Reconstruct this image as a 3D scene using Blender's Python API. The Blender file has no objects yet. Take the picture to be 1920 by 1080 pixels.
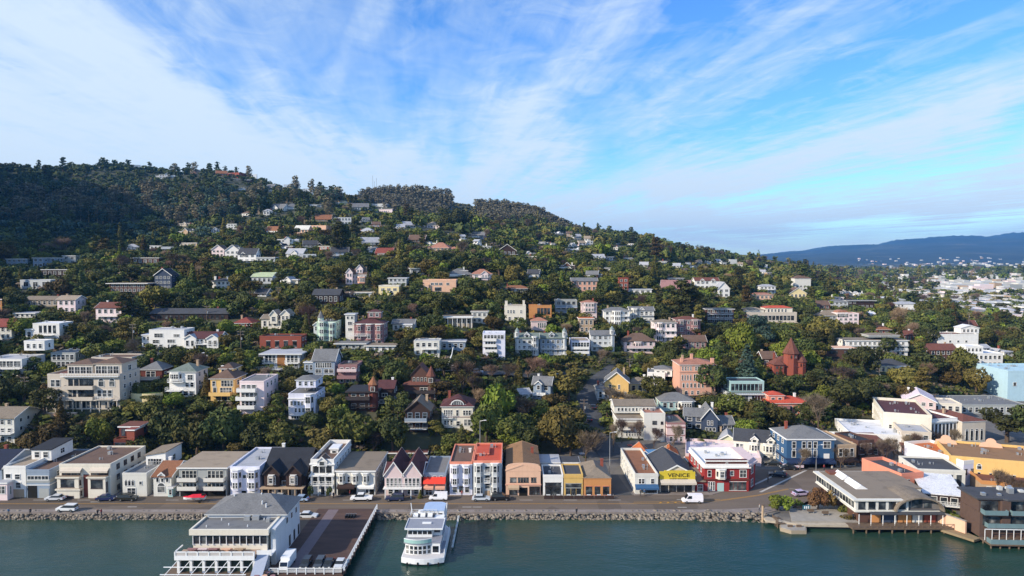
import bpy, math, random
import numpy as np
from mathutils import Vector, Matrix
random.seed(7); np.random.seed(7)
R = math.radians
S = bpy.context.scene
COL = S.collection
# ------------------------------------------------------------------ camera
F = 1320.0; CH = 62.0; PA = math.atan(60 / F)
cam = bpy.data.cameras.new('camera'); co = bpy.data.objects.new('camera', cam); COL.objects.link(co)
cam.sensor_width = 36; cam.lens = 36 * F / 1920; cam.clip_start = 1; cam.clip_end = 40000
co.location = (0, 0, CH); co.rotation_euler = (R(90) - PA, 0, 0); S.camera = co
# ------------------------------------------------------------------ light
TS = Vector((-0.80, -0.44, 0.47)).normalized()          # direction to the sun
sun = bpy.data.lights.new('sun', 'SUN'); sun.energy = 5.0; sun.angle = R(0.6); sun.color = (1.0, 0.89, 0.73)
so = bpy.data.objects.new('sun', sun); COL.objects.link(so)
so.rotation_euler = TS.to_track_quat('Z', 'Y').to_euler(); so.location = TS * 400
W = bpy.data.worlds.new('World'); S.world = W; W.use_nodes = True
S.view_settings.view_transform = 'Standard'; S.view_settings.look = 'None'; S.view_settings.gamma = 1
S.view_settings.use_curve_mapping = False; S.view_settings.exposure = 0.27
S.cycles.volume_bounces = 0; S.cycles.max_bounces = 5; S.cycles.diffuse_bounces = 2; S.cycles.glossy_bounces = 2
S.cycles.caustics_reflective = False; S.cycles.caustics_refractive = False


class NT:
    "small helper for writing node trees"
    def __init__(s, t): s.t = t; s.n = t.nodes; s.l = t.links
    def new(s, kind, **kw):
        n = s.n.new(kind)
        for k, v in kw.items(): setattr(n, k, v)
        return n
    def link(s, a, b): s.l.new(a, b)
    def math(s, op, a, b=None, c=None, clamp=False):
        n = s.n.new('ShaderNodeMath'); n.operation = op; n.use_clamp = clamp
        for i, v in enumerate((a, b, c)):
            if v is None: continue
            if isinstance(v, (int, float)): n.inputs[i].default_value = v
            else: s.l.new(v, n.inputs[i])
        return n.outputs[0]
    def ramp(s, fac, stops, interp='LINEAR'):
        n = s.n.new('ShaderNodeValToRGB'); n.color_ramp.interpolation = interp
        e = n.color_ramp.elements
        while len(e) > 1: e.remove(e[-1])
        for i, (p, c) in enumerate(stops):
            if isinstance(c, (int, float)): c = (c, c, c)
            el = e[0] if i == 0 else e.new(p)
            el.position = p; el.color = (*c, 1)
        s.l.new(fac, n.inputs[0]); return n.outputs[0]
    def noise(s, vec, scale, detail=3, rough=.5, dist=0):
        n = s.n.new('ShaderNodeTexNoise'); n.inputs['Scale'].default_value = scale
        n.inputs['Detail'].default_value = detail; n.inputs['Roughness'].default_value = rough
        n.inputs['Distortion'].default_value = dist
        if vec is not None: s.l.new(vec, n.inputs['Vector'])
        return n.outputs['Fac']
    def mix(s, fac, a, b, mode='MIX'):
        n = s.n.new('ShaderNodeMix'); n.data_type = 'RGBA'; n.blend_type = mode
        for sock, v in ((n.inputs[0], fac), (n.inputs[6], a), (n.inputs[7], b)):
            if isinstance(v, (int, float)): sock.default_value = v
            elif isinstance(v, tuple): sock.default_value = (*v[:3], 1)
            else: s.l.new(v, sock)
        return n.outputs[2]


# ------------------------------------------------------------------ sky with thin cloud bands
def make_sky():
    t = NT(W.node_tree); t.n.clear()
    out = t.new('ShaderNodeOutputWorld'); bg = t.new('ShaderNodeBackground')
    sky = t.new('ShaderNodeTexSky'); sky.sky_type = 'NISHITA'; sky.sun_disc = False
    sky.sun_elevation = math.asin(TS.z); sky.sun_rotation = math.atan2(TS.x, TS.y)
    sky.air_density = 1.0; sky.dust_density = 0.3; sky.ozone_density = 2.5; sky.altitude = 50
    tc = t.new('ShaderNodeTexCoord'); sp = t.new('ShaderNodeSeparateXYZ'); t.link(tc.outputs['Generated'], sp.inputs[0])
    x, y, z = sp.outputs
    zc = t.math('MAXIMUM', z, 0.004)
    # a cloud layer at constant height: its streaks run towards one point of the horizon
    px = t.math('DIVIDE', t.math('ADD', x, t.math('MULTIPLY', y, 0.114)), zc)
    py = t.math('DIVIDE', y, zc)
    th = t.math('DIVIDE', t.math('ARCTAN2', 1.0, px), math.pi)         # 0 right horizon .. 1 left horizon
    cv = t.new('ShaderNodeCombineXYZ'); t.link(px, cv.inputs[0]); t.link(t.math('MULTIPLY', py, 0.12), cv.inputs[1])
    cv2 = t.new('ShaderNodeCombineXYZ'); t.link(px, cv2.inputs[0]); t.link(t.math('MULTIPLY', py, 0.6), cv2.inputs[1])
    n1 = t.noise(cv.outputs[0], 0.9, 6, .58, .6)
    n2 = t.noise(cv2.outputs[0], 3.2, 8, .66, .9)
    big = t.noise(tc.outputs['Generated'], 3.4, 4, .5, .5)
    wob = t.math('MULTIPLY', t.math('SUBTRACT', big, 0.5), 0.11)
    wob2 = t.math('MULTIPLY', t.math('SUBTRACT', n1, 0.5), 0.035)
    thd = t.math('ADD', th, t.math('ADD', wob, wob2))
    D_ = 1 / 180
    band = t.ramp(thd, [(0, .10), (2.5 * D_, .12), (4.4 * D_, .72), (6.2 * D_, .28), (9 * D_, .9), (11.5 * D_, .6), (13.5 * D_, .3),
                        (16.3 * D_, .85), (20 * D_, .42), (27 * D_, .20), (34 * D_, .38), (42 * D_, .30), (56 * D_, .62), (76 * D_, .50),
                        (88 * D_, .48), (104 * D_, .68), (124 * D_, .58), (137 * D_, .35), (143 * D_, .40), (149 * D_, .78), (158 * D_, .62), (166 * D_, .8), (1, .9)])
    # a veil thickens low on the left and middle
    veil = t.math('MULTIPLY', t.ramp(z, [(0, 1), (.10, .85), (.22, .25), (.36, 0)]), t.ramp(t.math('ADD', t.math('MULTIPLY', x, .5), .5), [(0, .36), (.3, .42), (.5, .58), (.62, .34), (.70, .03)]))
    holes = t.ramp(big, [(.40, 0), (.50, 1)])
    c = t.math('ADD', band, veil)
    c = t.math('ADD', c, t.math('MULTIPLY', t.math('SUBTRACT', n1, .5), 1.3))
    c = t.math('ADD', c, t.math('MULTIPLY', t.math('SUBTRACT', n2, .5), .95))
    cv3 = t.new('ShaderNodeCombineXYZ'); t.link(px, cv3.inputs[0]); t.link(t.math('MULTIPLY', py, 0.05), cv3.inputs[1])
    c = t.math('ADD', c, t.math('MULTIPLY', t.math('SUBTRACT', t.noise(cv3.outputs[0], 3.5, 5, .65, .25), .5), .8))
    c = t.math('MULTIPLY', c, t.math('ADD', t.math('MULTIPLY', holes, .5), .5))
    c = t.ramp(c, [(.20, .03), (.45, .36), (.78, .86), (1.0, .97)])
    hs = t.new('ShaderNodeHueSaturation'); hs.inputs['Saturation'].default_value = 1.25; hs.inputs['Value'].default_value = 1.0
    st = 0.14
    t.link(sky.outputs[0], hs.inputs['Color'])
    base = t.mix(1.0, hs.outputs[0], (.76, 1.03, 1.40), 'MULTIPLY')
    cl = tuple(v / st for v in (.62, .74, .86))
    colr = t.mix(c, base, cl)
    t.link(colr, bg.inputs[0]); bg.inputs[1].default_value = st
    t.link(bg.outputs[0], out.inputs[0])
make_sky()


# ------------------------------------------------------------------ pixels of the photograph to points of the place
def ray(px, py):
    cx = (px - 960) / F; cy = (540 - py) / F
    v = Vector((cx, math.cos(PA) + cy * math.sin(PA), -math.sin(PA) + cy * math.cos(PA)))
    return v / v.y
def P(px, py, D):
    r = ray(px, py); return Vector((r.x * D, D, CH + r.z * D))
def PZ(px, py, z=1.3):
    r = ray(px, py); D = (z - CH) / r.z; return Vector((r.x * D, D, z))
def proj(x, y, z):
    v = Vector((x, y, z - CH)); d = v.y * math.cos(PA) - v.z * math.sin(PA); u = v.z * math.cos(PA) + v.y * math.sin(PA)
    return 960 + F * v.x / d, 540 - F * u / d
# ------------------------------------------------------------------ terrain: height by bearing (column) and distance
RD = [174, 190, 203, 215, 240, 270, 300, 330, 370, 430, 520, 640, 780, 950, 1060, 1300, 1500, 2000, 3000, 5000, 10500, 13000]
TB = {
 -1500: [1.3, 20, 40, 55, 80, 120, 160, 200, 240, 280, 310, 340, 360, 370, 370, 360, 300, 200, 100, 50, 50, 50],  # this column and the next: unseen ridge, raised to shade the upper-left hill
 -560: [1.3, 3, 8, 14, 26, 45, 70, 100, 140, 190, 260, 315, 350, 350, 350, 330, 300, 200, 100, 50, 50, 50],
 -240: [1.3, 1.8, 6, 14, 22, 27, 32, 39, 50, 66, 100, 150, 200, 250, 260, 240, 200, 100, 50, 30, 30, 30],
 0: [1.3, 1.8, 6, 14, 21.5, 26, 32, 37.5, 44, 52, 63, 74, 108, 162, 196, 170, 150, 100, 50, 30, 30, 30],
 200: [1.3, 1.8, 6, 14, 21.5, 26, 32, 38, 44.5, 52, 63, 78, 110, 160, 192, 172, 150, 100, 50, 30, 30, 30],
 400: [1.3, 1.8, 6, 14, 22, 26.5, 33, 38, 44.5, 53, 66, 84, 118, 158, 183, 165, 150, 100, 50, 30, 30, 30],
 600: [1.3, 1.8, 6, 14, 21, 26, 32, 37.5, 44.5, 53, 67, 88, 116, 142, 150, 150, 135, 100, 50, 30, 30, 30],
 720: [1.3, 1.8, 6, 13, 18.5, 25, 31, 37, 44, 53, 67, 88, 106, 118, 124, 170, 155, 100, 50, 30, 30, 30],
 850: [1.3, 1.8, 5, 11, 15, 22, 29, 35, 42, 51, 63, 80, 94, 104, 108, 160, 150, 100, 50, 30, 30, 30],
 930: [1.3, 1.6, 4, 8, 12, 18, 26, 33, 39, 49, 60, 75, 89, 99, 103, 146, 140, 100, 50, 30, 30, 30],
 1000: [1.3, 1.4, 3, 6, 9, 13, 22, 29, 36, 45, 55, 68, 82, 98, 108, 136, 130, 90, 50, 30, 30, 30],
 1060: [1.3, 1.4, 2.4, 4, 7, 10, 20, 27, 34, 42, 52, 64, 76, 90, 98, 112, 105, 80, 50, 30, 30, 30],
 1110: [1.3, 1.3, 1.8, 3, 6, 9.5, 18, 26, 33, 41, 51, 62, 73, 84, 90, 96, 88, 70, 50, 30, 30, 30],
 1200: [1.3, 1.3, 1.5, 2.2, 5.5, 10, 16, 23, 29, 36, 45, 55, 65, 75, 79, 81, 74, 60, 48, 40, 40, 40],
 1300: [1.3, 1.3, 1.4, 1.8, 6, 13.5, 16, 19.5, 24, 31, 39, 47, 54, 60, 63, 62, 58, 55, 25, 30, 90, 60],
 1400: [1.3, 1.3, 1.4, 1.8, 6.5, 13.5, 15.5, 17.5, 20.5, 25, 31, 36, 41, 45, 46, 45, 42, 40, 25, 30, 70, 60],
 1500: [1.3, 1.3, 1.4, 1.8, 5.5, 10.5, 14, 16.5, 18, 21, 25, 29, 32, 34, 33, 30, 27, 14, 6, 12, 110, 60],
 1600: [1.3, 1.3, 1.4, 1.8, 4, 8, 12, 15, 16.5, 18, 21, 22, 20, 15, 11, 8, 8, 6, 6, 12, 165, 80],
 1700: [1.3, 1.3, 1.4, 1.5, 2.2, 4.5, 8.5, 12, 14.5, 15.5, 17, 14, 8, 5, 4, 4, 5, 6, 6, 12, 205, 90],
 1800: [1.3, 1.3, 1.3, 1.3, 1.6, 2.5, 5, 8, 11, 12, 10, 5, 3, 2, 2, 2, 4, 6, 6, 12, 259, 100],
 1860: [1.3, 1.3, 1.3, 1.3, 1.4, 2, 3, 6, 9, 10, 7, 3, 2, 2, 2, 2, 4, 6, 6, 12, 245, 100],
 1910: [1.3, 1.3, 1.3, 1.3, 1.3, 1.6, 2.2, 4, 7, 7, 4, 2, 2, 2, 2, 2, 4, 6, 6, 12, 262, 100],
 2100: [1.3, 1.3, 1.3, 1.3, 1.3, 1.3, 1.4, 2, 2, 2, 2, 2, 2, 2, 2, 2, 2, 6, 6, 12, 240, 100],
 3000: [1.3, 1.3, 1.3, 1.3, 1.3, 1.3, 1.4, 2, 2, 2, 2, 2, 2, 2, 2, 2, 2, 2, 6, 12, 160, 100]}
for _l in TB.values(): _l[-2] = 62 + (_l[-2] - 62) * 1.615
TPX = sorted(TB); TZ = np.array([TB[k] for k in TPX]); TPX = np.array(TPX, float); RDA = np.array(RD, float)
SHX = [-4000, 1400, 1440, 1500, 1620, 1780, 1840, 2100, 4000]
SHD = [163.6, 163.6, 162.5, 158, 157.2, 156, 155.5, 155, 155]
def shore(px): return np.interp(px, SHX, SHD)
def sm(t): return t * t * (3 - 2 * t)
def zt(x, D):
    "terrain height, vectorised"
    x = np.asarray(x, float); D = np.asarray(D, float)
    px = np.clip(960 + F * x / np.maximum(D, 1), TPX[0], TPX[-1] - 1e-6)
    i = np.clip(np.searchsorted(TPX, px, 'right') - 1, 0, len(TPX) - 2)
    f = (px - TPX[i]) / (TPX[i + 1] - TPX[i]); f = .5 * f + .5 * sm(f)
    Dc = np.clip(D, 174, 12999)
    j = np.clip(np.searchsorted(RDA, Dc, 'right') - 1, 0, len(RDA) - 2)
    g = (Dc - RDA[j]) / (RDA[j + 1] - RDA[j])
    z = (TZ[i, j] * (1 - f) + TZ[i + 1, j] * f) * (1 - g) + (TZ[i, j + 1] * (1 - f) + TZ[i + 1, j + 1] * f) * g
    d = D - shore(px)
    zs = np.interp(d, [-60, -4, 0, 1.6], [-9, -2.6, -.2, 1.3])
    far = np.clip((D - 480) / 600, 0, 1)
    n = np.sin(x * .021 + D * .013) * np.cos(D * .017 - x * .011) * 5 * far + np.sin(x * .004 + 1) * np.sin(D * .003) * 8 * np.clip((D - 2400) / 2000, 0, 1)
    n = n * np.where(px > 1500, np.clip((D - 2000) / 1500, 0, 1), 1)
    cr = np.clip((D - 6500) / 3500, 0, 1) * 1.5
    n = n + cr * (14 * np.sin(x * .0045) + 9 * np.sin(x * .011 + 2) + 4 * np.sin(x * .041)) * np.clip((px - 1400) / 200, 0, 1)
    return np.where(D < 174, zs, z + n)
def hit(px, py, d0=150):
    "first terrain point seen at a pixel"
    r = ray(px, py); D = d0
    while D < 11000:
        if CH + r.z * D < float(zt(r.x * D, D)): break
        D += max(.5, D * .002)
    return Vector((r.x * D, D, float(zt(r.x * D, D))))


# ------------------------------------------------------------------ materials
def lin(h):
    if isinstance(h, tuple): return h
    c = [int(h[i:i + 2], 16) / 255 for i in (0, 2, 4)]
    return tuple(v / 12.92 if v <= .04045 else ((v + .055) / 1.055) ** 2.4 for v in c)
MATS = {}
def mat(name, col, rough=.8, var=.12, scale=.6, bump=0, bscale=8, kind=None, spec=.35, metal=0):
    if name in MATS: return MATS[name]
    m = bpy.data.materials.new(name); m.use_nodes = True; t = NT(m.node_tree)
    b = t.n['Principled BSDF']; c = lin(col)
    tc = t.new('ShaderNodeTexCoord'); v = tc.outputs['Object']
    geo = t.new('ShaderNodeNewGeometry')
    if kind == 'roofed':      # shingle courses and patches
        w = t.new('ShaderNodeTexBrick'); w.inputs['Scale'].default_value = 1.6; w.inputs['Mortar Size'].default_value = .012
        w.inputs['Color1'].default_value = (*[x * .86 for x in c], 1); w.inputs['Color2'].default_value = (*[min(1, x * 1.16) for x in c], 1)
        w.inputs['Mortar'].default_value = (*[x * .6 for x in c], 1); t.link(v, w.inputs['Vector'])
        base = w.outputs['Color']
    else: base = (*c,)
    n = t.noise(geo.outputs['Position'], scale, 5, .6)
    f = t.ramp(n, [(.25, 1 - var), (.5, 1.0), (.75, min(1.0, 1 + var * .5))])
    colr = t.mix(1.0, base, f, 'MULTIPLY')
    if kind == 'siding':      # boards: thin dark courses every 25 cm
        sx = t.new('ShaderNodeSeparateXYZ'); t.link(v, sx.inputs[0])
        q = t.math('FRACT', t.math('MULTIPLY', sx.outputs[2], 3.3))
        colr = t.mix(t.math('MULTIPLY', t.math('LESS_THAN', q, .14), .35), colr, tuple(x * .45 for x in c))
    if kind in (None, 'siding'):
        # rain streaks: stains stretched down the wall
        mp = t.new('ShaderNodeMapping'); mp.inputs['Scale'].default_value = (1.4, 1.4, .12); t.link(geo.outputs['Position'], mp.inputs[0])
        st = t.noise(mp.outputs[0], 1.2, 4, .6)
        colr = t.mix(t.math('MULTIPLY', t.ramp(st, [(.52, 0), (.75, 1)]), .22), colr, tuple(x * .55 for x in c))
    t.link(colr, b.inputs['Base Color'])
    b.inputs['Roughness'].default_value = rough; b.inputs['Metallic'].default_value = metal
    b.inputs['Specular IOR Level'].default_value = spec
    if bump:
        bp = t.new('ShaderNodeBump'); bp.inputs['Strength'].default_value = bump
        t.link(t.noise(v, bscale, 4, .6), bp.inputs['Height']); t.link(bp.outputs[0], b.inputs['Normal'])
    MATS[name] = m; return m
def emat(name, col, s):
    if name in MATS: return MATS[name]
    m = bpy.data.materials.new(name); m.use_nodes = True; b = m.node_tree.nodes['Principled BSDF']
    b.inputs['Base Color'].default_value = (*lin(col), 1); b.inputs['Emission Color'].default_value = (*lin(col), 1)
    b.inputs['Emission Strength'].default_value = s; MATS[name] = m; return m
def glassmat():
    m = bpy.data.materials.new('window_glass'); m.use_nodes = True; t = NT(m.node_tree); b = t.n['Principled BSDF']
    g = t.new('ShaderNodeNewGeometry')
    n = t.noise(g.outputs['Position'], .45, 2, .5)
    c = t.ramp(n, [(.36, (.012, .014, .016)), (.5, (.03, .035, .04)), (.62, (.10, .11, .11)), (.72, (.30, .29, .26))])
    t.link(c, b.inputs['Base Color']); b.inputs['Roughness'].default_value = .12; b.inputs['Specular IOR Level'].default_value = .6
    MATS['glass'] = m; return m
GLASS = glassmat()
WALLC = dict(white='E6E3DC', cream='DED6C4', offwhite='D6D3C8', lavwhite='DADAE6', grey='A3A6A2', ltgrey='C2C4C2', dkgrey='5C6062', bluegrey='8D9BAA',
             slate='3C475A', navy='20304F', blue='34587C', palegreen='BFD3BF', sage='D7D9B8', teal='A9C6C1', cyan='AECBD5', yellow='DDB570', gold='D3AE66', signyellow='DCC22E',
             orange='C68A54', coral='D98A70', peach='DFB496', salmon='D3A088', pink='D9C2BE', palepink='EBD6D3', rose='96706E', red='96302E', brick='8E4B3B', redbrown='67352A',
             brown='5B4036', dkbrown='3B2B26', tan='B39A7E', beige='C9BDAC', wood='9A6A3E', yellowcream='EAD6A0', stone='A99B88')
ROOFC = dict(grey='747474', ltgrey='A9AAAE', white='DCDCDE', dkgrey='46474B', brown='6B5548', tan='9C8C78', dark='2C2E34', navy='23293C', rust='8C5E42', orange='BC6A3A',
             redor='C0523A', red='85443A', maroon='563333', redbrown='71463A', green='727C72', palegreen='B3BE96', teal='84908C', salmon='A67460', dirt='8E6C4C', blue='4F7FA8', pinkwhite='E2D2D6', taupe='857868')
def wallm(c): return mat('wall_' + c, WALLC[c], .85, .10, .5, kind='siding' if c in ('blue', 'pink', 'rose', 'bluegrey', 'palegreen', 'slate', 'dkbrown', 'sage', 'grey') else None)
def roofm(c, flat=False): return mat('roof_' + c + ('_flat' if flat else ''), ROOFC.get(c) or WALLC[c], .88, .3, .35, kind='flatroof' if flat else 'roofed', bump=.3)
TRIM = mat('trim_white', 'E4E2DC', .7, .05); TRIMD = mat('trim_dark', '3A3230', .7, .1); WHITE = mat('paint_white', 'E8E8E6', .45, .05)


# ------------------------------------------------------------------ mesh builder
class MB:
    def __init__(s): s.v = []; s.f = []; s.m = []
    def face(s, pts, m=0):
        i = len(s.v); s.v += [tuple(p) for p in pts]; s.f.append(tuple(range(i, i + len(pts)))); s.m.append(m)
    def box(s, x0, x1, y0, y1, z0, z1, m=0):
        i = len(s.v)
        s.v += [(x0, y0, z0), (x1, y0, z0), (x1, y1, z0), (x0, y1, z0), (x0, y0, z1), (x1, y0, z1), (x1, y1, z1), (x0, y1, z1)]
        for q in ((0, 3, 2, 1), (4, 5, 6, 7), (0, 1, 5, 4), (1, 2, 6, 5), (2, 3, 7, 6), (3, 0, 4, 7)):
            s.f.append(tuple(i + k for k in q)); s.m.append(m)
        return s
    def prism(s, pts, z0, z1, m=0, mtop=None):
        "vertical prism over a counter-clockwise outline"
        i = len(s.v); n = len(pts)
        s.v += [(p[0], p[1], z0) for p in pts] + [(p[0], p[1], z1) for p in pts]
        s.f.append(tuple(i + n - 1 - k for k in range(n))); s.m.append(m)
        s.f.append(tuple(i + n + k for k in range(n))); s.m.append(m if mtop is None else mtop)
        for k in range(n):
            s.f.append((i + k, i + (k + 1) % n, i + n + (k + 1) % n, i + n + k)); s.m.append(m)
        return s
    def extr(s, pts, a, b, ax='y', m=0):
        "prism of an (h, z) outline from a to b along x or y"
        i = len(s.v); n = len(pts)
        for w in (a, b): s.v += [((p[0], w, p[1]) if ax == 'y' else (w, p[0], p[1])) for p in pts]
        s.f.append(tuple(range(i, i + n))); s.f.append(tuple(reversed(range(i + n, i + 2 * n)))); s.m += [m, m]
        for k in range(n):
            s.f.append((i + (k + 1) % n, i + k, i + n + k, i + n + (k + 1) % n)); s.m.append(m)
        return s
    def tube(s, p, q, r, n=6, r2=None, m=0):
        p = Vector(p); q = Vector(q); d = (q - p).normalized(); r2 = r if r2 is None else r2
        a = d.orthogonal().normalized(); b = d.cross(a); i = len(s.v)
        for c, rr in ((p, r), (q, r2)):
            for k in range(n):
                t = 2 * math.pi * k / n; s.v.append(tuple(c + a * (rr * math.cos(t)) + b * (rr * math.sin(t))))
        for k in range(n): s.f.append((i + k, i + (k + 1) % n, i + n + (k + 1) % n, i + n + k)); s.m.append(m)
        s.f.append(tuple(i + n - 1 - k for k in range(n))); s.f.append(tuple(i + n + k for k in range(n))); s.m += [m, m]
        return s
    def mesh(s, name, mats, smooth=False):
        me = bpy.data.meshes.new(name); me.from_pydata(s.v, [], s.f)
        for x in mats: me.materials.append(x)
        if len(mats) > 1: me.polygons.foreach_set('material_index', s.m)
        if smooth: me.polygons.foreach_set('use_smooth', [True] * len(s.f))
        me.update(); return me
    def build(s, name, mats, parent=None, smooth=False):
        if not isinstance(mats, (list, tuple)): mats = [mats]
        return link(name, s.mesh(name, mats, smooth), parent)
def link(name, me, parent=None, loc=(0, 0, 0), rz=0):
    o = bpy.data.objects.new(name, me); COL.objects.link(o); o.location = loc; o.rotation_euler = (0, 0, rz)
    if parent: o.parent = parent
    return o
LABELS = {}
def tag(o, label, cat, group=None, kind=None):
    if label: o['label'] = label
    if cat: o['category'] = cat
    if group: o['group'] = group
    if kind: o['kind'] = kind
    return o
def thing(name, label, cat, loc, rz=0, group=None):
    o = bpy.data.objects.new(name, None); COL.objects.link(o); o.location = loc; o.rotation_euler = (0, 0, rz)
    o.empty_display_size = .5
    return tag(o, label, cat, group)
def structure(o): o['kind'] = 'structure'; return o


def npmesh(name, V, Q, mats, midx=None):
    me = bpy.data.meshes.new(name); n = len(V); q = len(Q); k = Q.shape[1]
    me.vertices.add(n); me.vertices.foreach_set('co', np.ascontiguousarray(V, np.float32).ravel())
    me.loops.add(q * k); me.loops.foreach_set('vertex_index', np.ascontiguousarray(Q, np.int32).ravel())
    me.polygons.add(q); me.polygons.foreach_set('loop_start', np.arange(0, q * k, k, dtype=np.int32))
    me.polygons.foreach_set('loop_total', np.full(q, k, np.int32))
    for m in mats: me.materials.append(m)
    if midx is not None: me.polygons.foreach_set('material_index', np.asarray(midx, np.int32))
    me.update(calc_edges=True); return me
# ------------------------------------------------------------------ ground sheet
def make_ground():
    m = bpy.data.materials.new('hillside'); m.use_nodes = True; t = NT(m.node_tree); b = t.n['Principled BSDF']
    g = t.new('ShaderNodeNewGeometry'); p = g.outputs['Position']
    n = t.noise(p, .03, 6, .65); n2 = t.noise(p, .4, 4, .6)
    c = t.ramp(n, [(.3, (.022, .03, .014)), (.45, (.045, .05, .02)), (.56, (.075, .072, .03)), (.7, (.12, .10, .06))])
    c2 = t.mix(t.math('MULTIPLY', n2, .6), c, (.018, .024, .012))
    # the flat town floor is paved
    sp = t.new('ShaderNodeSeparateXYZ'); t.link(p, sp.inputs[0])
    low = t.math('LESS_THAN', sp.outputs[2], 3.2)
    near = t.math('LESS_THAN', sp.outputs[1], 330)
    pav = t.ramp(n2, [(.3, (.10, .092, .085)), (.7, (.15, .138, .125))])
    c3 = t.mix(t.math('MULTIPLY', low, near), c2, pav)
    farlow = t.math('MULTIPLY', t.math('LESS_THAN', sp.outputs[2], 30), t.math('GREATER_THAN', sp.outputs[1], 560))
    fp = t.ramp(t.noise(p, .012, 6, .7), [(.42, (.02, .035, .02)), (.52, (.05, .055, .04)), (.60, (.10, .10, .09))])
    c3 = t.mix(farlow, c3, fp)
    mtn = t.ramp(t.noise(p, .0016, 8, .68), [(.42, (.012, .022, .022)), (.58, (.03, .042, .034)), (.66, (.085, .085, .065))])
    c3 = t.mix(t.math('GREATER_THAN', sp.outputs[1], 4300), c3, mtn)
    t.link(c3, b.inputs['Base Color']); b.inputs['Roughness'].default_value = .95
    us = np.concatenate([np.linspace(-3.2, -.8, 40), np.linspace(-.79, .79, 240), np.linspace(.8, 2.4, 30)])
    ds = np.concatenate([np.linspace(60, 150, 10), np.arange(151, 176, .8), np.arange(176, 560, 4), np.geomspace(560, 11600, 170)])
    U, Dd = np.meshgrid(us, ds); X = U * Dd; Z = zt(X, Dd)
    V = np.stack([X, Dd, Z], -1).reshape(-1, 3); nu = len(us); nd = len(ds)
    i = (np.arange(nd - 1)[:, None] * nu + np.arange(nu - 1)).ravel()
    Q = np.stack([i, i + 1, i + nu + 1, i + nu], 1)
    me = npmesh('ground', V, Q, [m]); me.polygons.foreach_set('use_smooth', [True] * len(Q))
    structure(link('ground', me))
def make_water():
    m = bpy.data.materials.new('water'); m.use_nodes = True; t = NT(m.node_tree); b = t.n['Principled BSDF']
    g = t.new('ShaderNodeNewGeometry'); p = g.outputs['Position']
    c = t.ramp(t.noise(p, .018, 4, .55, .6), [(.36, (.010, .040, .028)), (.5, (.016, .046, .033)), (.62, (.032, .055, .032))])
    t.link(c, b.inputs['Base Color']); t.link(t.ramp(t.noise(p, .03, 3, .6, 1.0), [(.40, .10), (.6, .26)]), b.inputs['Roughness']); b.inputs['IOR'].default_value = 1.33; b.inputs['Specular IOR Level'].default_value = .38
    mp = t.new('ShaderNodeMapping'); mp.inputs['Scale'].default_value = (.7, 1.4, 1); t.link(p, mp.inputs[0])
    h = t.math('ADD', t.noise(mp.outputs[0], 1.1, 5, .6), t.math('MULTIPLY', t.noise(mp.outputs[0], .22, 3, .5), 1.6))
    bp = t.new('ShaderNodeBump'); bp.inputs['Strength'].default_value = .28; bp.inputs['Distance'].default_value = .3
    t.link(h, bp.inputs['Height']); t.link(bp.outputs[0], b.inputs['Normal'])
    mb = MB(); mb.face([(-1500, -600, 0), (1500, -600, 0), (1500, 175, 0), (-1500, 175, 0)])
    structure(mb.build('water', m))
make_ground(); make_water()
# ------------------------------------------------------------------ houses
WCACHE = {}
def winmesh(w, h, fc='trim', style='sash', side=False):
    w = max(.4, round(w * 5) / 5); h = max(.4, round(h * 5) / 5); k = (w, h, fc, style)
    if k in WCACHE: return WCACHE[k]
    b = MB(); f = .11 if w > .9 else .09; d = .09
    if style == 'plain':
        b.box(-w / 2, w / 2, -.04, .05, 0, h, 1); b.box(-w / 2 - f, w / 2 + f, -.07, .05, -f, 0, 0); b.box(-w / 2 - f, w / 2 + f, -.07, .05, h, h + f, 0)
    else:
        b.box(-w / 2, w / 2, -.03, .05, 0, h, 1)
        b.box(-w / 2 - f, -w / 2, -d, .05, 0, h, 0); b.box(w / 2, w / 2 + f, -d, .05, 0, h, 0)
        b.box(-w / 2 - f - .03, w / 2 + f + .03, -d - .05, .05, -f, 0, 0); b.box(-w / 2 - f, w / 2 + f, -d - .01, .05, h, h + f, 0)
        if style == 'sash':
            if h > 1.1: b.box(-w / 2, w / 2, -d + .03, -.03, h * .52, h * .52 + .06, 0)
            if w > 1.3:
                for i in range(1, int(round(w / 1.0))):
                    x = -w / 2 + w * i / round(w / 1.0); b.box(x - .035, x + .035, -d + .02, -.03, 0, h, 0)
        elif style == 'arch':
            pts = [(w / 2 * math.cos(a), h + w / 2 * math.sin(a)) for a in np.linspace(0, math.pi, 9)]
            b.extr(pts, -.03, .05, 'y', 1)
            b.extr([(p[0] * 1.25, h + (p[1] - h) * 1.25) for p in pts] , -.02, .04, 'y', 0)
    fm = {'trim': TRIM, 'dark': TRIMD}.get(fc) or wallm(fc)
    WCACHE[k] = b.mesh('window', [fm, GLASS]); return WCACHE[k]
def win_row(par, face, W_, D_, z, h, n, u0, u1, wf, fc, style, budget):
    L_ = W_ if face == 'F' else D_
    st = (u1 - u0) * L_ / n; w = min(st * wf, 3.6)
    me = winmesh(w, h, fc, style)
    for i in range(n):
        if budget[0] <= 0: return
        budget[0] -= 1
        u = u0 * L_ + st * (i + .5)
        o = bpy.data.objects.new('window', me); COL.objects.link(o); o.parent = par
        if face == 'F': o.location = (-W_ / 2 + u, 0, z)
        elif face == 'R': o.location = (W_ / 2, u, z); o.rotation_euler = (0, 0, R(90))
        else: o.location = (-W_ / 2, D_ - u, z); o.rotation_euler = (0, 0, R(-90))
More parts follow.
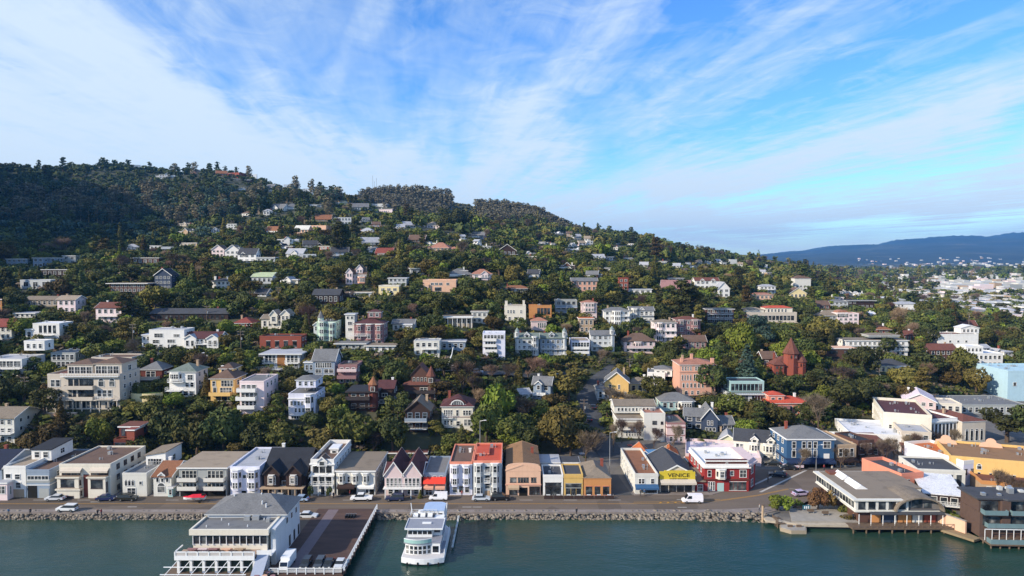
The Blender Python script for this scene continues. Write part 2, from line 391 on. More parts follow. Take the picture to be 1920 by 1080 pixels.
def roof(par, kind, rc, wc, w, d, h, rh, ov=.45, x=0, y=0, name='roof', edge='trim', pw=None):
    "roof over the box x±w/2, y..y+d at height h"
    x0, x1, y0, y1 = x - w / 2, x + w / 2, y, y + d; b = MB(); em = {'trim': TRIM, 'dark': TRIMD}.get(edge) or wallm(edge)
    if kind == 'flat':
        b.box(x0 + .2, x1 - .2, y0 + .2, y1 - .2, h - .1, h + .07); o = b.build(name, roofm(rc, True), par)
        q = MB(); t = .24; e = .04; p = pw if pw is not None else .45
        q.box(x0 - e, x1 + e, y0 - e, y0 + t, h - .15, h + p); q.box(x0 - e, x1 + e, y1 - t, y1 + e, h - .15, h + p)
        q.box(x0 - e, x0 + t, y0 + t, y1 - t, h - .15, h + p); q.box(x1 - t, x1 + e, y0 + t, y1 - t, h - .15, h + p)
        q.build('parapet', wallm(wc) if edge == 'trim' and wc else em, par)
        return o
    if kind == 'slab':
        q = MB(); q.box(x0 - ov, x1 + ov, y0 - ov, y1 + ov, h - .05, h + .28); o = q.build(name, em, par)
        b.box(x0 - ov + .12, x1 + ov - .12, y0 - ov + .12, y1 + ov - .12, h + .2, h + .33); b.build('roof_deck', roofm(rc, True), par)
        return o
    X0, X1, Y0, Y1 = x0 - ov, x1 + ov, y0 - ov, y1 + ov; z = h
    if kind == 'hip':
        q = MB(); q.box(X0, X1, Y0, Y1, z - .12, z + .1); q.build('eaves', em, par)
        X0 -= .05; X1 += .05; Y0 -= .05; Y1 += .05; z += .08; W2 = X1 - X0; D2 = Y1 - Y0
        if W2 >= D2: a = (X0 + D2 / 2, (Y0 + Y1) / 2, z + rh); c = (X1 - D2 / 2 + .01, (Y0 + Y1) / 2, z + rh)
        else: a = ((X0 + X1) / 2, Y0 + W2 / 2, z + rh); c = ((X0 + X1) / 2, Y1 - W2 / 2 + .01, z + rh)
        A, B, C_, D3 = (X0, Y0, z), (X1, Y0, z), (X1, Y1, z), (X0, Y1, z)
        if W2 >= D2: b.face([A, B, c, a]); b.face([B, C_, c]); b.face([C_, D3, a, c]); b.face([D3, A, a])
        else: b.face([A, B, a]); b.face([B, C_, c, a]); b.face([C_, D3, c]); b.face([D3, A, a, c])
        b.face([D3, C_, B, A])
        return b.build(name, roofm(rc), par)
    t = .22
    if kind == 'shed':     # rises to the back
        b.extr([(Y0, z), (Y1, z + rh), (Y1, z + rh + t), (Y0, z + t)], X0, X1, 'x'); return b.build(name, roofm(rc), par)
    if kind == 'shedr':    # rises to the right
        b.extr([(X0, z), (X1, z + rh), (X1, z + rh + t), (X0, z + t)], Y0, Y1, 'y'); return b.build(name, roofm(rc), par)
    if kind in ('gx', 'gy'):
        hw = (d if kind == 'gx' else w) / 2; k = rh / hw; lo = z - ov * k; ax = 'x' if kind == 'gx' else 'y'
        c = (y0 + y1) / 2 if kind == 'gx' else x
        a0, a1 = (X0, X1) if kind == 'gx' else (Y0, Y1)
        b.extr([(c - hw - ov, lo), (c, z + rh), (c, z + rh + t), (c - hw - ov, lo + t)], a0, a1, ax)
        b.extr([(c, z + rh), (c + hw + ov, lo), (c + hw + ov, lo + t), (c, z + rh + t)], a0, a1, ax)
        o = b.build(name, roofm(rc), par)
        for e0, e1 in ((a0 - .06, a0 + .02), (a1 - .02, a1 + .06)):
            q = MB(); q.extr([(c - hw - ov - .04, lo - .12), (c, z + rh - .12), (c, z + rh + t + .03), (c - hw - ov - .04, lo + t + .03)], e0, e1, ax)
            q.extr([(c, z + rh - .12), (c + hw + ov + .04, lo - .12), (c + hw + ov + .04, lo + t + .03), (c, z + rh + t + .03)], e0, e1, ax)
            q.build('bargeboard', em, par)
        return o
    if kind == 'barrel':
        pts = [(x + (w / 2 + .1) * math.cos(a), h - .1 + rh * math.sin(a)) for a in np.linspace(0, math.pi, 15)]
        b.extr(pts, y0 + .3, y1, 'y'); return b.build(name, roofm(rc), par)
    if kind == 'none': return None
def walls(par, w, d, h, wc, kind, rh, dn=3.0, x=0, y=0, name='wall'):
    b = MB(); x0, x1, y0, y1 = x - w / 2, x + w / 2, y, y + d
    if kind == 'gy': b.extr([(x0, -dn), (x1, -dn), (x1, h), (x, h + rh - .03), (x0, h)], y0, y1, 'y')
    elif kind == 'gx': b.extr([(y0, -dn), (y1, -dn), (y1, h), ((y0 + y1) / 2, h + rh - .03), (y0, h)], x0, x1, 'x')
    elif kind == 'shed': b.extr([(y0, -dn), (y1, -dn), (y1, h + rh - .02), (y0, h - .02)], x0, x1, 'x')
    elif kind == 'shedr': b.extr([(x0, -dn), (x1, -dn), (x1, h + rh - .02), (x0, h - .02)], y0, y1, 'y')
    else: b.box(x0, x1, y0, y1, -dn, h)
    return b.build(name, wallm(wc), par)
def railing(par, x0, x1, y, z, depth, col='trim', solid=False, roofd=False, slabc='trim', name='balcony'):
    "balcony slab projecting towards the front from y, with posts and rails"
    q = MB(); yf = y - depth; q.box(x0, x1, yf, y - .01, z - .18, z)
    m = {'trim': TRIM, 'dark': TRIMD}.get(slabc) or wallm(slabc)
    o = q.build(name, m, par); b = MB()
    if solid:
        b.box(x0, x1, yf, yf + .1, z, z + 1.0); b.box(x0, x0 + .1, yf + .1, y - .02, z, z + 1.0); b.box(x1 - .1, x1, yf + .1, y - .02, z, z + 1.0)
    else:
        for zz in (.5, .95): b.box(x0, x1, yf, yf + .07, z + zz, z + zz + .08)
        n = max(2, int((x1 - x0) / .8))
        for i in range(n + 1):
            xx = x0 + .04 + (x1 - x0 - .08) * i / n; b.box(xx - .04, xx + .04, yf + .005, yf + .065, z, z + 1.0)
        for xx in (x0, x1 - .07): b.box(xx, xx + .07, yf + .07, y - .02, z + .95, z + 1.03); b.box(xx, xx + .07, yf + .07, y - .02, z + .5, z + .55)
    b.build('railing', {'trim': TRIM, 'dark': TRIMD, 'glass': None}.get(col, 0) or (GLASSR if col == 'glass' else wallm(col)), o)
    return o
GLASSR = mat('balcony_glass', '70878A', .12, .15, spec=.6)
DOORM = mat('door_dark', '2A2422', .6, .1); DARKIN = mat('dark_interior', '15130F', .9, .1); METAL = mat('vent_metal', 'B8BABA', .4, .1, metal=.6)
def chimney(par, x, y, z, h=1.6, w=.8, c='brick'):
    b = MB(); b.box(x - w / 2, x + w / 2, y - w / 2, y + w / 2, z - 1, z + h); b.box(x - w / 2 - .08, x + w / 2 + .08, y - w / 2 - .08, y + w / 2 + .08, z + h - .02, z + h + .16)
    b.build('chimney', wallm(c), par)
HOUSES = []   # records used for placing trees and naming what stands near
def house_m(loc, w, d, h, wall, rk, rc, rh=None, wins=None, rz=0, label=None, cat='house', name='house', short=None, ex=(), fc='trim', ws='sash',
            sw=1, edge='trim', dn=3.0, ov=.45, side=None, group=None, sh=None, pw=None):
    root = thing(name, label, cat, loc, rz, group); D = loc[1]
    if rh is None: rh = {'hip': .32, 'gx': .36, 'gy': .42, 'shed': .18, 'shedr': .18, 'barrel': .16}.get(rk, 0) * min(w, d if rk in ('hip', 'gx', 'shed') else 99) * (.9 if rk == 'gy' else 1)
    walls(root, w, d, h, wall, rk, rh, dn); roof(root, rk, rc, wall, w, d, h, rh, ov, edge=edge, pw=pw)
    bud = [80 if D < 350 else (24 if D < 500 else 8)]
    ns = max(1, round(h / (sh or 2.9)))
    if wins is None:
        n = max(1, round(w / (2.5 if D < 400 else 3.4))); wins = [((i + .3) / ns, (i + .8) / ns, n) for i in range(ns)]
    for r in wins:
        v0, v1, n = r[:3]; u0, u1 = (r[3], r[4]) if len(r) > 4 else (.04, .96); wf = r[5] if len(r) > 5 else .5
        st = r[6] if len(r) > 6 else ws
        win_row(root, 'F', w, d, v0 * h, (v1 - v0) * h, n, u0, u1, wf, fc, st, bud)
    if side is None: side = 'R' if loc[0] < 0 else 'L'
    if sw and D < 520 and d > 4:
        n = max(1, int(d / 3.6))
        for i in range(ns): win_row(root, side, w, d, (i + .35) / ns * h, .42 * h / ns, n, .1, .9, .34, fc, 'plain' if D > 350 else ws, bud)
    rb = random.Random(int(abs(loc[0]) * 10 + D))
    if label is None and rz != 0 and D < 1100:      # hillside house: decks, wings, cross gables, no two the same
        ex = list(ex); q_ = rb.random()
        if q_ < .55: u = rb.choice((-.38, .96)); ex.append(('blk', u, u + .42, rb.uniform(.5, 3), d * .6, 0, h * rb.uniform(.55, .9), wall if rb.random() < .6 else rb.choice(('offwhite', 'tan', 'brown', 'grey')), rb.choice(('slab', 'gx', 'gy', 'hip')), rc))
        if rb.random() < .5: ex.append(('bal', rb.uniform(-.1, .2), rb.uniform(.6, 1.1), .38, 1.8, 'trim', rb.random() < .4))
        if rb.random() < .35 and w > 6: u = rb.uniform(.1, .5); ex.append(('blk', u, u + .35, -1.2, d * .7, h * .1, h * 1.05, wall, 'gy', rc))
        if rb.random() < .4: ex.append(('chim', rb.random(), d * .5, h, 2.2, .9, rb.choice(('brick', 'offwhite'))))
    if rk == 'flat' and D < 420 and w > 5:
        for k in range(max(2, int(w * d / 45))):
            x, y = rb.uniform(-w / 2 + 1, w / 2 - 1.5), rb.uniform(.2 * d, .85 * d); s_ = rb.uniform(.25, .8)
            q = MB(); q.box(x, x + s_, y, y + s_ * 1.3, h + .02, h + .3 + s_ * .7); q.build('roof_vent', METAL, root)
            q = MB(); q.tube((x + s_ + .6, y, h), (x + s_ + .6, y, h + rb.uniform(.5, 1.2)), .09); q.build('vent_pipe', METAL, root)
    elif D < 420 and rk in ('hip', 'gx', 'gy') and w > 4:
        chimney(root, rb.choice((-.3, .3)) * w, d * .6, h + rh * .5, rh * .5 + .7, .7, rb.choice(('brick', 'white', 'tan')))
    for e in ex:
        k = e[0]; a = e[1:]
        if k == 'bal':   # u0,u1,v,depth,[rail],[solid]
            railing(root, (a[0] - .5) * w, (a[1] - .5) * w, 0, a[2] * h, a[3], a[4] if len(a) > 4 else 'trim', len(a) > 5 and a[5], slabc=a[6] if len(a) > 6 else 'trim')
        elif k == 'bay':   # u0,u1,v0,v1,proj,[n],[wall]
            x0, x1 = (a[0] - .5) * w, (a[1] - .5) * w; c = min(a[4], (x1 - x0) * .25); q = MB()
            q.prism([(x0, .02), (x0 + c, -a[4]), (x1 - c, -a[4]), (x1, .02)], a[2] * h, a[3] * h); o = q.build('bay_window', wallm(a[6] if len(a) > 6 and a[6] else wall), root)
            q = MB(); q.prism([(x0 - .15, .01), (x0 + c - .1, -a[4] - .15), (x1 - c + .1, -a[4] - .15), (x1 + .15, .01)], a[3] * h, a[3] * h + .18); q.build('bay_cornice', TRIM, o)
            n = a[5] if len(a) > 5 else 1; nr = max(1, round((a[3] - a[2]) * h / 2.9)); hh = (a[3] - a[2]) * h / nr
            for r_ in range(nr):
                for i in range(n):
                    me = winmesh((x1 - x0 - 2 * c) / n * .7, hh * .55, fc, ws); wo = bpy.data.objects.new('window', me); COL.objects.link(wo); wo.parent = o
                    wo.location = (x0 + c + (x1 - x0 - 2 * c) * (i + .5) / n, -a[4], a[2] * h + hh * (r_ + .25))
                for sx, ang in ((x0 + c / 2, -1), (x1 - c / 2, 1)):
                    th = math.atan2(a[4], c); me = winmesh(max(.4, math.hypot(c, a[4]) * .45), hh * .55, fc, 'plain'); wo = bpy.data.objects.new('window', me); COL.objects.link(wo); wo.parent = o
                    wo.location = (sx, -a[4] / 2, a[2] * h + hh * (r_ + .25)); wo.rotation_euler = (0, 0, ang * th)
        elif k == 'blk':   # u0,u1,y0,depth,z0,z1,wall,roofkind,roofcolour,[wins],[rh],[name]
            x0, x1 = (a[0] - .5) * w, (a[1] - .5) * w; ww = x1 - x0; xc = (x0 + x1) / 2; z0, z1 = a[4], a[5]
            p = bpy.data.objects.new(a[10] if len(a) > 10 else 'wing', None); COL.objects.link(p); p.parent = root; p.location = (xc, a[2], z0); p.empty_display_size = .3
            hh = z1 - z0; r2 = a[9] if len(a) > 9 and a[9] is not None else {'hip': .3, 'gx': .35, 'gy': .42, 'shed': .2}.get(a[7], 0) * (min(ww, a[3]) if a[7] != 'gy' else ww)
            walls(p, ww, a[3], hh, a[6], a[7], r2, 0.0 if z0 > .5 else 3.0); roof(p, a[7], a[8], a[6], ww, a[3], hh, r2, .3, edge=edge)
            wl = a[9 - 1] if False else (a[8 + 3] if len(a) > 11 else None)
            wl = wl or [((i + .3) / max(1, round(hh / 2.9)), (i + .78) / max(1, round(hh / 2.9)), max(1, round(ww / 2.2))) for i in range(max(1, round(hh / 2.9)))]
            for r in wl:
                u0, u1 = (r[3], r[4]) if len(r) > 4 else (.06, .94)
                win_row(p, 'F', ww, a[3], r[0] * hh, (r[1] - r[0]) * hh, r[2], u0, u1, r[5] if len(r) > 5 else .5, fc, r[6] if len(r) > 6 else ws, bud)
            if D < 330: win_row(p, side, ww, a[3], .3 * hh, .45 * hh, 1, .2, .8, .3, fc, ws, bud)
        elif k == 'dorm':  # u, width, y0, z, wall
            x = (a[0] - .5) * w; o = MB(); ww = a[1]; o.extr([(x - ww / 2, a[3]), (x + ww / 2, a[3]), (x + ww / 2, a[3] + ww * .55), (x, a[3] + ww * 1.0), (x - ww / 2, a[3] + ww * .55)], a[2], a[2] + 3, 'y')
            o = o.build('dormer', wallm(a[4] if len(a) > 4 else wall), root)
            roof(o, 'gy', rc, None, ww, 3, a[3] + ww * .55, ww * .45, .2, x, a[2], edge=edge)
            me = winmesh(ww * .5, ww * .45, fc, ws); wo = link('window', me, o, (x, a[2], a[3] + ww * .12))
        elif k == 'door':  # u0,u1,v1,[mat]
            q = MB(); q.box((a[0] - .5) * w, (a[1] - .5) * w, -.06, .3, .02, a[2] * h); q.build('garage_door' if (a[1] - a[0]) * w > 2 else 'door', {'trim': TRIM, 'dark': DARKIN}.get(a[3]) or wallm(a[3]), root)
        elif k == 'awn':   # u0,u1,v,proj,colour
            z = a[2] * h; q = MB(); q.extr([(-a[3], z - .65), (.0, z), (.0, z + .1), (-a[3], z - .5)], (a[0] - .5) * w, (a[1] - .5) * w, 'x'); q.box((a[0] - .5) * w, (a[1] - .5) * w, -a[3] - .03, -a[3] + .02, z - .95, z - .5)
            q.build('awning', mat('canvas_' + a[4], WALLC.get(a[4]) or ROOFC[a[4]], .9, .08), root)
        elif k == 'sky':   # skylight u, y, z, w, l
            q = MB(); x = (a[0] - .5) * w; q.box(x - a[3] / 2, x + a[3] / 2, a[1], a[1] + a[4], a[2], a[2] + .25); q.build('skylight', WHITE, root)
        elif k == 'band':  # v, colour, thick, proj
            q = MB(); z = a[0] * h; q.box(-w / 2 - a[3], w / 2 + a[3], -a[3], d * .98, z, z + a[2]); q.build('cornice', {'trim': TRIM, 'dark': TRIMD}.get(a[1]) or wallm(a[1]), root)
        elif k == 'posts':  # n, v, proj: porch with posts and a roof
            q = MB(); z = a[1] * h; n = a[0]
            for i in range(n): x = -w / 2 + .3 + (w - .6) * i / (n - 1); q.box(x - .12, x + .12, -a[2], -a[2] + .24, -dn * .3, z)
            q.box(-w / 2 - .2, w / 2 + .2, -a[2] - .2, -.01, z, z + .25); q.build('porch', {'trim': TRIM, 'dark': TRIMD}.get(a[3] if len(a) > 3 else 'trim') or wallm(a[3]), root)
        elif k == 'turret':  # u, r, z1, cone h, wall, roof
            x = (a[0] - .5) * w; q = MB(); pts = [(x + a[1] * math.cos(t), a[1] * .6 + a[1] * math.sin(t)) for t in np.linspace(0, 2 * math.pi, 9)[:-1]]
            q.prism(pts, 0, a[2]); o = q.build('turret', wallm(a[4]), root); q = MB(); q.tube((x, a[1] * .6, a[2]), (x, a[1] * .6, a[2] + a[3]), a[1] * 1.2, 8, .02); q.build('turret_roof', roofm(a[5]), o)
            me = winmesh(a[1] * .8, 1.2, fc, ws)
            for t in (0,): link('window', me, o, (x, a[1] * .6 - a[1] * .93, a[2] - 1.8))
        elif k == 'chim': chimney(root, (a[0] - .5) * w, a[1], a[2], a[3], a[4] if len(a) > 4 else .8, a[5] if len(a) > 5 else 'brick')
    return root
def H(L, Rt, B, T, wall, rk, rc, short=None, label=None, d=None, rz=0, D=None, rec=True, z=None, **kw):
    "house whose front wall spans these pixels of the photograph; its distance comes from the ground it stands on"
    pc = (L + Rt) / 2
    if D is None: p = hit(pc, B) if z is None else PZ(pc, B, z)
    else: p = P(pc, B, D)
    s = p.y / F; w = (Rt - L) * s / math.cos(R(rz)); h = P(pc, T, p.y).z - p.z
    if d is None: d = min(14, max(6, w * .8))
    HOUSES.append(dict(px=pc, py=(B + T) / 2, L=L, R=Rt, T=T, B=B, D=p.y, x=p.x, z=p.z, w=w, d=d, h=h, short=short, rec=rec, dim=(wall, rk, rc)))
    o = house_m(p, w, d, h, wall, rk, rc, label=label, rz=R(rz), short=short, **kw)
    HOUSES[-1]['o'] = o; return o
# ------------------------------------------------------------------ the waterfront row
Q = dict(d=14)
def W_(L, Rt, B, T, wall, rk, rc, short, label, **k):
    k.setdefault('d', 15); k.setdefault('dn', .3); k.setdefault('cat', 'building'); k.setdefault('name', 'waterfront_building')
    return H(L, Rt, B, T, wall, rk, rc, short, label, z=1.3, **k)
W_(-48, 5, 932, 878, 'bluegrey', 'gx', 'navy', 'navy roofed house', 'blue grey house with a navy roof cut by the left edge of the waterfront row', d=16, ex=[('door', .55, .98, .3, 'redbrown')])
W_(8, 50, 933, 877, 'white', 'flat', 'tan', 'white stepped house', 'white stepped modern house with a black sloping penthouse roof, second in the waterfront row', d=16,
   wins=[(.32, .50, 1, .52, .78, .9), (.62, .78, 1, .5, .75, .8), (.66, .80, 1, .02, .4, .6)],
   ex=[('blk', -.02, .42, -2.2, 2.3, 0, 4.3, 'palepink', 'slab', 'ltgrey', None, 'wing', [(.42, .85, 1, .1, .8, .9)]), ('blk', .42, 1.35, 7, 9, 7.4, 10.2, 'white', 'shed', 'dark', .6, 'penthouse'), ('door', .1, .9, .28, 'tan')])
W_(51, 94, 934, 884, 'bluegrey', 'flat', 'brown', 'blue grey box house', 'blue grey flat fronted house with two garage bays beside the white stepped house', d=19, edge='trim',
   wins=[(.68, .82, 3, .03, .97, .85)], ex=[('band', .58, 'grey', .9, .06), ('door', .03, .44, .46, 'dark'), ('door', .54, .97, .36, 'grey'), ('band', .48, 'trim', .18, .12)])
W_(112, 209, 932, 873, 'cream', 'flat', 'brown', 'cream garage house', 'wide cream house with brown roof, a red centre strip and dark brown louvred window bays', d=17, edge='cream',
   wins=[(.70, .88, 2, .04, .42, .8), (.70, .88, 2, .62, .96, .9), (.36, .62, 1, .06, .38, .9, 'plain'), (.36, .62, 1, .64, .92, .9, 'plain')], fc='brown',
   ex=[('blk', 0, .44, -1.2, 1.3, 0, 2.2, 'cream', 'slab', 'tan', None, 'terrace', [(.1, .3, 1)]), ('blk', .6, .94, -1.0, 1.1, 0, 5.2, 'cream', 'slab', 'tan', None, 'terrace', [(.48, .9, 1, .1, .9, .85, 'plain')]), ('blk', .0, .42, -1.0, 1.1, 2.4, 5.2, 'cream', 'slab', 'tan', None, 'terrace', [(.15, .85, 1, .15, .8, .95, 'plain')]),
       ('door', .47, .585, .72, 'redbrown'), ('door', .68, .86, .26, 'dark'), ('door', .26, .42, .18, 'dark'), ('awn', .62, .98, .92, .9, 'beige'), ('awn', .04, .45, .92, .9, 'beige')])
W_(230, 276, 931, 890, 'offwhite', 'flat', 'grey', 'small white stucco house', 'small white stucco house with an arched window and shed roofed rear part', d=14, wins=[(.10, .38, 1, .18, .55, .9), (.5, .72, 3, .08, .5, .7, 'arch'), (.55, .7, 1, .66, .84, .6)],
   ex=[('blk', .3, 1.15, 8, 9, 4.9, 8.2, 'white', 'shedr', 'taupe', .9, 'wing', [(.25, .75, 5, .1, .8, .7)])])
W_(288, 322, 931, 893, 'offwhite', 'gx', 'rust', 'orange roofed cottage', 'small white cottage with an orange tiled roof and a bow window at street level', d=12, rh=2.1, wins=[(.22, .50, 1, .2, .66, .9, 'arch'), (.72, .92, 3, .1, .92, .55)], fc='trim', ex=[('dorm', .5, 1.5, -.3, 4.7), ('blk', .86, 1.12, -.5, 4, 0, 2.3, 'teal', 'slab', 'ltgrey', None, 'porch')])
W_(336, 426, 931, 878, 'grey', 'slab', 'tan', 'grey balcony block', 'grey weathered apartment block with two stacks of pale balconies under a tan roof', d=14, ws='sash', fc='offwhite',
   wins=[(.66, .90, 4, .06, .38, .75), (.66, .90, 4, .6, .94, .8), (.34, .56, 4, .06, .38, .7), (.34, .56, 4, .6, .94, .7)],
   ex=[('bal', 0, .40, .57, 1.4, 'offwhite', 1, 'dark'), ('bal', .56, .98, .57, 1.4, 'offwhite', 1, 'dark'), ('bal', 0, .40, .27, 1.4, 'offwhite', 1, 'dark'), ('bal', .56, .98, .27, 1.4, 'offwhite', 1, 'dark'), ('door', .02, .98, .22, 'dark')])
W_(432, 488, 932, 878, 'lavwhite', 'flat', 'ltgrey', 'lavender white bay house', 'tall lavender white three storey house with two bay windows and a pale grey roof', d=18, wins=[(.66, .78, 1, .42, .55, .9), (.1, .3, 1, .62, .95, .7)],
   ex=[('bay', .03, .40, .26, .95, 1.0, 2), ('bay', .56, .97, .26, .95, 1.0, 2), ('door', .38, .54, .22, 'dark'), ('door', .6, .95, .2, 'white')])
W_(494, 573, 930, 890, 'dkbrown', 'gx', 'dark', 'dark twin gabled house', 'dark brown shingled house with two steep lit gables and bay windows over a porch', d=16, rh=4.6, edge='dark', wins=[(.52, .72, 1, .42, .58, .6)],
   ex=[('blk', .06, .42, -1.3, 6, 2.9, 6.2, 'dkbrown', 'gy', 'dark', 2.0, 'gable_wing', [(.15, .75, 1, .25, .75, .9)]), ('blk', .58, .94, -1.3, 6, 2.9, 6.2, 'dkbrown', 'gy', 'dark', 2.0, 'gable_wing', [(.15, .75, 1, .25, .75, .9)]),
       ('bay', .14, .34, .62, 1.05, 2.0, 1, 'beige'), ('bay', .66, .86, .62, 1.05, 2.0, 1, 'beige'), ('posts', 7, .46, 2.2, 'tan'), ('door', .2, .35, .36, 'beige'), ('door', .45, .56, .38, 'tan'), ('door', .66, .8, .36, 'beige')])
W_(583, 627, 928, 869, 'white', 'flat', 'brown', 'white columned house', 'tall narrow white building with three tiers of glazed columns and a long roof terrace', d=19, pw=1.1,
   wins=[(.70, .93, 3, .08, .92, .84, 'plain'), (.36, .62, 3, .08, .92, .84, 'plain'), (.02, .28, 1, .38, .68, .7, 'plain')],
   ex=[('band', .64, 'trim', .25, .2), ('band', .96, 'trim', .3, .3), ('posts', 4, .62, .9), ('bal', 0, 1, .34, 1.0), ('blk', .45, .8, 9, 4, 8.0, 9.3, 'white', 'slab', 'white', None, 'roof_hut', [(.2, .6, 1)]), ('dorm', .5, 2.4, -.35, 7.4)])
W_(630, 704, 929, 884, 'offwhite', 'slab', 'taupe', 'white restaurant with umbrellas', 'white two storey restaurant with bay windows over a dark terrace and a flat grey roof', d=17, ov=.3, wins=[(.56, .80, 1, .28, .37, .6), (.1, .36, 1, .75, .84, .7)],
   ex=[('bay', .05, .24, .5, .92, .8, 1), ('bay', .40, .58, .5, .92, .8, 1), ('bay', .66, .86, .5, .92, .8, 1), ('door', .04, .52, .36, 'dark'), ('door', .86, .97, .36, 'dark'), ('awn', .05, .5, .5, 1.6, 'dkbrown'), ('awn', .56, .98, .47, .9, 'white')])
W_(722, 791, 930, 889, 'pink', 'gx', 'maroon', 'pink twin gabled house', 'pink house with white trim and two steep gables with dark maroon roofs', d=10, rh=1.5, wins=[(.1, .32, 2, .06, .4, .6), (.1, .32, 2, .58, .94, .6)],
   ex=[('blk', 0, .5, -.8, 13, 2.3, 5.7, 'pink', 'gy', 'maroon', 3.2, 'gable_wing', [(.15, .75, 4, .06, .94, .6)]), ('blk', .505, 1, -.8, 13, 2.3, 5.7, 'pink', 'gy', 'maroon', 3.2, 'gable_wing', [(.15, .75, 4, .06, .94, .6)]), ('posts', 5, .42, 1.9, 'trim'), ('bal', .05, .95, .46, 1.2)])
W_(794, 836, 930, 904, 'offwhite', 'none', 'grey', 'red fronted shop', 'low shop with a bright red sloping front roof and two striped brown awnings', d=9, wins=[(.1, .5, 1, .05, .42, .8), (.1, .5, 1, .58, .94, .8)], sw=0,
   ex=[('blk', 0, 1, .4, 15, 3.1, 5.4, 'bluegrey', 'flat', 'grey', None, 'rear_wing'), ('awn', .02, .46, .82, 1.1, 'salmon'), ('awn', .54, .98, .82, 1.1, 'salmon'), ('door', .46, .54, .6, 'trim')])
q = MB(); s_ = HOUSES[-1]; w2 = s_['w'] / 2; q.extr([(-1.2, s_['h'] - .1), (1.2, s_['h'] + 1.9), (1.4, s_['h'] + 1.9), (1.4, s_['h'] - .1)], -w2, w2, 'x')
q.build('red_roof', mat('red_sheet', 'E0402C', .6, .1), s_['o'])
W_(843, 886, 929, 869, 'lavwhite', 'flat', 'brown', 'lavender bay flats', 'pale lavender four storey flats with bays and a brown roof edged in red', d=17, edge='coral', wins=[(.1, .3, 3, .1, .9, .7)], ex=[('bay', .04, .42, .3, .95, .9, 2), ('bay', .56, .92, .3, .95, .9, 2), ('band', .29, 'trim', .15, .1), ('chim', .8, 10, 8, 1.2, .6, 'white')])
W_(887, 941, 930, 867, 'ltgrey', 'flat', 'redor', 'red roofed flats', 'pale grey four storey flats with a bright orange red roof and a central stair recess', d=17, edge='coral', wins=[(.72, .88, 1, .4, .6, .9), (.45, .62, 1, .4, .6, .9), (.22, .38, 1, .4, .6, .8)],
   ex=[('bay', .04, .34, .02, .97, .9, 1), ('bay', .62, .92, .02, .97, .9, 1), ('bal', .38, .6, .68, .7), ('bal', .38, .6, .42, .7), ('door', .4, .58, .16, 'tan'), ('blk', .1, .5, 6, 6, 8.3, 9.1, 'coral', 'slab', 'redor', None, 'roof_hut', [(.3, .6, 1)])])
W_(948, 1014, 930, 882, 'peach', 'gy', 'dirt', 'peach curved gable building', 'peach building with curved gable and long brown roof with two white skylights', d=22, rh=1.5, edge='peach', ov=.1, wins=[(.53, .72, 2, .12, .30, .9, 'plain'), (.53, .72, 4, .34, .66, .95, 'plain'), (.53, .72, 2, .72, .88, .9, 'plain'), (.06, .3, 1, .1, .32, .9), (.06, .36, 4, .68, .97, .8)], fc='dark', sw=0,
   ex=[('band', .42, 'salmon', .3, .15), ('door', .38, .62, .33, 'dark'), ('awn', .06, .38, .44, 1.1, 'tan'), ('sky', .40, 3.5, 7.2, 1.7, 3.6), ('sky', .40, 12, 7.2, 1.7, 4.5)])
s_ = HOUSES[-1]; q = MB(); w2 = s_['w'] / 2; q.extr([(-w2, s_['h'] - .3), (w2, s_['h'] - .3), (w2, s_['h'] + .9)] + [(w2 * math.cos(a), s_['h'] + .9 + 1.0 * max(0, math.sin(a)) ** .8) for a in np.linspace(.5, math.pi - .5, 9)] + [(-w2, s_['h'] + .9)], -.05, .25, 'y'); q.build('curved_gable', wallm('peach'), s_['o'])
W_(1018, 1056, 930, 894, 'white', 'flat', 'dkgrey', 'white shopfront', 'low white shop with a dark glazed front between the peach building and the yellow shop', d=9, pw=.5, sw=0, wins=[(.06, .50, 4, .1, .9, .92, 'plain'), (.52, .68, 4, .1, .9, .92, 'plain')], fc='dark')
W_(1057, 1093, 930, 892, 'gold', 'flat', 'dkgrey', 'yellow shopfront', 'low yellow shop with a glazed front and planted roof between white and orange shops', d=9, pw=.4, sw=0, wins=[(.04, .40, 3, .08, .92, .9, 'plain'), (.42, .62, 4, .08, .92, .9, 'plain')], fc='grey', ex=[('band', .9, 'gold', .2, .12)])
W_(1094, 1146, 930, 897, 'orange', 'hip', 'taupe', 'orange shopfront', 'orange corner shop with three wide openings and a grey brown hipped roof', d=13, rh=1.9, ov=.1, wins=[(.06, .55, 1, .06, .32, .9, 'plain'), (.06, .55, 1, .38, .62, .8, 'plain'), (.06, .55, 1, .68, .95, .9, 'plain')], fc='coral', edge='orange', side='R')
W_(1190, 1234, 927, 893, 'offwhite', 'flat', 'rust', 'blue awning building', 'long white side street building with rust flat roof and a bright blue awning', d=24, side='L', pw=.7, wins=[(.60, .85, 2, .15, .42, .7), (.60, .85, 1, .66, .86, .6), (.08, .34, 5, .28, .95, .9, 'plain')], ex=[('awn', 0, 1, .54, 1.3, 'blue')])
W_(1236, 1303, 924, 903, 'beige', 'none', 'dkgrey', 'yellow sign shop', 'shop with a long yellow signboard over a cream awning and a steep dark grey roof', d=13, sw=0, wins=[(.1, .8, 4, .03, .93, .85, 'plain')], fc='dark', ex=[('blk', 0, 1, .4, 17, 2.6, 4.6, 'beige', 'gy', 'dkgrey', 2.4, 'upper_floor', [(.3, .5, 1)]), ('awn', 0, 1, 1.25, 2.0, 'beige')])
s_ = HOUSES[-1]; q = MB(); w2 = s_['w'] / 2; q.box(-w2, w2, -.35, .3, s_['h'] + .5, s_['h'] + 2.6); q.box(-w2 + 1.2, w2 - .6, -.35, .3, s_['h'] + 2.6, s_['h'] + 2.85)
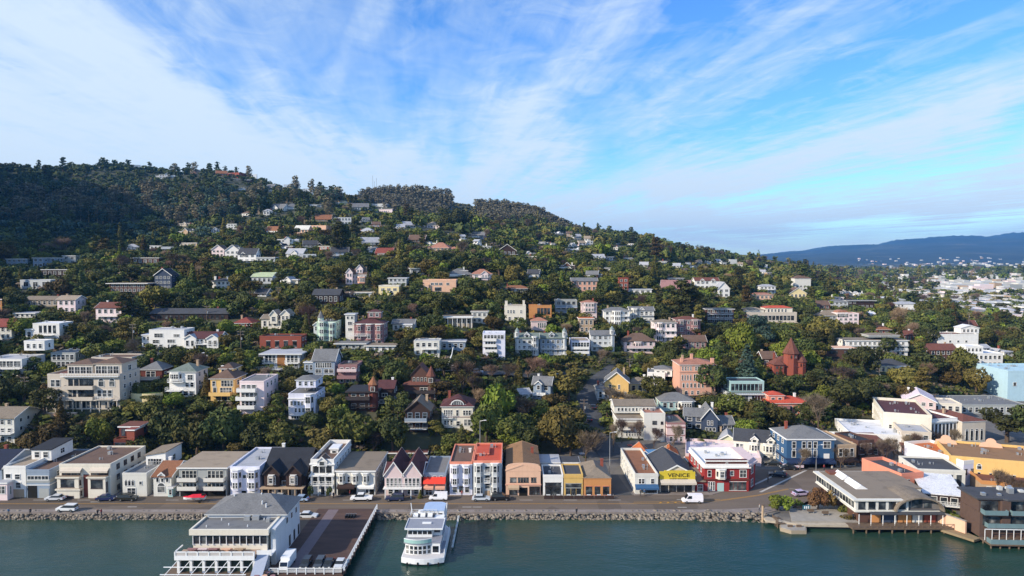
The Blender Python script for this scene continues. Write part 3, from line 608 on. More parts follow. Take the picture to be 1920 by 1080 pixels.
sg = q.build('signboard', mat('sign_yellow', 'CDB534', .6, .08), s_['o'])
def text(par, body, size, loc, col, name='lettering', rz=0, xs=1.0, bold=0):
    c = bpy.data.curves.new(name, 'FONT'); c.body = body; c.size = size; c.align_x = 'CENTER'; c.align_y = 'CENTER'; c.extrude = .015; c.offset = bold
    c.materials.append(mat('letter_' + col, col, .7, .02)); t0 = link('tmp', c); dg = bpy.context.evaluated_depsgraph_get(); dg.update(); me = bpy.data.meshes.new_from_object(t0.evaluated_get(dg)); bpy.data.objects.remove(t0)
    o = link(name, me, par, loc); o.rotation_euler = (R(90), 0, rz); o.scale = (xs, 1, 1); return o
text(sg, 'VENICE', 1.35, (.3, -.38, s_['h'] + 1.72), '3A3416', xs=1.25, bold=.015); text(sg, 'GOURMET DELICATESSEN', .42, (.3, -.38, s_['h'] + .82), '3A3416', xs=.95)
W_(1304, 1320, 922, 903, 'red', 'shed', 'taupe', 'tiny red shop', 'tiny red and white shop squeezed between the yellow sign shop and the red corner building', d=7, rh=1.2, sw=0, wins=[(.1, .7, 1, .2, .9, .8)])
W_(1320, 1404, 922, 876, 'red', 'flat', 'pinkwhite', 'red corner building', 'red two storey corner building with white cornice, bow window and maroon skirt roof', d=16, edge='white', pw=.8,
   wins=[(.62, .88, 1, .07, .15, .8), (.66, .86, 1, .58, .66, .8), (.60, .88, 1, .78, .96, .75), (.06, .40, 3, .08, .24, .8), (.06, .40, 4, .56, .95, .85, 'plain')], side='L',
   ex=[('bay', .25, .50, .54, .92, 1.0, 1, 'cream'), ('door', .29, .44, .36, 'teal'), ('band', .47, 'redbrown', .35, .2), ('band', .97, 'white', .3, .45), ('blk', .06, .98, .9, .9, 6.2, 7.7, 'redbrown', 'slab', 'maroon', None, 'skirt_roof', [(.45, .5, 1, .5, .51)])])
q = MB(); s_ = HOUSES[-1]; w2 = s_['w'] / 2; hh = s_['h']; q.prism([(w2, 0), (w2 + 3.2, 4.5), (w2 + 3.2, 15), (w2, 15)], -.3, hh); c_ = q.build('corner_wing', wallm('red'), s_['o'])
q = MB(); q.prism([(w2 - .2, -.5), (w2 + 3.75, 4.3), (w2 + 3.7, 15.3), (w2 - .2, 15.3)], hh, hh + .5); q.prism([(w2 - .2, .6), (w2 + 2.8, 4.8), (w2 + 2.8, 14.5), (w2 - .2, 14.5)], hh + .5, hh + 1.3); q.build('cornice', wallm('pink'), c_)
for z_ in (.8, 4.2): link('window', winmesh(1.6, 1.8, 'trim', 'sash'), c_, (w2 + 1.6, 2.25, z_)).rotation_euler = (0, 0, math.atan2(4.5, 3.2))
# buildings behind the shop row
def B_(L, Rt, B, T, wall, rk, rc, short, label, z=1.4, **k):
    k.setdefault('cat', 'building'); k.setdefault('name', 'town_building'); k.setdefault('dn', .5)
    return H(L, Rt, B, T, wall, rk, rc, short, label, z=z, **k)
B_(1196, 1222, 900, 856, 'offwhite', 'gy', 'orange', 'left orange roofed shed', 'white shed with a bright orange gabled roof behind the blue awning building', d=9, rh=1.6, D=198, side='L')
B_(1216, 1240, 900, 868, 'blue', 'shed', 'blue', 'blue roofed shed', 'small shed with a light blue sloping roof behind the yellow sign shop', d=6, D=193, rh=1.8)
B_(1244, 1272, 896, 866, 'sage', 'gy', 'orange', 'right orange roofed shed', 'sage green shed with orange gabled roof, left of the pink walled hall', d=13, D=203, rh=1.6, rz=-10)
B_(1268, 1292, 904, 876, 'sage', 'shed', 'taupe', 'sage lean-to', 'small pale sage lean-to behind the tiny red shop', d=6, D=194)
B_(1288, 1422, 884, 860, 'pink', 'flat', 'pinkwhite', 'pink walled hall', 'long pink walled hall with a broad pinkish white flat roof behind the red corner building', d=18, D=203, rz=-14, side='L', pw=.9, sw=0)
B_(1292, 1314, 902, 866, 'peach', 'slab', 'orange', 'peach block', 'small peach block with an orange roof against the pink walled hall', d=4, D=196)
B_(1344, 1384, 864, 828, 'sage', 'gy', 'ltgrey', 'sage gabled house', 'small sage green gabled house left of the long cream building', D=222, d=12, rz=-15, z=2, rh=2.2)
B_(1380, 1472, 872, 829, 'cream', 'gx', 'dkgrey', 'long cream building', 'long cream two storey building with small white gablets on a dark roof, by the intersection', D=209, d=11, rh=2.3, rz=-19, ov=.3,
   wins=[(.60, .86, 2, .03, .18, .7), (.60, .86, 3, .28, .48, .8), (.60, .86, 3, .54, .76, .8), (.60, .86, 2, .82, .97, .7), (.06, .42, 7, .2, .97, .6, 'plain')], ex=[('dorm', .38, 2.0, -.3, 6.6), ('dorm', .68, 2.0, -.3, 6.6), ('band', .5, 'trim', .25, .2), ('bay', .28, .48, .52, .95, .7, 2), ('bay', .54, .76, .52, .95, .7, 2)])
B_(1474, 1564, 877, 824, 'blue', 'hip', 'grey', 'blue hotel', 'blue three storey hotel with white framed sash windows and a navy ground floor awning', d=13, rh=2.6, z=1.3, ov=.3,
   wins=[(.70, .92, 1, .1, .2, .75), (.70, .92, 3, .3, .66, .62), (.70, .92, 1, .76, .93, .9), (.38, .60, 1, .1, .2, .75, 'arch'), (.38, .60, 3, .3, .66, .62, 'arch')],
   ex=[('band', .985, 'trim', .3, .35), ('awn', 0, 1, .3, 1.6, 'navy'), ('door', .02, .98, .18, 'dark'), ('door', .78, .9, .5, 'trim'), ('band', .27, 'navy', .5, .1)])
B_(1566, 1606, 875, 836, 'tan', 'flat', 'taupe', 'tan brick shop building', 'tan two storey corner building with a dark canopy, right of the blue hotel', d=16, rz=6, z=1.3, wins=[(.50, .85, 3, .08, .92, .6), (.05, .3, 3, .05, .95, .9, 'plain')], ex=[('awn', 0, 1, .42, 1.6, 'dkbrown')])
B_(1606, 1640, 868, 828, 'brown', 'flat', 'dark', 'dark shop building', 'dark brown two storey shop building right of the tan brick building', d=10, rz=14, z=1.3, ex=[('awn', 0, 1, .4, 1.4, 'dkbrown')])
B_(1632, 1664, 858, 838, 'rose', 'shed', 'redbrown', 'red sloping roof building', 'low building with a red brown sloping roof, right of the dark shop building', d=9, rh=1.8)
B_(1598, 1700, 842, 818, 'white', 'flat', 'white', 'white roofed block', 'low white block with a broad bright white roof behind the street trees', d=20, z=2, rz=-12, pw=.7)
B_(1572, 1640, 846, 826, 'offwhite', 'flat', 'white', 'long white roofed shop', 'long low building with pale roof above the tan brick shop building', d=9, rz=-8)
B_(1694, 1742, 850, 812, 'beige', 'flat', 'ltgrey', 'beige arcade building', 'beige building with a row of small windows under bare street trees', d=12, rz=-16, pw=.5)
B_(1662, 1738, 832, 781, 'cream', 'flat', 'maroon', 'cream bank wing', 'large cream bank building with a brown roof and blank side wall', d=26, rz=-20, pw=1.0, side='L', wins=[(.5, .66, 1, .1, .2, .6), (.5, .66, 1, .4, .5, .6), (.5, .66, 1, .8, .9, .5)])
B_(1738, 1798, 832, 788, 'white', 'flat', 'maroon', 'pilastered bank front', 'white bank front with tall pilasters between narrow dark windows', d=26, rz=12, pw=.6, ex=[('band', .93, 'trim', .4, .5), ('band', .1, 'grey', .5, .1)], wins=[(.15, .85, 7, .04, .98, .5, 'plain')], fc='offwhite')
B_(1800, 1850, 832, 790, 'beige', 'hip', 'redbrown', 'arched window building', 'beige building with four tall arched windows and a red brown roof', d=16, rh=1.4, rz=10, ov=.2, wins=[(.15, .60, 4, .1, .95, .5, 'arch')])
B_(1700, 1748, 775, 752, 'pink', 'gy', 'pinkwhite', 'white gabled hall', 'pale gabled hall with a pinkish white roof behind the cream bank', d=14, z=4, rz=-25, rh=2.6)
B_(1750, 1800, 776, 758, 'cream', 'flat', 'beige', 'cream annex', 'low cream annex right of the pale gabled hall', d=10, z=4, rz=-12)
B_(1796, 1925, 778, 760, 'grey', 'flat', 'grey', 'grey warehouse', 'long grey roofed warehouse in front of the cyan building', d=18, z=1.6, pw=.3)
B_(1888, 1990, 752, 697, 'cyan', 'flat', 'cyan', 'cyan building', 'big sky blue building with a small square window at the right edge of the photo', d=20, z=2, wins=[(.52, .64, 1, .36, .42, .9), (.52, .64, 1, .1, .16, .9)], sw=0)
B_(1850, 1880, 740, 700, 'teal', 'flat', 'ltgrey', 'pale teal house', 'pale blue green house with a balcony beside the cyan building', d=10, ex=[('bal', .0, .9, .35, 2)], z=2)
B_(1700, 1740, 862, 846, 'rose', 'shed', 'redbrown', 'brown sloped roof shop', 'low shop with a red brown roof behind the coral building', d=14, rz=-20, rh=.8, z=1.3)
B_(1722, 1806, 922, 884, 'offwhite', 'flat', 'dkgrey', 'white pillared building', 'white building with big square openings and a cluttered dark roof', d=12, z=1.3, rz=-8, side='L', pw=.5, wins=[(.3, .85, 2, .04, .44, .8, 'plain'), (.3, .85, 2, .6, .96, .6, 'plain')])
B_(1800, 1864, 908, 868, 'lavwhite', 'flat', 'orange', 'white box with orange roof', 'white box shaped building with a broad orange flat roof and three square windows', d=20, z=1.3, rz=14, pw=.9, edge='white', side='L', wins=[(.50, .76, 1, .02, .14, .9, 'plain'), (.56, .74, 1, .26, .42, .9, 'plain'), (.52, .70, 1, .62, .80, .9, 'plain')], fc='dark', ws='plain', sw=0)
B_(1622, 1684, 905, 860, 'coral', 'none', 'dkgrey', '', 'x', D=190, d=1) if False else None
# coral building: long wall facing the street, short end towards the water
o_ = PZ(1620, 897, 1.3); e_ = PZ(1688, 930, 1.3)
B_(1686, 1734, 932, 893, 'coral', 'flat', 'dkgrey', 'coral building', 'coral orange building with teal windows and a dark flat roof', d=14, z=1.3, rz=13, side='L', pw=.9, sw=0, wins=[(.55, .85, 1, .08, .38, .9, 'plain'), (.55, .85, 1, .58, .92, .9, 'plain'), (.1, .4, 1, .6, .9, .8, 'plain')], fc='teal', ex=[('door', .12, .4, .42, 'dark')])
B_(1800, 1980, 915, 868, 'yellow', 'flat', 'dirt', 'yellow mission building', 'golden yellow building with curved parapets and a tan roof near the right edge', d=18, z=1.3, rz=-20, edge='yellow', pw=.7, wins=[(.40, .52, 6, .1, .7, .2, 'plain'), (.66, .78, 2, .1, .3, .4, 'arch')], side='L', sw=0)
s_ = HOUSES[-1]
for u in (-.42, .0, .40):
    q = MB(); x = u * s_['w']; q.extr([(x - 3, s_['h'] - .2), (x + 3, s_['h'] - .2), (x + 2.4, s_['h'] + 1.1)] + [(x + 1.3 * math.cos(a), s_['h'] + 1.4 + 1.2 * math.sin(a)) for a in np.linspace(0, math.pi, 7)] + [(x - 2.4, s_['h'] + 1.1)], 15.7, 16.1, 'y'); q.build('curved_gable', wallm('peach'), s_['o'])
B_(1738, 1800, 955, 928, 'dkbrown', 'shed', 'white', 'white metal roof building', 'brown building with a broad white metal roof, between coral building and water condos', d=12, z=1.3, rz=-18, rh=1.4, edge='white', ex=[('bal', .2, 1, .35, 1.2)], wins=[(.2, .8, 3, .1, .9, .6)])
B_(1850, 1970, 934, 912, 'tan', 'flat', 'redbrown', 'brown yard building', 'low building with a brown flat roof and an orange curved parapet behind the water condos', d=14, z=1.3, rz=-16, edge='orange', pw=.8, sw=0)
# small blocks behind the shops on the left
B_(728, 800, 868, 850, 'redbrown', 'slab', 'redbrown', 'brown roofed rear building', 'long brown roofed building behind the pink twin gabled house', D=200, d=8, z=4)
B_(1014, 1048, 888, 868, 'ltgrey', 'slab', 'ltgrey', 'pale roofed rear block', 'low block with pale blue grey roof behind the white shopfront', D=189, d=7, z=1.3)
B_(1052, 1085, 890, 868, 'grey', 'slab', 'dkgrey', 'dark roofed rear block', 'low dark roofed block behind the yellow shopfront', D=190, d=5, z=1.3)
# ------------------------------------------------------------------ houses on the hillside, nearest first
H(-30, 28, 832, 784, 'offwhite', 'gx', 'taupe', 'left edge porch house', 'grey white house with a glazed porch cut by the left edge above the waterfront row', d=12, rh=2.0, rz=0, ex=[('bal', .4, 1, .42, 1.6)])
H(214, 246, 866, 826, 'redbrown', 'flat', 'rust', 'red brown tower house', 'red brown modern tower house with tall blue glass and a slim brick chimney', d=7, wins=[(.1, .9, 3, .04, .7, .98, 'plain')], fc='slate', ex=[('blk', .9, 1.35, -1, 5, 0, 9.2, 'brick', 'slab', 'red', None, 'stair_tower', [(.4, .42, 1, .4, .6)]), ('blk', .1, 1.3, 2, 6, 6.5, 9.4, 'redbrown', 'slab', 'redbrown', None, 'upper_floor', [(.2, .8, 3)])])
H(90, 226, 768, 704, 'beige', 'flat', 'redbrown', 'big beige mansion', 'huge beige five level mansion with pale columns, balconies and arched windows', d=12, edge='beige', pw=.5, dn=3,
  wins=[(.68, .86, 2, .04, .18, .75), (.66, .9, 2, .28, .44, .8, 'plain'), (.66, .9, 3, .44, .64, .95, 'plain'), (.68, .84, 2, .67, .97, .5, 'arch'), (.36, .56, 3, .04, .18, .7), (.34, .58, 2, .28, .40, .8, 'plain'), (.34, .58, 4, .42, .64, .95, 'plain'), (.36, .56, 3, .68, .9, .7), (.04, .24, 3, .28, .44, .7, 'plain'), (.04, .24, 4, .46, .74, .8, 'plain'), (.03, .22, 3, .78, .97, .5, 'plain')],
  ex=[('blk', .22, .58, 2.2, 9, 10.2, 13.6, 'beige', 'hip', 'brown', 1.3, 'upper_floor', [(.15, .8, 4, .04, .96, .85)]), ('blk', .60, .98, 2.2, 9, 10.2, 13.9, 'beige', 'hip', 'brown', 1.5, 'upper_floor', [(.15, .8, 4, .04, .9, .85)]), ('bal', .24, .66, .30, 1.6, 'beige', 1, 'beige'), ('bal', .24, .66, .62, 1.4, 'beige', 1, 'beige'), ('bal', .0, .2, .3, 1.2, 'beige', 1, 'beige'), ('bal', .70, .92, .32, 1.8, 'trim', 0, 'beige'), ('posts', 9, .28, 1.3, 'beige'), ('bal', .2, 1, .98, .9)])
H(172, 248, 702, 672, 'peach', 'flat', 'brown', 'peach house behind the mansion', 'peach flat roofed house standing directly behind the big beige mansion', d=9, edge='beige')
H(-30, 42, 706, 674, 'white', 'flat', 'ltgrey', 'left edge white modern house', 'white modern house with a glazed front at the left edge beside the big beige mansion', d=12, pw=.2, fc='trim', wins=[(.55, .9, 5, .03, .97, .9), (.1, .4, 4, .2, .97, .8)], ex=[('bal', 0, 1, .47, 1.2), ('blk', .75, 1.3, 6, 5, 8, 11, 'white', 'flat', 'ltgrey')])
H(96, 142, 690, 662, 'grey', 'flat', 'grey', 'trellised house', 'grey house covered by a pale trellis above the big beige mansion', d=8, pw=.2, wins=[(.1, .42, 5, .05, .95, .8), (.55, .9, 5, .05, .95, .8)])
H(62, 112, 637, 607, 'white', 'flat', 'white', 'white cube house', 'white cubic modern house with grey side wall and a low left terrace', d=9, pw=.2, wins=[(.4, .9, 4, .2, .9, .6, 'plain')], ex=[('blk', -.28, .0, 0, 6, 0, 4, 'white', 'slab', 'white'), ('bal', .1, .8, .3, 1.3)])
H(-20, 22, 637, 612, 'offwhite', 'gx', 'red', 'left edge red roofed house', 'house with a bright red tile roof at the left edge of the photo', d=8, rh=2.6)
H(264, 304, 716, 693, 'redbrown', 'hip', 'grey', 'dark red bungalow', 'dark red house with grey hipped roof, right of the big beige mansion', d=8, wins=[(.4, .85, 2, .25, .7, .9)], ex=[('bal', -.02, .9, .22, 1.8, 'beige', 1)])
H(318, 368, 745, 697, 'white', 'hip', 'green', 'white three storey villa', 'white three storey villa with balconies and a grey green hipped roof', d=9, rh=2.2, ex=[('bal', .0, .58, .62, 1.5), ('bal', -.06, .5, .28, 2.0), ('bay', .02, .5, .66, .98, .9, 3)], wins=[(.68, .88, 1, .66, .92, .7), (.40, .56, 2, .58, .95, .7), (.06, .24, 4, .05, .95, .7)])
H(395, 440, 752, 710, 'yellow', 'hip', 'brown', 'yellow villa', 'golden yellow villa with brown hipped roof and ivy on its corner', d=10, rh=2.4, wins=[(.66, .88, 1, .05, .25, .7), (.66, .90, 4, .45, .95, .75), (.34, .58, 1, .08, .28, .6, 'arch'), (.34, .6, 4, .4, .9, .75), (.02, .22, 3, .2, .95, .8, 'plain')], ex=[('bal', .0, .9, .28, 1.6, 'yellow', 1, 'yellow'), ('blk', .1, .7, 5, 7, 8.0, 9.5, 'yellow', 'hip', 'brown', 1.5)])
H(450, 496, 776, 716, 'palepink', 'flat', 'grey', 'pale pink tiered house', 'pale pink four level house with curved tiers of white balconies', d=13, ov=.5, pw=.3, ex=[('bal', -.05, .72, .72, 1.8, 'white', 1), ('bal', -.08, .72, .46, 2.0, 'white', 1), ('bal', -.04, .66, .18, 1.6, 'white', 1), ('blk', .0, .3, 3, 4, 0, 0.6, 'palepink', 'slab', 'white')], wins=[(.76, .9, 3, .05, .7, .8), (.50, .64, 4, .05, .75, .8), (.24, .38, 4, .05, .7, .7)])
H(541, 592, 786, 739, 'lavwhite', 'flat', 'grey', 'blue white house', 'bluish white four level house with white trim and a glazed lower gallery', d=11, pw=.2, wins=[(.56, .72, 4, .05, .58, .6), (.28, .44, 3, .2, .62, .6), (.02, .14, 9, .1, .95, .85)], ex=[('bay', .60, .95, .14, 1.0, 1.4, 2), ('blk', .22, .95, 2, 8, 9.3, 11.6, 'lavwhite', 'hip', 'grey', .8, 'upper_floor'), ('band', .8, 'trim', .3, .2), ('bal', .05, .6, .18, 1.2)])
H(494, 562, 692, 664, 'white', 'slab', 'ltgrey', 'wood panelled modern house', 'wide modern white house with a wood panelled centre, overhanging roof and deck', d=11, ov=1.2, wins=[(.45, .9, 3, .04, .34, .8), (.45, .9, 3, .64, .96, .8), (.05, .35, 2, .04, .3, .8), (.05, .35, 3, .66, .96, .8)], ex=[('door', .38, .60, .95, 'wood'), ('bal', -.15, 1.02, .08, 4.0), ('bal', 0, .35, .42, 1.5), ('bal', .62, 1.0, .42, 1.5), ('posts', 5, .02, 3.6)])
H(587, 628, 711, 676, 'bluegrey', 'gx', 'grey', 'blue grey gabled house', 'blue grey house with white windows and a grey gabled roof, centre left', d=9, rh=3.2, wins=[(.62, .88, 7, .12, .85, .75), (.34, .52, 1, .1, .4, .9), (.34, .52, 2, .5, .95, .85), (.05, .24, 2, .1, .4, .8), (.05, .24, 2, .5, .95, .8)], ex=[('blk', -.45, 0, 1, 6, 2, 5.4, 'bluegrey', 'slab', 'ltgrey')])
H(634, 670, 722, 686, 'rose', 'flat', 'brown', 'rose brown house', 'red brown house with a rose terrace, right of the blue grey gabled house', d=9, ex=[('bal', 0, 1, .38, 1.8, 'rose', 1, 'rose'), ('bal', 0, 1, .72, 1.4, 'pink', 1, 'rose')])
H(280, 346, 654, 619, 'white', 'flat', 'ltgrey', 'long white house', 'long white two storey house with terrace wing in front of a hedge', d=9, pw=.2, wins=[(.62, .82, 1, .12, .42, .8), (.64, .78, 1, .66, .9, .7), (.30, .48, 1, .08, .3, .8), (.32, .5, 1, .5, .75, .8), (.02, .22, 2, .1, .4, .6), (.05, .22, 3, .5, .8, .5)], ex=[('blk', -.25, 0, 1, 6, 0, 5, 'white', 'slab', 'white')])
H(348, 412, 654, 634, 'white', 'gx', 'maroon', 'twin gabled white annex', 'white house with two gables and dark red roof, right of the long white house', d=8, rh=2.0, wins=[(.1, .4, 6, .05, .95, .6), (.55, .85, 3, .3, .66, .5)], ex=[('blk', 0, .34, -1.2, 5, 0, 4.0, 'white', 'gy', 'ltgrey', 1.4), ('blk', .66, 1, -1.2, 5, 0, 4.0, 'white', 'gy', 'ltgrey', 1.4), ('bal', .3, .95, .44, 1.4)])
H(490, 532, 617, 598, 'cream', 'gx', 'taupe', 'cream victorian', 'cream victorian house with two gables and tall windows', d=9, rh=1.5, ex=[('blk', .42, .75, -1, 6, 2.2, 6.0, 'cream', 'gy', 'tan', 1.8), ('blk', .9, 1.3, -1, 6, 0, 6.2, 'cream', 'gy', 'tan', 1.8)])
H(487, 565, 656, 632, 'brick', 'flat', 'dark', 'orange brick house', 'low orange brick red house half hidden below the cream victorian', d=8, wins=[(.2, .7, 4, .1, .95, .5, 'plain')])
H(594, 630, 640, 604, 'palegreen', 'flat', 'dkgrey', 'pale green victorian', 'tall pale green victorian house with turrets and white trim', d=9, pw=.2, ex=[('bay', .1, .5, 0, 1.05, 1.2, 2), ('bay', .62, .95, 0, .95, 1.0, 1), ('turret', .2, 1.2, 9.3, 3, 'palegreen', 'grey'), ('blk', -.2, .1, 1, 6, 0, 6.5, 'ltgrey', 'gy', 'grey')])
H(664, 719, 645, 607, 'rose', 'hip', 'maroon', 'rose apartment house', 'big rose brown apartment house with rows of white framed bay windows', d=10, rh=1.8, ex=[('bay', .08, .3, .2, .96, .8, 1), ('bay', .4, .64, .2, .96, .8, 1), ('bay', .72, .98, .2, .96, .8, 1), ('blk', .4, .85, 4, 4, 10, 12.4, 'rose', 'hip', 'maroon', 1.0, 'roof_room'), ('bal', -.2, .5, .42, 1.2)], wins=[(.05, .15, 5, .05, .95, .7)])
H(648, 665, 640, 590, 'offwhite', 'slab', 'ltgrey', 'slim white tower', 'slim white tower standing just left of the rose apartment house', d=5, wins=[(.84, .94, 2), (.62, .74, 1), (.4, .5, 1)])
H(630, 684, 656, 645, 'grey', 'slab', 'grey', 'grey bungalow', 'flat grey bungalow below the rose apartment house', d=8, ov=.8)
H(686, 740, 661, 649, 'white', 'slab', 'taupe', 'low white bungalow', 'low white bungalow below and right of the rose apartment house', d=7, ov=.7)
H(653, 706, 772, 735, 'brown', 'slab', 'dark', 'brown turret house', 'dark brown multi level house with decks and a small rust coned turret', d=10, ov=.8, ex=[('bal', -.05, .8, .66, 2, 'dark', 1, 'dark'), ('bal', .1, 1, .26, 1.6, 'dark', 0, 'dark'), ('turret', .88, 1.5, 8.2, 2.6, 'redbrown', 'rust'), ('door', .86, .99, .3, 'brick')], fc='offwhite', edge='dark')
H(708, 738, 760, 728, 'dkbrown', 'gx', 'maroon', 'dark side house', 'dark brown narrow house directly right of the brown turret house', d=8, edge='dark', wins=[(.1, .3, 1, .1, .6, .8), (.5, .7, 1, .2, .7, .6)])
H(757, 818, 752, 722, 'brown', 'hip', 'redbrown', 'brown shingled mansion', 'brown shingled mansion with steep red brown roofs and a pointed turret', d=10, rh=1.6, fc='offwhite', ex=[('blk', .2, .75, 2, 6, 5.0, 8.2, 'brown', 'gy', 'redbrown', 3.2, 'gable_wing', [(.2, .7, 4)]), ('turret', .84, 1.4, 8.0, 3.4, 'brown', 'redbrown'), ('bal', 0, 1, .52, 1.6, 'dark', 1, 'dark')], wins=[(.6, .82, 4, .5, .95, .9), (.12, .36, 5, .4, .97, .8)], edge='dark')
H(760, 806, 812, 770, 'dkbrown', 'gy', 'taupe', 'dark slate house', 'dark house with pale decks half hidden by trees, left of the arched gable house', d=9, rh=3, ex=[('bal', 0, .9, .55, 1.8, 'bluegrey', 1), ('bal', .1, .9, .2, 1.6, 'dark')], fc='bluegrey', edge='dark')
H(828, 887, 804, 762, 'cream', 'hip', 'maroon', 'arched gable house', 'cream and mauve house with a maroon roof and a big arched attic window', d=10, rh=2.8, wins=[(.56, .84, 4, .06, .34, .7), (.56, .84, 1, .46, .54, .8), (.6, .82, 3, .68, .94, .85), (.14, .36, 3, .06, .36, .7), (.1, .3, 1, .45, .6, .7), (.12, .38, 2, .7, .95, .6)],
  ex=[('blk', .24, .78, .3, 4, 6.9, 7.2, 'cream', 'barrel', 'maroon', 1.9, 'arched_attic', [(0, .3, 1, .4, .6, .1)]), ('band', .5, 'rose', .15, .12), ('bal', .02, .36, .48, .7), ('bal', .02, .36, .06, .7)])
s_ = HOUSES[-1]; w2 = s_['w'] * .22
q = MB(); q.extr([(w2 * math.cos(a), 6.95 + w2 * .8 * math.sin(a)) for a in np.linspace(0, math.pi, 11)], .1, .27, 'y', 0); q.extr([(w2 * .82 * math.cos(a), 7.1 + w2 * .62 * math.sin(a)) for a in np.linspace(0, math.pi, 11)], .02, .14, 'y', 1)
for k in range(1, 5): q.box(-w2 * .8 + w2 * .4 * k * .8 - .05, -w2 * .8 + w2 * .4 * k * .8 + .05, -.03, .12, 7.1, 7.1 + w2 * .45, 0)
q.build('arched_window', [TRIM, GLASS], s_['o'])
H(776, 824, 668, 640, 'offwhite', 'flat', 'ltgrey', 'white tiered house', 'white tiered house among trees, left of the crane truck', d=8, pw=.3, ex=[('bal', .3, .9, .5, 1.5)])
H(826, 872, 657, 641, 'bluegrey', 'slab', 'ltgrey', 'grey blue low house', 'grey blue low house right of the white tiered house', d=7)
H(736, 776, 622, 607, 'white', 'gx', 'grey', 'white hillside bungalow', 'white bungalow with grey gabled roof right of the rose apartment house', d=8, rh=1.5, ex=[('blk', .5, .95, -2, 4, -1.5, 3, 'white', 'slab', 'white')])
H(905, 947, 672, 626, 'lavwhite', 'flat', 'white', 'white balcony block', 'tall white apartment block with four rows of windows and a garage at its foot', d=9, pw=.3, ex=[('bal', 0, .62, .72, 1.0, 'white', 1), ('bal', 0, .62, .48, 1.0, 'white', 1), ('bal', .1, .65, .26, 1.0, 'white', 1), ('door', .25, .7, .16, 'dark')], wins=[(.80, .95, 6, .04, .95, .8), (.56, .70, 4, .1, .6, .8), (.33, .46, 4, .1, .65, .8)])
H(966, 1010, 666, 634, 'ltgrey', 'gx', 'green', 'left grey townhouse', 'grey townhouse row with small turrets and balconies, left half of the pair', d=9, rh=1.6, ex=[('bal', 0, .95, .36, 1.2), ('bal', 0, .95, .02, 1.2), ('turret', .08, .9, 10, 1.6, 'ltgrey', 'teal'), ('dorm', .5, 2.2, .4, 7.2), ('bay', .7, .95, 0, 1.1, .8, 1)], wins=[(.70, .88, 4), (.38, .56, 4), (.08, .26, 4)])
H(1012, 1062, 666, 634, 'bluegrey', 'gx', 'green', 'right grey townhouse', 'blue grey townhouse row with turret at its right end, right half of the pair', d=9, rh=1.6, ex=[('bal', .05, 1, .36, 1.2), ('bal', .05, 1, .02, 1.4), ('turret', .93, .9, 10, 1.6, 'ltgrey', 'teal'), ('dorm', .45, 2.2, .4, 7.2)], wins=[(.70, .88, 5), (.38, .56, 5), (.08, .26, 5)])
H(1071, 1106, 668, 640, 'lavwhite', 'flat', 'tan', 'white terrace house', 'white flat roofed house with long balconies in front of a turreted block', d=12, side='R', pw=.3, ex=[('bal', 0, .95, .50, 1.2, 'white', 1), ('bal', 0, .95, .2, 1.2, 'white', 1)], wins=[(.6, .92, 6, .03, .97, .8), (.25, .45, 4, .05, .9, .8)])
H(1108, 1152, 660, 628, 'ltgrey', 'gx', 'grey', 'turreted block', 'pale grey block with turret, right behind the white terrace house', d=8, rh=1.5, ex=[('turret', .9, 1.0, 10, 1.5, 'ltgrey', 'teal'), ('bal', .1, .8, .34, 1.2)])
H(1170, 1228, 662, 640, 'pink', 'hip', 'brown', 'brown hipped pink house', 'pinkish house with a broad brown hipped roof and white balconies', d=10, rh=3.2, edge='dark', ex=[('bal', .1, .95, .45, 1.5, 'pink', 1), ('bay', .3, .6, .5, .95, .8, 2)])
H(1227, 1268, 643, 605, 'palepink', 'hip', 'taupe', 'pink and brown flats', 'pink and brown flats with tiers of bays and white balconies', d=9, rh=1.2, ex=[('bay', .1, .4, .1, 1, .9, 2), ('bal', .4, 1, .6, 1.2), ('bal', .4, 1, .3, 1.2)])
H(1268, 1313, 640, 600, 'rose', 'hip', 'redbrown', 'rose flats', 'rose brown flats with red brown roof, right of the pink and brown flats', d=9, rh=1.5, ex=[('bay', .05, .35, .1, 1, .9, 1), ('bay', .6, .95, .1, 1, .9, 1)])
H(1282, 1324, 655, 640, 'rose', 'gx', 'brown', 'brown cottage', 'brown cottage with steep gabled roofs below the rose flats', d=7, rh=2.4)
H(1132, 1180, 611, 583, 'white', 'hip', 'grey', 'left white flats', 'white flats with hexagonal bays, left of the gabled white flats', d=8, rh=1.6, ex=[('bay', .3, .75, 0, 1, 1.4, 3), ('bal', .3, 1, .65, 1), ('bal', .3, 1, .3, 1)])
H(1181, 1226, 608, 582, 'offwhite', 'gx', 'grey', 'gabled white flats', 'white flats with grey gables and turret bays, right part of the white pair', d=8, rh=1.6, ex=[('bay', .05, .35, 0, 1.15, 1.2, 2), ('bal', .4, 1, .65, 1), ('bal', .4, 1, .3, 1), ('dorm', .5, 2.4, .3, 6)])
H(946, 986, 607, 574, 'cream', 'flat', 'brown', 'cream tower house', 'tall cream house with a chimney at each roof corner', d=8, pw=.3, wins=[(.60, .76, 3, .1, .5, .5), (.60, .76, 1, .7, .85, .6), (.2, .36, 3, .1, .9, .4)], ex=[('chim', .08, 1, 8.8, 1.6, 1.2, 'cream'), ('chim', .9, 1, 8.8, 1.8, 1.0, 'cream')])
H(992, 1034, 600, 574, 'orange', 'flat', 'redbrown', 'orange wood house', 'modern house with an orange wall and dark glass behind the pink roofed cottage', d=7, wins=[(.4, .85, 4, .35, .95, .8, 'plain')], fc='redbrown')
H(996, 1025, 620, 602, 'pink', 'hip', 'salmon', 'pink roofed cottage', 'small white cottage with a pink hipped roof and four tall windows', d=6, rh=1.5, wins=[(.3, .8, 4, .4, .95, .7)])
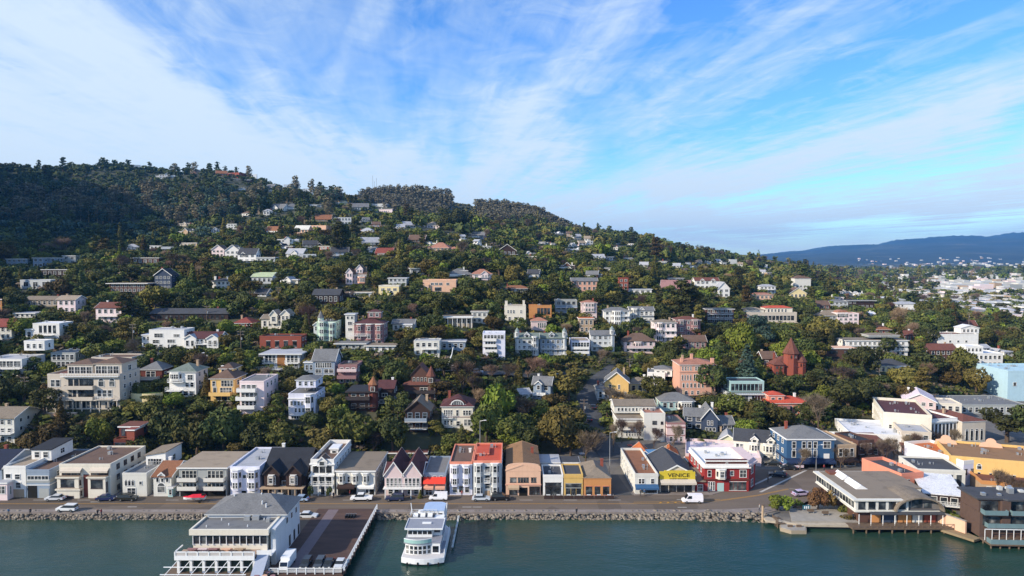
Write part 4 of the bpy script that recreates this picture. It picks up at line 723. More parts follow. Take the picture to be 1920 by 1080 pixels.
H(1041, 1082, 592, 564, 'grey', 'flat', 'dkgrey', 'grey glazed modern house', 'grey modern house with long glazed balconies, left of the pink tower house', d=8, fc='dark', ex=[('bal', 0, 1, .55, 1.2, 'bluegrey', 1), ('bal', 0, 1, .2, 1.2, 'bluegrey', 1)])
H(1091, 1119, 602, 568, 'pink', 'hip', 'salmon', 'pink tower house', 'narrow pink tower house with pink roof above a grey house', d=7, rh=1.3, ex=[('bay', .1, .9, .5, 1.0, .7, 3)])
H(1086, 1113, 626, 598, 'tan', 'slab', 'orange', 'tan boxy house', 'boxy tan grey house with an orange roof edge below the pink tower house', d=7)
H(830, 886, 612, 594, 'stone', 'slab', 'taupe', 'stone terrace house', 'low stone coloured house with a row of terrace posts behind trees', d=7, ex=[('posts', 7, .9, 2.0)])
H(884, 914, 606, 585, 'offwhite', 'slab', 'taupe', 'small white tower house', 'small off white house right of the stone terrace house', d=7)
H(1072, 1120, 546, 527, 'salmon', 'gx', 'grey', 'salmon hill house', 'salmon pink house with a grey roof and red terrace in the middle of the slope', d=9, rh=1.8)
H(1160, 1178, 548, 522, 'brick', 'flat', 'redbrown', 'brick tower house', 'red brick narrow house left of a long white bungalow', d=7)
H(1177, 1222, 552, 543, 'white', 'slab', 'ltgrey', 'long white bungalow', 'long white bungalow right of the brick tower house', d=7)
H(941, 992, 547, 541, 'offwhite', 'hip', 'rust', 'rust roofed bungalow', 'low bungalow with a rust orange roof in the middle of the slope', d=9, rh=1.6, ov=.8)
H(793, 855, 547, 527, 'peach', 'flat', 'peach', 'peach mansion', 'peach mansion with stepped parapets standing alone above the trees', d=12, edge='peach', pw=.7, wins=[(.62, .82, 3, .22, .6, .7), (.62, .82, 1, .7, .8, .8), (.05, .4, 1, .3, .62, .9, 'plain')], ex=[('blk', -.14, .18, -1, 6, 0, 3.4, 'peach', 'flat', 'peach')])
H(710, 748, 555, 537, 'yellowcream', 'flat', 'tan', 'cream box house', 'boxy cream yellow house left of the peach mansion', d=9, edge='cream', pw=.5, wins=[(.55, .8, 3, .05, .95, .5), (.1, .35, 2, .1, .8, .5, 'arch')])
H(728, 762, 538, 522, 'ltgrey', 'slab', 'ltgrey', 'pale grey hill house', 'pale grey house directly behind the cream box house', d=8)
H(648, 692, 533, 515, 'pink', 'hip', 'brown', 'gabled pink manor', 'pink manor with steep brown roofs and tall white gables', d=9, rh=3.4, ex=[('blk', .05, .32, -1.5, 6, 0, 6.4, 'palepink', 'gy', 'brown', 2.2), ('blk', .45, .72, .5, 6, 5.5, 8.5, 'palepink', 'gy', 'brown', 2.0, 'gable_wing'), ('bay', .5, .95, .1, .8, 1.5, 3, 'salmon')])
H(586, 636, 570, 553, 'dkbrown', 'gx', 'dkgrey', 'dark barn house', 'dark brown barn like house with a grey roof left of the low white house', d=10, rh=2.5, edge='dark')
H(646, 696, 558, 549, 'offwhite', 'slab', 'tan', 'low white house', 'low white house with many windows right of the dark barn house', d=7)
H(472, 510, 532, 519, 'ltgrey', 'gx', 'palegreen', 'green roofed house', 'grey white house with a pale green roof', d=12, rh=2.2)
H(397, 420, 482, 468, 'palepink', 'gy', 'brown', 'left pale gabled house', 'pale house with a steep white edged gable, leftmost of the bright gabled trio', d=9)
H(422, 450, 485, 470, 'white', 'gy', 'taupe', 'middle white gabled house', 'bright white gabled house in the middle of the bright gabled trio', d=9, ex=[('blk', .7, 1.1, 1, 6, 0, 6, 'white', 'gy', 'taupe')])
H(446, 480, 493, 476, 'white', 'gx', 'dkgrey', 'white gambrel house', 'white house with a dark gambrel roof and deck, rightmost of the bright gabled trio', d=9, rh=3.5, ex=[('bal', -.1, .9, .25, 2), ('dorm', .3, 3, 0, 4)])
H(480, 515, 494, 483, 'ltgrey', 'slab', 'ltgrey', 'pale flat house', 'grey white flat roofed house right of the bright gabled trio', d=9)
H(934, 968, 480, 470, 'dkbrown', 'gy', 'dkgrey', 'dark chalet', 'dark chalet with white edged steep gable high in the middle of the slope', d=10, rh=5, edge='trim', ex=[('bal', -.1, 1.1, .3, 2, 'dark')])
# right part of the town
H(1134, 1178, 752, 716, 'yellow', 'gy', 'grey', 'yellow gabled house', 'yellow gabled house with dark narrow windows beside the side street', d=9, rh=3.6, rz=-9, wins=[(.62, .86, 1, .1, .35, .35), (.62, .86, 1, .5, .7, .35), (.25, .5, 1, .1, .35, .35), (.2, .48, 1, .5, .7, .35), (.2, .48, 1, .78, .95, .35)], sw=0)
H(1120, 1142, 752, 730, 'ltgrey', 'hip', 'grey', 'pale grey porch house', 'pale grey house with a porch joined left of the yellow gabled house', d=8)
H(1180, 1220, 738, 719, 'yellowcream', 'hip', 'taupe', 'cream bungalow', 'cream bungalow with grey brown hipped roof right of the yellow gabled house', d=8, rh=1.8)
H(1214, 1246, 730, 700, 'white', 'flat', 'grey', 'white cube modern house', 'white boxy modern house with a grey sloped roof left of the coral pink villa', d=10, rz=-12, side='L', wins=[(.55, .8, 2, .05, .9, .35), (.1, .35, 1, .5, .9, .3)], ex=[('blk', .4, 1.4, 1, 7, 4.8, 7.4, 'white', 'hip', 'grey', 1.2)])
H(1274, 1341, 742, 684, 'salmon', 'hip', 'salmon', 'coral pink villa', 'grand coral pink villa with an arcade of arched windows and terracotta roof', d=12, rh=1.8, side='R', fc='trim', wins=[(.82, .94, 4, .04, .34, .5), (.82, .94, 3, .42, .62, .6), (.82, .94, 3, .7, .94, .6), (.50, .66, 4, .03, .34, .45, 'arch'), (.48, .68, 4, .38, .64, .8, 'arch'), (.50, .66, 3, .7, .94, .6, 'arch'), (.26, .38, 6, .05, .7, .4, 'arch'), (.04, .14, 3, .1, .6, .4)], ex=[('chim', .1, 3, 11, 2.4, .9, 'salmon'), ('chim', .42, 5, 12, 2.6, .9, 'salmon'), ('chim', .95, 2, 11, 2.4, 1.1, 'salmon'), ('band', .76, 'salmon', .2, .2), ('bal', .64, 1.05, .42, 1.5, 'salmon', 1, 'salmon')])
H(1238, 1302, 770, 752, 'teal', 'hip', 'grey', 'teal cottage', 'pale teal cottage with a broad grey hipped roof and white bay', d=10, rh=2.2, ex=[('bay', .5, 1, .1, .95, 1.2, 4, 'offwhite')])
H(1158, 1206, 822, 786, 'offwhite', 'slab', 'taupe', 'white apartment house', 'white apartment house with a covered upper gallery beside the bare street trees', d=12, ov=.4, side='L', wins=[(.55, .75, 5, .3, .95, .5), (.12, .36, 6, .3, .95, .5)], ex=[('blk', -.05, 1.6, 5, 9, 7, 9.4, 'offwhite', 'gx', 'taupe', 1.2, 'upper_floor', [(.3, .75, 10)]), ('bal', 0, .5, .5, 1.2, 'white', 1), ('awn', .25, 1, .82, 1.8, 'taupe')])
H(1207, 1247, 826, 777, 'offwhite', 'flat', 'salmon', 'white tower block', 'plain white four level block with four small dark windows', d=9, pw=.5, side='R', wins=[(.62, .74, 1, .38, .62, .7), (.62, .72, 1, .78, .92, .6), (.34, .46, 1, .38, .62, .7), (.34, .44, 1, .78, .92, .6)], fc='dark')
H(1250, 1285, 830, 795, 'pink', 'flat', 'taupe', 'pink trimmed house', 'narrow pale house with deep pink trim right of the plain white block', d=11, wins=[(.45, .7, 2, .5, .95, .6), (.08, .3, 3, .1, .9, .5)], ex=[('band', .78, 'rose', .5, .1), ('band', .36, 'rose', .3, .1)], edge='rose')
H(1284, 1318, 806, 780, 'slate', 'gx', 'grey', 'left slate house', 'slate blue long house wing with white framed windows over parking', d=8, rh=1.8, rz=-14, ex=[('door', .2, .95, .3, 'dark')])
H(1316, 1345, 810, 784, 'slate', 'gy', 'grey', 'slate gabled house', 'slate blue gabled house with white edged gable right of its long wing', d=10, rh=3.2, rz=-8, wins=[(.5, .8, 2, .3, .75, .6), (.08, .3, 3, .2, .9, .6)], sw=0)
H(1344, 1376, 808, 796, 'slate', 'gx', 'grey', 'slate annex', 'grey roofed annex right of the slate gabled house', d=8, rh=2)
H(1366, 1438, 758, 738, 'ltgrey', 'flat', 'green', 'glazed modern house', 'modern white house with grey green glass walls and a dark flat roof', d=10, pw=.15, fc='grey', side='L', wins=[(.1, .85, 8, .02, .5, .9, 'plain'), (.1, .8, 5, .6, .98, .7, 'plain')], ex=[('blk', .1, 1.0, 3, 8, 4.0, 7.4, 'teal', 'flat', 'dkgrey', None, 'upper_floor', [(.1, .8, 8, .02, .95, .9, 'plain')]), ('bal', .05, 1, .96, .9, 'glass')])
H(1438, 1518, 778, 756, 'coral', 'hip', 'redor', 'orange roofed villa', 'orange villa with a vivid red orange roof and arched porch', d=10, rh=1.6, fc='trim', wins=[(.1, .7, 4, .5, .98, .5, 'arch'), (.1, .55, 4, .05, .5, .8, 'plain')], ex=[('blk', .08, .45, 2, 6, 3, 6.4, 'coral', 'hip', 'redor', 1.0, 'upper_floor'), ('bal', 0, .5, .62, 1.6, 'rose', 1, 'rose')])
H(1452, 1506, 704, 688, 'brick', 'hip', 'redbrown', 'red pagoda house', 'red brown shingled house with tiered pointed roofs rising to a spire', d=12, rh=4, edge='dark', fc='brick', ex=[('turret', .62, 3.0, 9.0, 6.5, 'brick', 'redbrown'), ('turret', .95, 2.3, 5.6, 4.2, 'brick', 'redbrown'), ('blk', -.05, .3, -1, 6, 0, 4.5, 'brick', 'hip', 'redbrown', 2.2)])
H(1430, 1456, 690, 672, 'brown', 'gx', 'brown', 'brown house behind the pagoda house', 'brown grey roofed house at the left behind the red pagoda house', d=8, rh=2.4)
H(1548, 1606, 676, 654, 'brown', 'slab', 'peach', 'brown banded block', 'brown block with a peach roof edge and broad white blinds, left of the white hotel', d=8, wins=[(.58, .85, 1, .1, .4, .9), (.58, .85, 1, .5, .95, .9), (.1, .3, 2, .1, .95, .6)], fc='dark')
H(1585, 1702, 668, 639, 'white', 'slab', 'taupe', 'white hotel', 'long white four storey hotel with rows of balconies and a grey flat roof', d=11, ov=.5, wins=[(.74, .9, 12), (.42, .6, 12), (.12, .3, 12)], ex=[('bal', 0, .5, .68, .9), ('bal', 0, .5, .36, .9), ('bal', .8, 1, .36, .9), ('bal', .8, 1, .68, .9), ('band', .66, 'trim', .2, .15), ('band', .33, 'trim', .2, .15), ('blk', .4, .9, 2, 7, 8.8, 9.8, 'grey', 'hip', 'taupe', .8, 'roof_room', [(.4, .5, 1)])])
H(1638, 1704, 700, 686, 'yellowcream', 'hip', 'dkgrey', 'dark hipped cream house', 'cream house with a dark hipped roof and white porch below the white hotel', d=10, rh=2.4, ex=[('bay', .6, 1.0, -.3, .95, 1.5, 3, 'offwhite')])
H(1742, 1794, 680, 656, 'brown', 'gx', 'redbrown', 'red brown hall', 'red brown hall behind bare trees at the right', d=9, rh=2.4, edge='dark')
H(1758, 1834, 656, 628, 'white', 'flat', 'redbrown', 'stucco house', 'big white stucco house with a row of tiny windows and a white curved gable', d=11, pw=.5, side='R', wins=[(.5, .62, 3, .2, .8, .25)], ex=[('blk', .65, 1.1, 3, 6, 8.5, 11.5, 'white', 'gy', 'white', 1.5)])
H(1815, 1880, 690, 664, 'white', 'flat', 'white', 'white stepped terraces', 'white stepped terrace house running down the slope left of the cyan building', d=12, pw=.5, ex=[('blk', .0, .5, 2, 8, 7, 10, 'white', 'flat', 'white'), ('blk', -.1, .3, -2, 6, 0, 4, 'white', 'flat', 'white')])
H(1645, 1668, 628, 618, 'brick', 'hip', 'rust', 'rust roofed pavilion', 'small square pavilion with a rust orange pyramid roof above the white hotel', d=8, rh=2.4, ov=1)
H(1694, 1716, 640, 628, 'brick', 'gx', 'redbrown', 'rust roofed cottage', 'small rust roofed cottage right of the pavilion', d=7, rh=2)
H(1570, 1610, 610, 588, 'palepink', 'flat', 'salmon', 'pink round gabled house', 'pale pink house with a rounded dormer', d=9, pw=.3, ex=[('blk', .0, .5, 0, 6, 5, 8, 'white', 'barrel', 'salmon', 1.6)])
H(1537, 1570, 606, 592, 'grey', 'hip', 'taupe', 'grey hipped house', 'grey house with hipped roof left of the pale pink house', d=9)
H(1400, 1494, 606, 588, 'beige', 'flat', 'tan', 'wide terrace mansion', 'wide cream mansion with long terraces on pillars and a bright red orange roof', d=12, edge='beige', pw=.8, wins=[(.3, .8, 12, .05, .95, .8, 'plain')], ex=[('blk', .4, .95, 3, 8, 5.5, 8.8, 'cream', 'hip', 'redor', 1.2, 'upper_floor'), ('blk', 0, .38, 3, 8, 5.5, 7.8, 'cream', 'hip', 'tan', 1.2, 'upper_floor'), ('posts', 8, .06, 1.5, 'beige')])
H(1323, 1376, 607, 580, 'brown', 'slab', 'dkgrey', 'brown framed flats', 'brown flats with white framed balconies left of the wide terrace mansion', d=9, ex=[('bal', .05, .95, .66, 1.2), ('bal', .05, .95, .33, 1.2)])
H(1303, 1348, 543, 526, 'white', 'gx', 'redbrown', 'white dormer house', 'bright white house with gables, left of the white steep gabled house', d=9, rh=2, ex=[('dorm', .3, 3, -.3, 5), ('dorm', .75, 3, -.3, 5)])
H(1346, 1368, 558, 541, 'white', 'gy', 'ltgrey', 'white steep gabled house', 'narrow white house with a steep pointed gable', d=10, rh=4.5)
H(1408, 1450, 562, 553, 'peach', 'hip', 'salmon', 'peach roofed hill house', 'low peach house with salmon roof above the wide terrace mansion', d=9, rh=1.5)
H(1424, 1454, 550, 537, 'white', 'hip', 'ltgrey', 'small white hill villa', 'white villa with balconies above the low peach house', d=8, rh=1.6, ex=[('bal', 0, 1, .5, 1.5)])
H(1480, 1512, 560, 550, 'yellowcream', 'gy', 'brown', 'cream chalet', 'cream chalet with a wide brown gable below a tall pine', d=10, rh=4.5)
H(1490, 1520, 546, 522, 'offwhite', 'hip', 'brown', 'tall cream house', 'tall cream house seen through a tall pine', d=9)
H(1556, 1590, 578, 566, 'ltgrey', 'hip', 'grey', 'grey hill bungalow', 'pale grey bungalow left of the dark flat roofed house', d=9, rh=1.6)
H(1588, 1640, 578, 564, 'dkbrown', 'slab', 'dkgrey', 'dark flat roofed house', 'dark modern house with a wide overhanging flat roof', d=10, ov=1.2)
H(1680, 1722, 584, 570, 'white', 'hip', 'ltgrey', 'white decked villa', 'white villa with a deck, right of the dark flat roofed house', d=10, rh=1.8, ex=[('bal', .3, 1.2, .3, 2)])
H(1530, 1556, 582, 572, 'redbrown', 'gx', 'brown', 'small brown hill house', 'small brown house left of the pale grey bungalow', d=8)
# middle distance on the left
H(180, 228, 606, 577, 'palepink', 'gx', 'redbrown', 'pink house with red roof', 'pale pink house with red roof and brick base behind conifers', d=9, rh=2, ex=[('bal', .1, 1, .45, 1.2)])
H(108, 142, 588, 562, 'palepink', 'gx', 'tan', 'cream gabled wing', 'pale cream pink house with an arched upper window', d=8, rh=1.6)
H(48, 110, 575, 562, 'stone', 'gx', 'taupe', 'long stone bungalow', 'long stone coloured bungalow left of the pale cream pink house', d=8, rh=1.4)
H(282, 428, 600, 588, 'dkbrown', 'gx', 'dkgrey', 'long dark house', 'very long dark house with a low roof above the long white house', d=10, rh=1.8, edge='dark', wins=[(.2, .7, 14)], fc='dark')
H(27, 66, 596, 588, 'offwhite', 'slab', 'ltgrey', 'small white flat roof', 'small pale flat roofed house left of the pink house with red roof', d=8)
H(-20, 4, 585, 562, 'orange', 'slab', 'rust', 'orange house at the left edge', 'orange house just showing at the left edge', d=7)
H(438, 472, 612, 606, 'brick', 'hip', 'red', 'red hipped roof house', 'house with a broad red hipped roof left of the cream victorian', d=9, rh=2.2)
H(38, 95, 541, 526, 'ltgrey', 'flat', 'ltgrey', 'blue white flat house', 'pale bluish white flat roofed house in the left middle distance', d=8, wins=[(.3, .8, 3)])
H(205, 275, 549, 532, 'brown', 'slab', 'taupe', 'brown pavilion house', 'brown house with a raised octagonal roofed pavilion', d=9, ov=1.2)
H(398, 432, 544, 527, 'white', 'hip', 'dkgrey', 'two chimney house', 'white house with grey roof and two white chimneys', d=8, rh=1.4, ex=[('chim', .1, 2, 5, 2, 1, 'white'), ('chim', .8, 2, 5, 2, 1, 'white')])
H(247, 298, 496, 484, 'brown', 'slab', 'tan', 'long brown deck house', 'long brown house with deck posts', d=8)
H(12, 52, 499, 486, 'bluegrey', 'slab', 'grey', 'left shaded house', 'grey house in hill shade near the left edge', d=8)
H(62, 82, 502, 484, 'bluegrey', 'slab', 'grey', 'middle shaded house', 'narrow grey house in hill shade, left one of two close together', d=8)
H(84, 105, 500, 484, 'bluegrey', 'slab', 'grey', 'right shaded house', 'narrow grey house in hill shade, right one of two close together', d=8)
H(118, 142, 496, 480, 'grey', 'slab', 'taupe', 'taupe shaded house', 'taupe roofed grey house in hill shade', d=8)
H(78, 128, 518, 506, 'dkbrown', 'slab', 'dark', 'dark roofed shaded house', 'dark house below the two grey houses in hill shade', d=9)
H(290, 322, 544, 516, 'dkgrey' if 0 else 'slate', 'gy', 'dark', 'slate chalet', 'dark slate house with pale posts in trees', d=8)
# many smaller houses further up: (left, right, base, eave, wall, roof kind, roof)
SM = """281 303 468 461 white f ltgrey;304 324 469 463 ltgrey f tan;237 258 470 463 ltgrey h ltgrey;333 365 443 434 tan s taupe;336 357 424 420 beige s tan;340 372 463 456 tan s tan
391 410 438 430 ltgrey f ltgrey;426 444 430 420 ltgrey f ltgrey;453 472 407 400 white h brown;494 510 404 396 white h ltgrey;505 532 396 390 white g grey;537 562 394 388 ltgrey h grey
577 602 388 384 white s ltgrey;630 636 384 380 white s tan;638 646 383 377 yellowcream s gold;660 690 394 388 offwhite g grey;696 726 388 382 ltgrey f teal;698 736 398 392 palepink s tan
496 526 437 433 salmon g rust;552 578 438 430 peach g offwhite;578 612 435 423 peach f tan;590 620 415 411 tan g rust;634 658 422 408 white f ltgrey;672 700 437 434 ltgrey h ltgrey
676 692 418 412 grey g grey;698 712 428 420 brick g brown;738 758 430 426 white g ltgrey;758 780 427 422 ltgrey g ltgrey;795 824 428 423 palepink h tan;520 549 461 449 white f ltgrey
552 560 455 449 white s tan;518 550 468 462 brown s dark;570 594 467 458 dkbrown g dkgrey;598 624 470 462 brick s redbrown;537 568 484 475 offwhite g ltgrey;566 592 487 477 white f ltgrey
622 652 484 472 bluegrey g dkgrey;690 704 475 468 grey g grey;704 735 480 474 brick g red;680 710 462 454 ltgrey g ltgrey;766 796 456 449 brown g brown;800 818 462 456 offwhite f ltgrey
802 842 472 465 tan h salmon;832 848 441 439 ltgrey s tan;864 872 454 443 white g ltgrey;885 907 448 441 bluegrey g grey;888 896 462 452 white g ltgrey;907 920 466 462 ltgrey s ltgrey
770 796 516 504 ltgrey s teal;846 884 520 514 grey h grey;886 922 524 514 palepink h salmon;860 876 518 508 white s taupe;525 560 531 525 offwhite s ltgrey;478 500 556 550 ltgrey g dkgrey
984 1008 480 475 white s ltgrey;985 1006 484 481 offwhite s tan;1041 1056 440 437 white f white;1062 1072 444 437 tan g brown;1076 1090 449 443 ltgrey g ltgrey;1096 1112 453 447 white g tan
1066 1080 463 458 white f ltgrey;1086 1098 462 455 palepink g tan;1100 1112 462 452 white f ltgrey;1033 1040 460 456 white s ltgrey;1065 1084 470 467 white s white;1008 1022 458 454 ltgrey s ltgrey
1180 1188 461 457 white f ltgrey;1150 1160 468 464 offwhite s tan;1112 1134 488 483 white g ltgrey;1125 1150 488 482 bluegrey s grey;1170 1184 488 484 offwhite s ltgrey;1200 1214 501 496 white g ltgrey
1040 1076 506 498 brown s redbrown;1134 1144 507 503 white s ltgrey;1240 1250 494 490 offwhite s tan;1262 1274 502 498 white g ltgrey;1286 1294 497 493 white s ltgrey;1306 1316 494 491 offwhite g tan
1322 1332 495 491 white s tan;1340 1350 493 489 ltgrey g ltgrey;1352 1362 496 492 white s ltgrey;1368 1377 493 489 palepink s tan;1384 1392 499 495 white g tan;1294 1302 503 499 white s tan
1100 1120 522 514 brown g grey;990 1010 524 512 grey g dkgrey;1240 1290 548 540 brown g rose;1252 1282 528 522 offwhite s tan;1425 1434 514 509 white g ltgrey;1438 1446 516 511 tan s brown
300 326 335 328 white f white;406 424 330 325 brick g rust;426 450 332 324 brick f salmon;468 482 332 327 ltgrey s grey;358 372 328 322 salmon g taupe;440 470 340 336 brown s dkgrey
500 514 354 349 grey g grey;532 546 350 346 ltgrey s ltgrey;448 462 358 354 grey s ltgrey;504 510 360 357 white s white;568 586 360 354 ltgrey g grey
244 262 313 309 grey s grey;168 190 317 313 dkgrey s grey;1548 1572 600 590 ltgrey g tan;1632 1642 596 589 white g white;1560 1580 566 558 palepink s tan;1600 1620 556 550 white s ltgrey;1575 1590 552 547 white s tan
1765 1790 640 632 redbrown g redbrown;1860 1885 668 658 offwhite s ltgrey;1880 1900 672 660 white s ltgrey;1842 1856 668 652 white g ltgrey;1800 1830 618 610 tan g redbrown;1745 1756 660 650 offwhite s tan
1000 1032 752 720 bluegrey g grey;976 994 748 738 offwhite g ltgrey"""
RKM = dict(f='flat', s='slab', h='hip', g='gx')
R2h = random.Random(21)
for row in SM.replace('\n', ';').split(';'):
    a = row.split(); L_, R_, B_1, T_1 = map(float, a[:4])
    H(L_, R_, B_1, T_1, a[4].replace('dkgrey', 'slate'), RKM[a[5]], a[6], None, None, sw=0, pw=.25, ov=.6, rz=R2h.uniform(4, 22) * R2h.choice((-1, 1)))
NAMED = [h for h in HOUSES if h['short']]
def near_name(px, py, k=0, D=None):
    c = sorted(NAMED, key=lambda h: (h['px'] - px) ** 2 + ((h['py'] - py) * 1.3) ** 2)
    return c[k]
def where(px, py, h):
    dx, dy = px - h['px'], py - h['py']; w = (h['R'] - h['L']) / 2
    if abs(dx) < w * .8 + 3: return 'uphill from' if dy < 0 else 'downhill from'
    if abs(dy) < abs(dx) * .45: return 'left of' if dx < 0 else 'right of'
    return ('uphill ' if dy < 0 else 'downhill ') + ('left of' if dx < 0 else 'right of')
ORD = ['nearest', 'second', 'third', 'fourth', 'fifth', 'sixth', 'seventh', 'eighth', 'ninth', 'tenth', 'eleventh', 'twelfth', 'thirteenth', 'fourteenth', 'fifteenth', 'sixteenth']
USED = {}
def place_labels(items):
    "items: (object, description, px, py). Adds where each thing stands, nearest first, so that no two labels agree"
    g = {}
    for o, desc, px, py in items:
        h = near_name(px, py); w = where(px, py, h); g.setdefault((desc, w, h['short']), []).append(((h['px'] - px) ** 2 + (h['py'] - py) ** 2, o))
    for (desc, w, s), l in g.items():
        l.sort(key=lambda t: t[0])
        for i, (_, o) in enumerate(l):
            if len(l) == 1: o['label'] = f'{desc} {w} the {s}'
            else: o['label'] = f'{desc} {w} the {s}, {ORD[min(i, 15)]} to it'.replace('nearest to it', 'nearest one').replace('second to it', 'second nearest').replace('third to it', 'third nearest')
            if i > 2: o['label'] = f'{desc} {w} the {s}, {ORD[min(i, 15)]} nearest'
CN = dict(white='white', ltgrey='pale grey', offwhite='off white', tan='tan', beige='beige', brown='brown', dkbrown='dark brown', brick='brick red', salmon='salmon', peach='peach', palepink='pale pink', bluegrey='blue grey', slate='dark slate',
          redbrown='red brown', yellowcream='cream', grey='grey', cream='cream')
RN = dict(ltgrey='pale', tan='tan', taupe='taupe', brown='brown', grey='grey', white='white', gold='golden', teal='teal', rust='rust', offwhite='pale', redbrown='red brown', dark='dark', dkgrey='dark grey', salmon='salmon', red='red', rose='rose')
its = []
for h in HOUSES:
    if not h['short']:
        o = h['o']; o['category'] = 'house'; sz = 'tiny' if h['R'] - h['L'] < 16 else 'small'
        its.append((o, f"{sz} {CN[h['dim'][0]]} house with {RN.get(h['dim'][2], 'pale')} roof", h['px'], h['py']))
place_labels(its)
# ------------------------------------------------------------------ streets, quay and shore
def groundmat(name, stops, scale=.15, bump=.2, streak=None):
    m = bpy.data.materials.new(name); m.use_nodes = True; t = NT(m.node_tree); b = t.n['Principled BSDF']; g = t.new('ShaderNodeNewGeometry')
    v = g.outputs['Position']
    if streak:
        mp = t.new('ShaderNodeMapping'); mp.inputs['Scale'].default_value = streak; t.link(v, mp.inputs[0]); v = mp.outputs[0]
    n = t.noise(v, scale, 6, .62); n2 = t.noise(g.outputs['Position'], 1.3, 4, .6)
    c = t.mix(t.math('MULTIPLY', n2, .35), t.ramp(n, stops), tuple(x * .6 for x in stops[0][1]))
    if name.startswith('asphalt'):      # patches of older and newer surfacing
        vo = t.new('ShaderNodeTexVoronoi'); vo.inputs['Scale'].default_value = .11; vo.distance = 'CHEBYCHEV'; t.link(g.outputs['Position'], vo.inputs['Vector'])
        sc_ = t.new('ShaderNodeSeparateColor'); t.link(vo.outputs['Color'], sc_.inputs[0]); c = t.mix(t.math('MULTIPLY', t.math('GREATER_THAN', sc_.outputs[0], .62), .5), c, tuple(x * .62 for x in stops[0][1]))
        mk = t.new('ShaderNodeMapping'); mk.inputs['Scale'].default_value = (.02, 2.2, 1); t.link(g.outputs['Position'], mk.inputs[0]); c = t.mix(t.math('MULTIPLY', t.ramp(t.noise(mk.outputs[0], 1.0, 3, .5), [(.55, 0), (.68, 1)]), .35), c, tuple(x * .55 for x in stops[0][1]))
    t.link(c, b.inputs['Base Color']); b.inputs['Roughness'].default_value = .9
    bp = t.new('ShaderNodeBump'); bp.inputs['Strength'].default_value = bump; t.link(n2, bp.inputs['Height']); t.link(bp.outputs[0], b.inputs['Normal'])
    MATS[name] = m; return m
ASPH = groundmat('asphalt', [(.3, (.12, .09, .066)), (.5, (.155, .118, .088)), (.7, (.19, .148, .112))], .3, .1, (.06, .5, 1))
ASPD = groundmat('asphalt_dark', [(.3, (.05, .052, .057)), (.5, (.068, .07, .075)), (.7, (.09, .09, .092))], .1, .1)
PAVE = groundmat('pavement', [(.3, (.20, .165, .145)), (.5, (.26, .215, .19)), (.7, (.30, .26, .23))], .5, .1)
CONC = groundmat('concrete', [(.3, (.28, .25, .21)), (.7, (.42, .38, .32))], .3, .2)
DECKM = groundmat('pier_planks', [(.3, (.060, .032, .024)), (.5, (.09, .048, .035)), (.7, (.13, .072, .05))], .4, .2, (.3, 1.6, 1))
YEL = mat('road_yellow', 'B98A3C', .8, .25, 1.5); WHT = mat('road_white', 'B9B4AC', .8, .3, 1.5); WOOD = mat('weathered_wood', '6B5A4A', .85, .25, 2)
def sheet(name, pts, z, m):
    q = MB(); q.prism([(p[0], p[1]) for p in pts], z - .5, z); return structure(q.build(name, m))
def pz(*l, z=1.3): return [tuple(PZ(a, b, z))[:2] for a, b in l]
def strip(name, px, width, dz, m, n=60, kind='structure'):
    "a ribbon laid on the ground along ground points"
    pts = [Vector(p) for p in px]; acc = []
    for i in range(len(pts) - 1):
        k = max(2, int((pts[i + 1] - pts[i]).length / 2))
        for j in range(k): acc.append(pts[i].lerp(pts[i + 1], j / k))
    acc.append(pts[-1]); V = []; Qs = []
    for i, p in enumerate(acc):
        d = (acc[min(i + 1, len(acc) - 1)] - acc[max(i - 1, 0)]); d.z = 0; d.normalize(); nrm = Vector((-d.y, d.x, 0))
        w = width if not callable(width) else width(i / len(acc))
        for s in (-1, -.33, .33, 1):
            q_ = p + nrm * w / 2 * s; zz = max(float(zt(q_.x, q_.y)), float(zt(p.x, p.y))) + dz; V.append((q_.x, q_.y, zz))
    for i in range(len(acc) - 1):
        for j in range(3): a = i * 4 + j; Qs.append((a, a + 1, a + 5, a + 4))
    me = bpy.data.meshes.new(name); me.from_pydata(V, [], Qs); me.materials.append(m); o = link(name, me); o['kind'] = kind; return o
# main street: carriageway, kerbed pavements, promenade
sheet('road', [(-420, 165.9), (51, 165.9), (64, 168), (84, 176), (98, 186), (112, 200), (128, 222), (98, 224), (80, 206), (68, 196), (56, 180), (49, 176.4), (-420, 175.6)], 1.36, ASPH)
sheet('promenade', [(-420, 164.2), (52, 164.2), (60, 163.6), (66, 166.5), (66, 168), (51, 165.85), (-420, 165.85)], 1.44, PAVE)
sheet('pavement', [(-420, 175.62), (22, 175.62), (22, 178.3), (-420, 178.3)], 1.46, PAVE)
sheet('pavement', [(31, 175.9), (51, 176.4), (58, 181), (66, 192), (60, 196), (54, 184), (48, 180), (31, 180)], 1.46, PAVE)
sheet('plaza', [(64, 158.4), (79, 158), (79, 176), (84, 175.6), (66, 168.1), (66.2, 166)], 1.48, CONC)
sheet('seawall', [(58.5, 159.6), (66, 157.0), (79, 156.4), (79, 157.9), (63.8, 158.3), (58.6, 163)], 1.2, mat('seawall_concrete', 'B3A692', .85, .3, .8))
sheet('side_street', [(23.0, 176), (30.5, 176), (29, 196), (33, 214), (26, 222), (20, 214), (21.5, 196)], 1.37, ASPD)
sheet('car_park', [(8, 190), (21.4, 190), (20.4, 208), (14, 214), (8, 206)], 1.4, ASPD)
q = MB()
def mark(name, m, rects, z=1.372):
    q = MB()
    for r in rects:
        q.face([(p[0], p[1], z) for p in r])
    return structure(q.build(name, m))
mark('centre_line', YEL, [[(-420, 169.75 + o), (30, 169.75 + o), (30, 169.87 + o), (-420, 169.87 + o)] for o in (0, .26)])
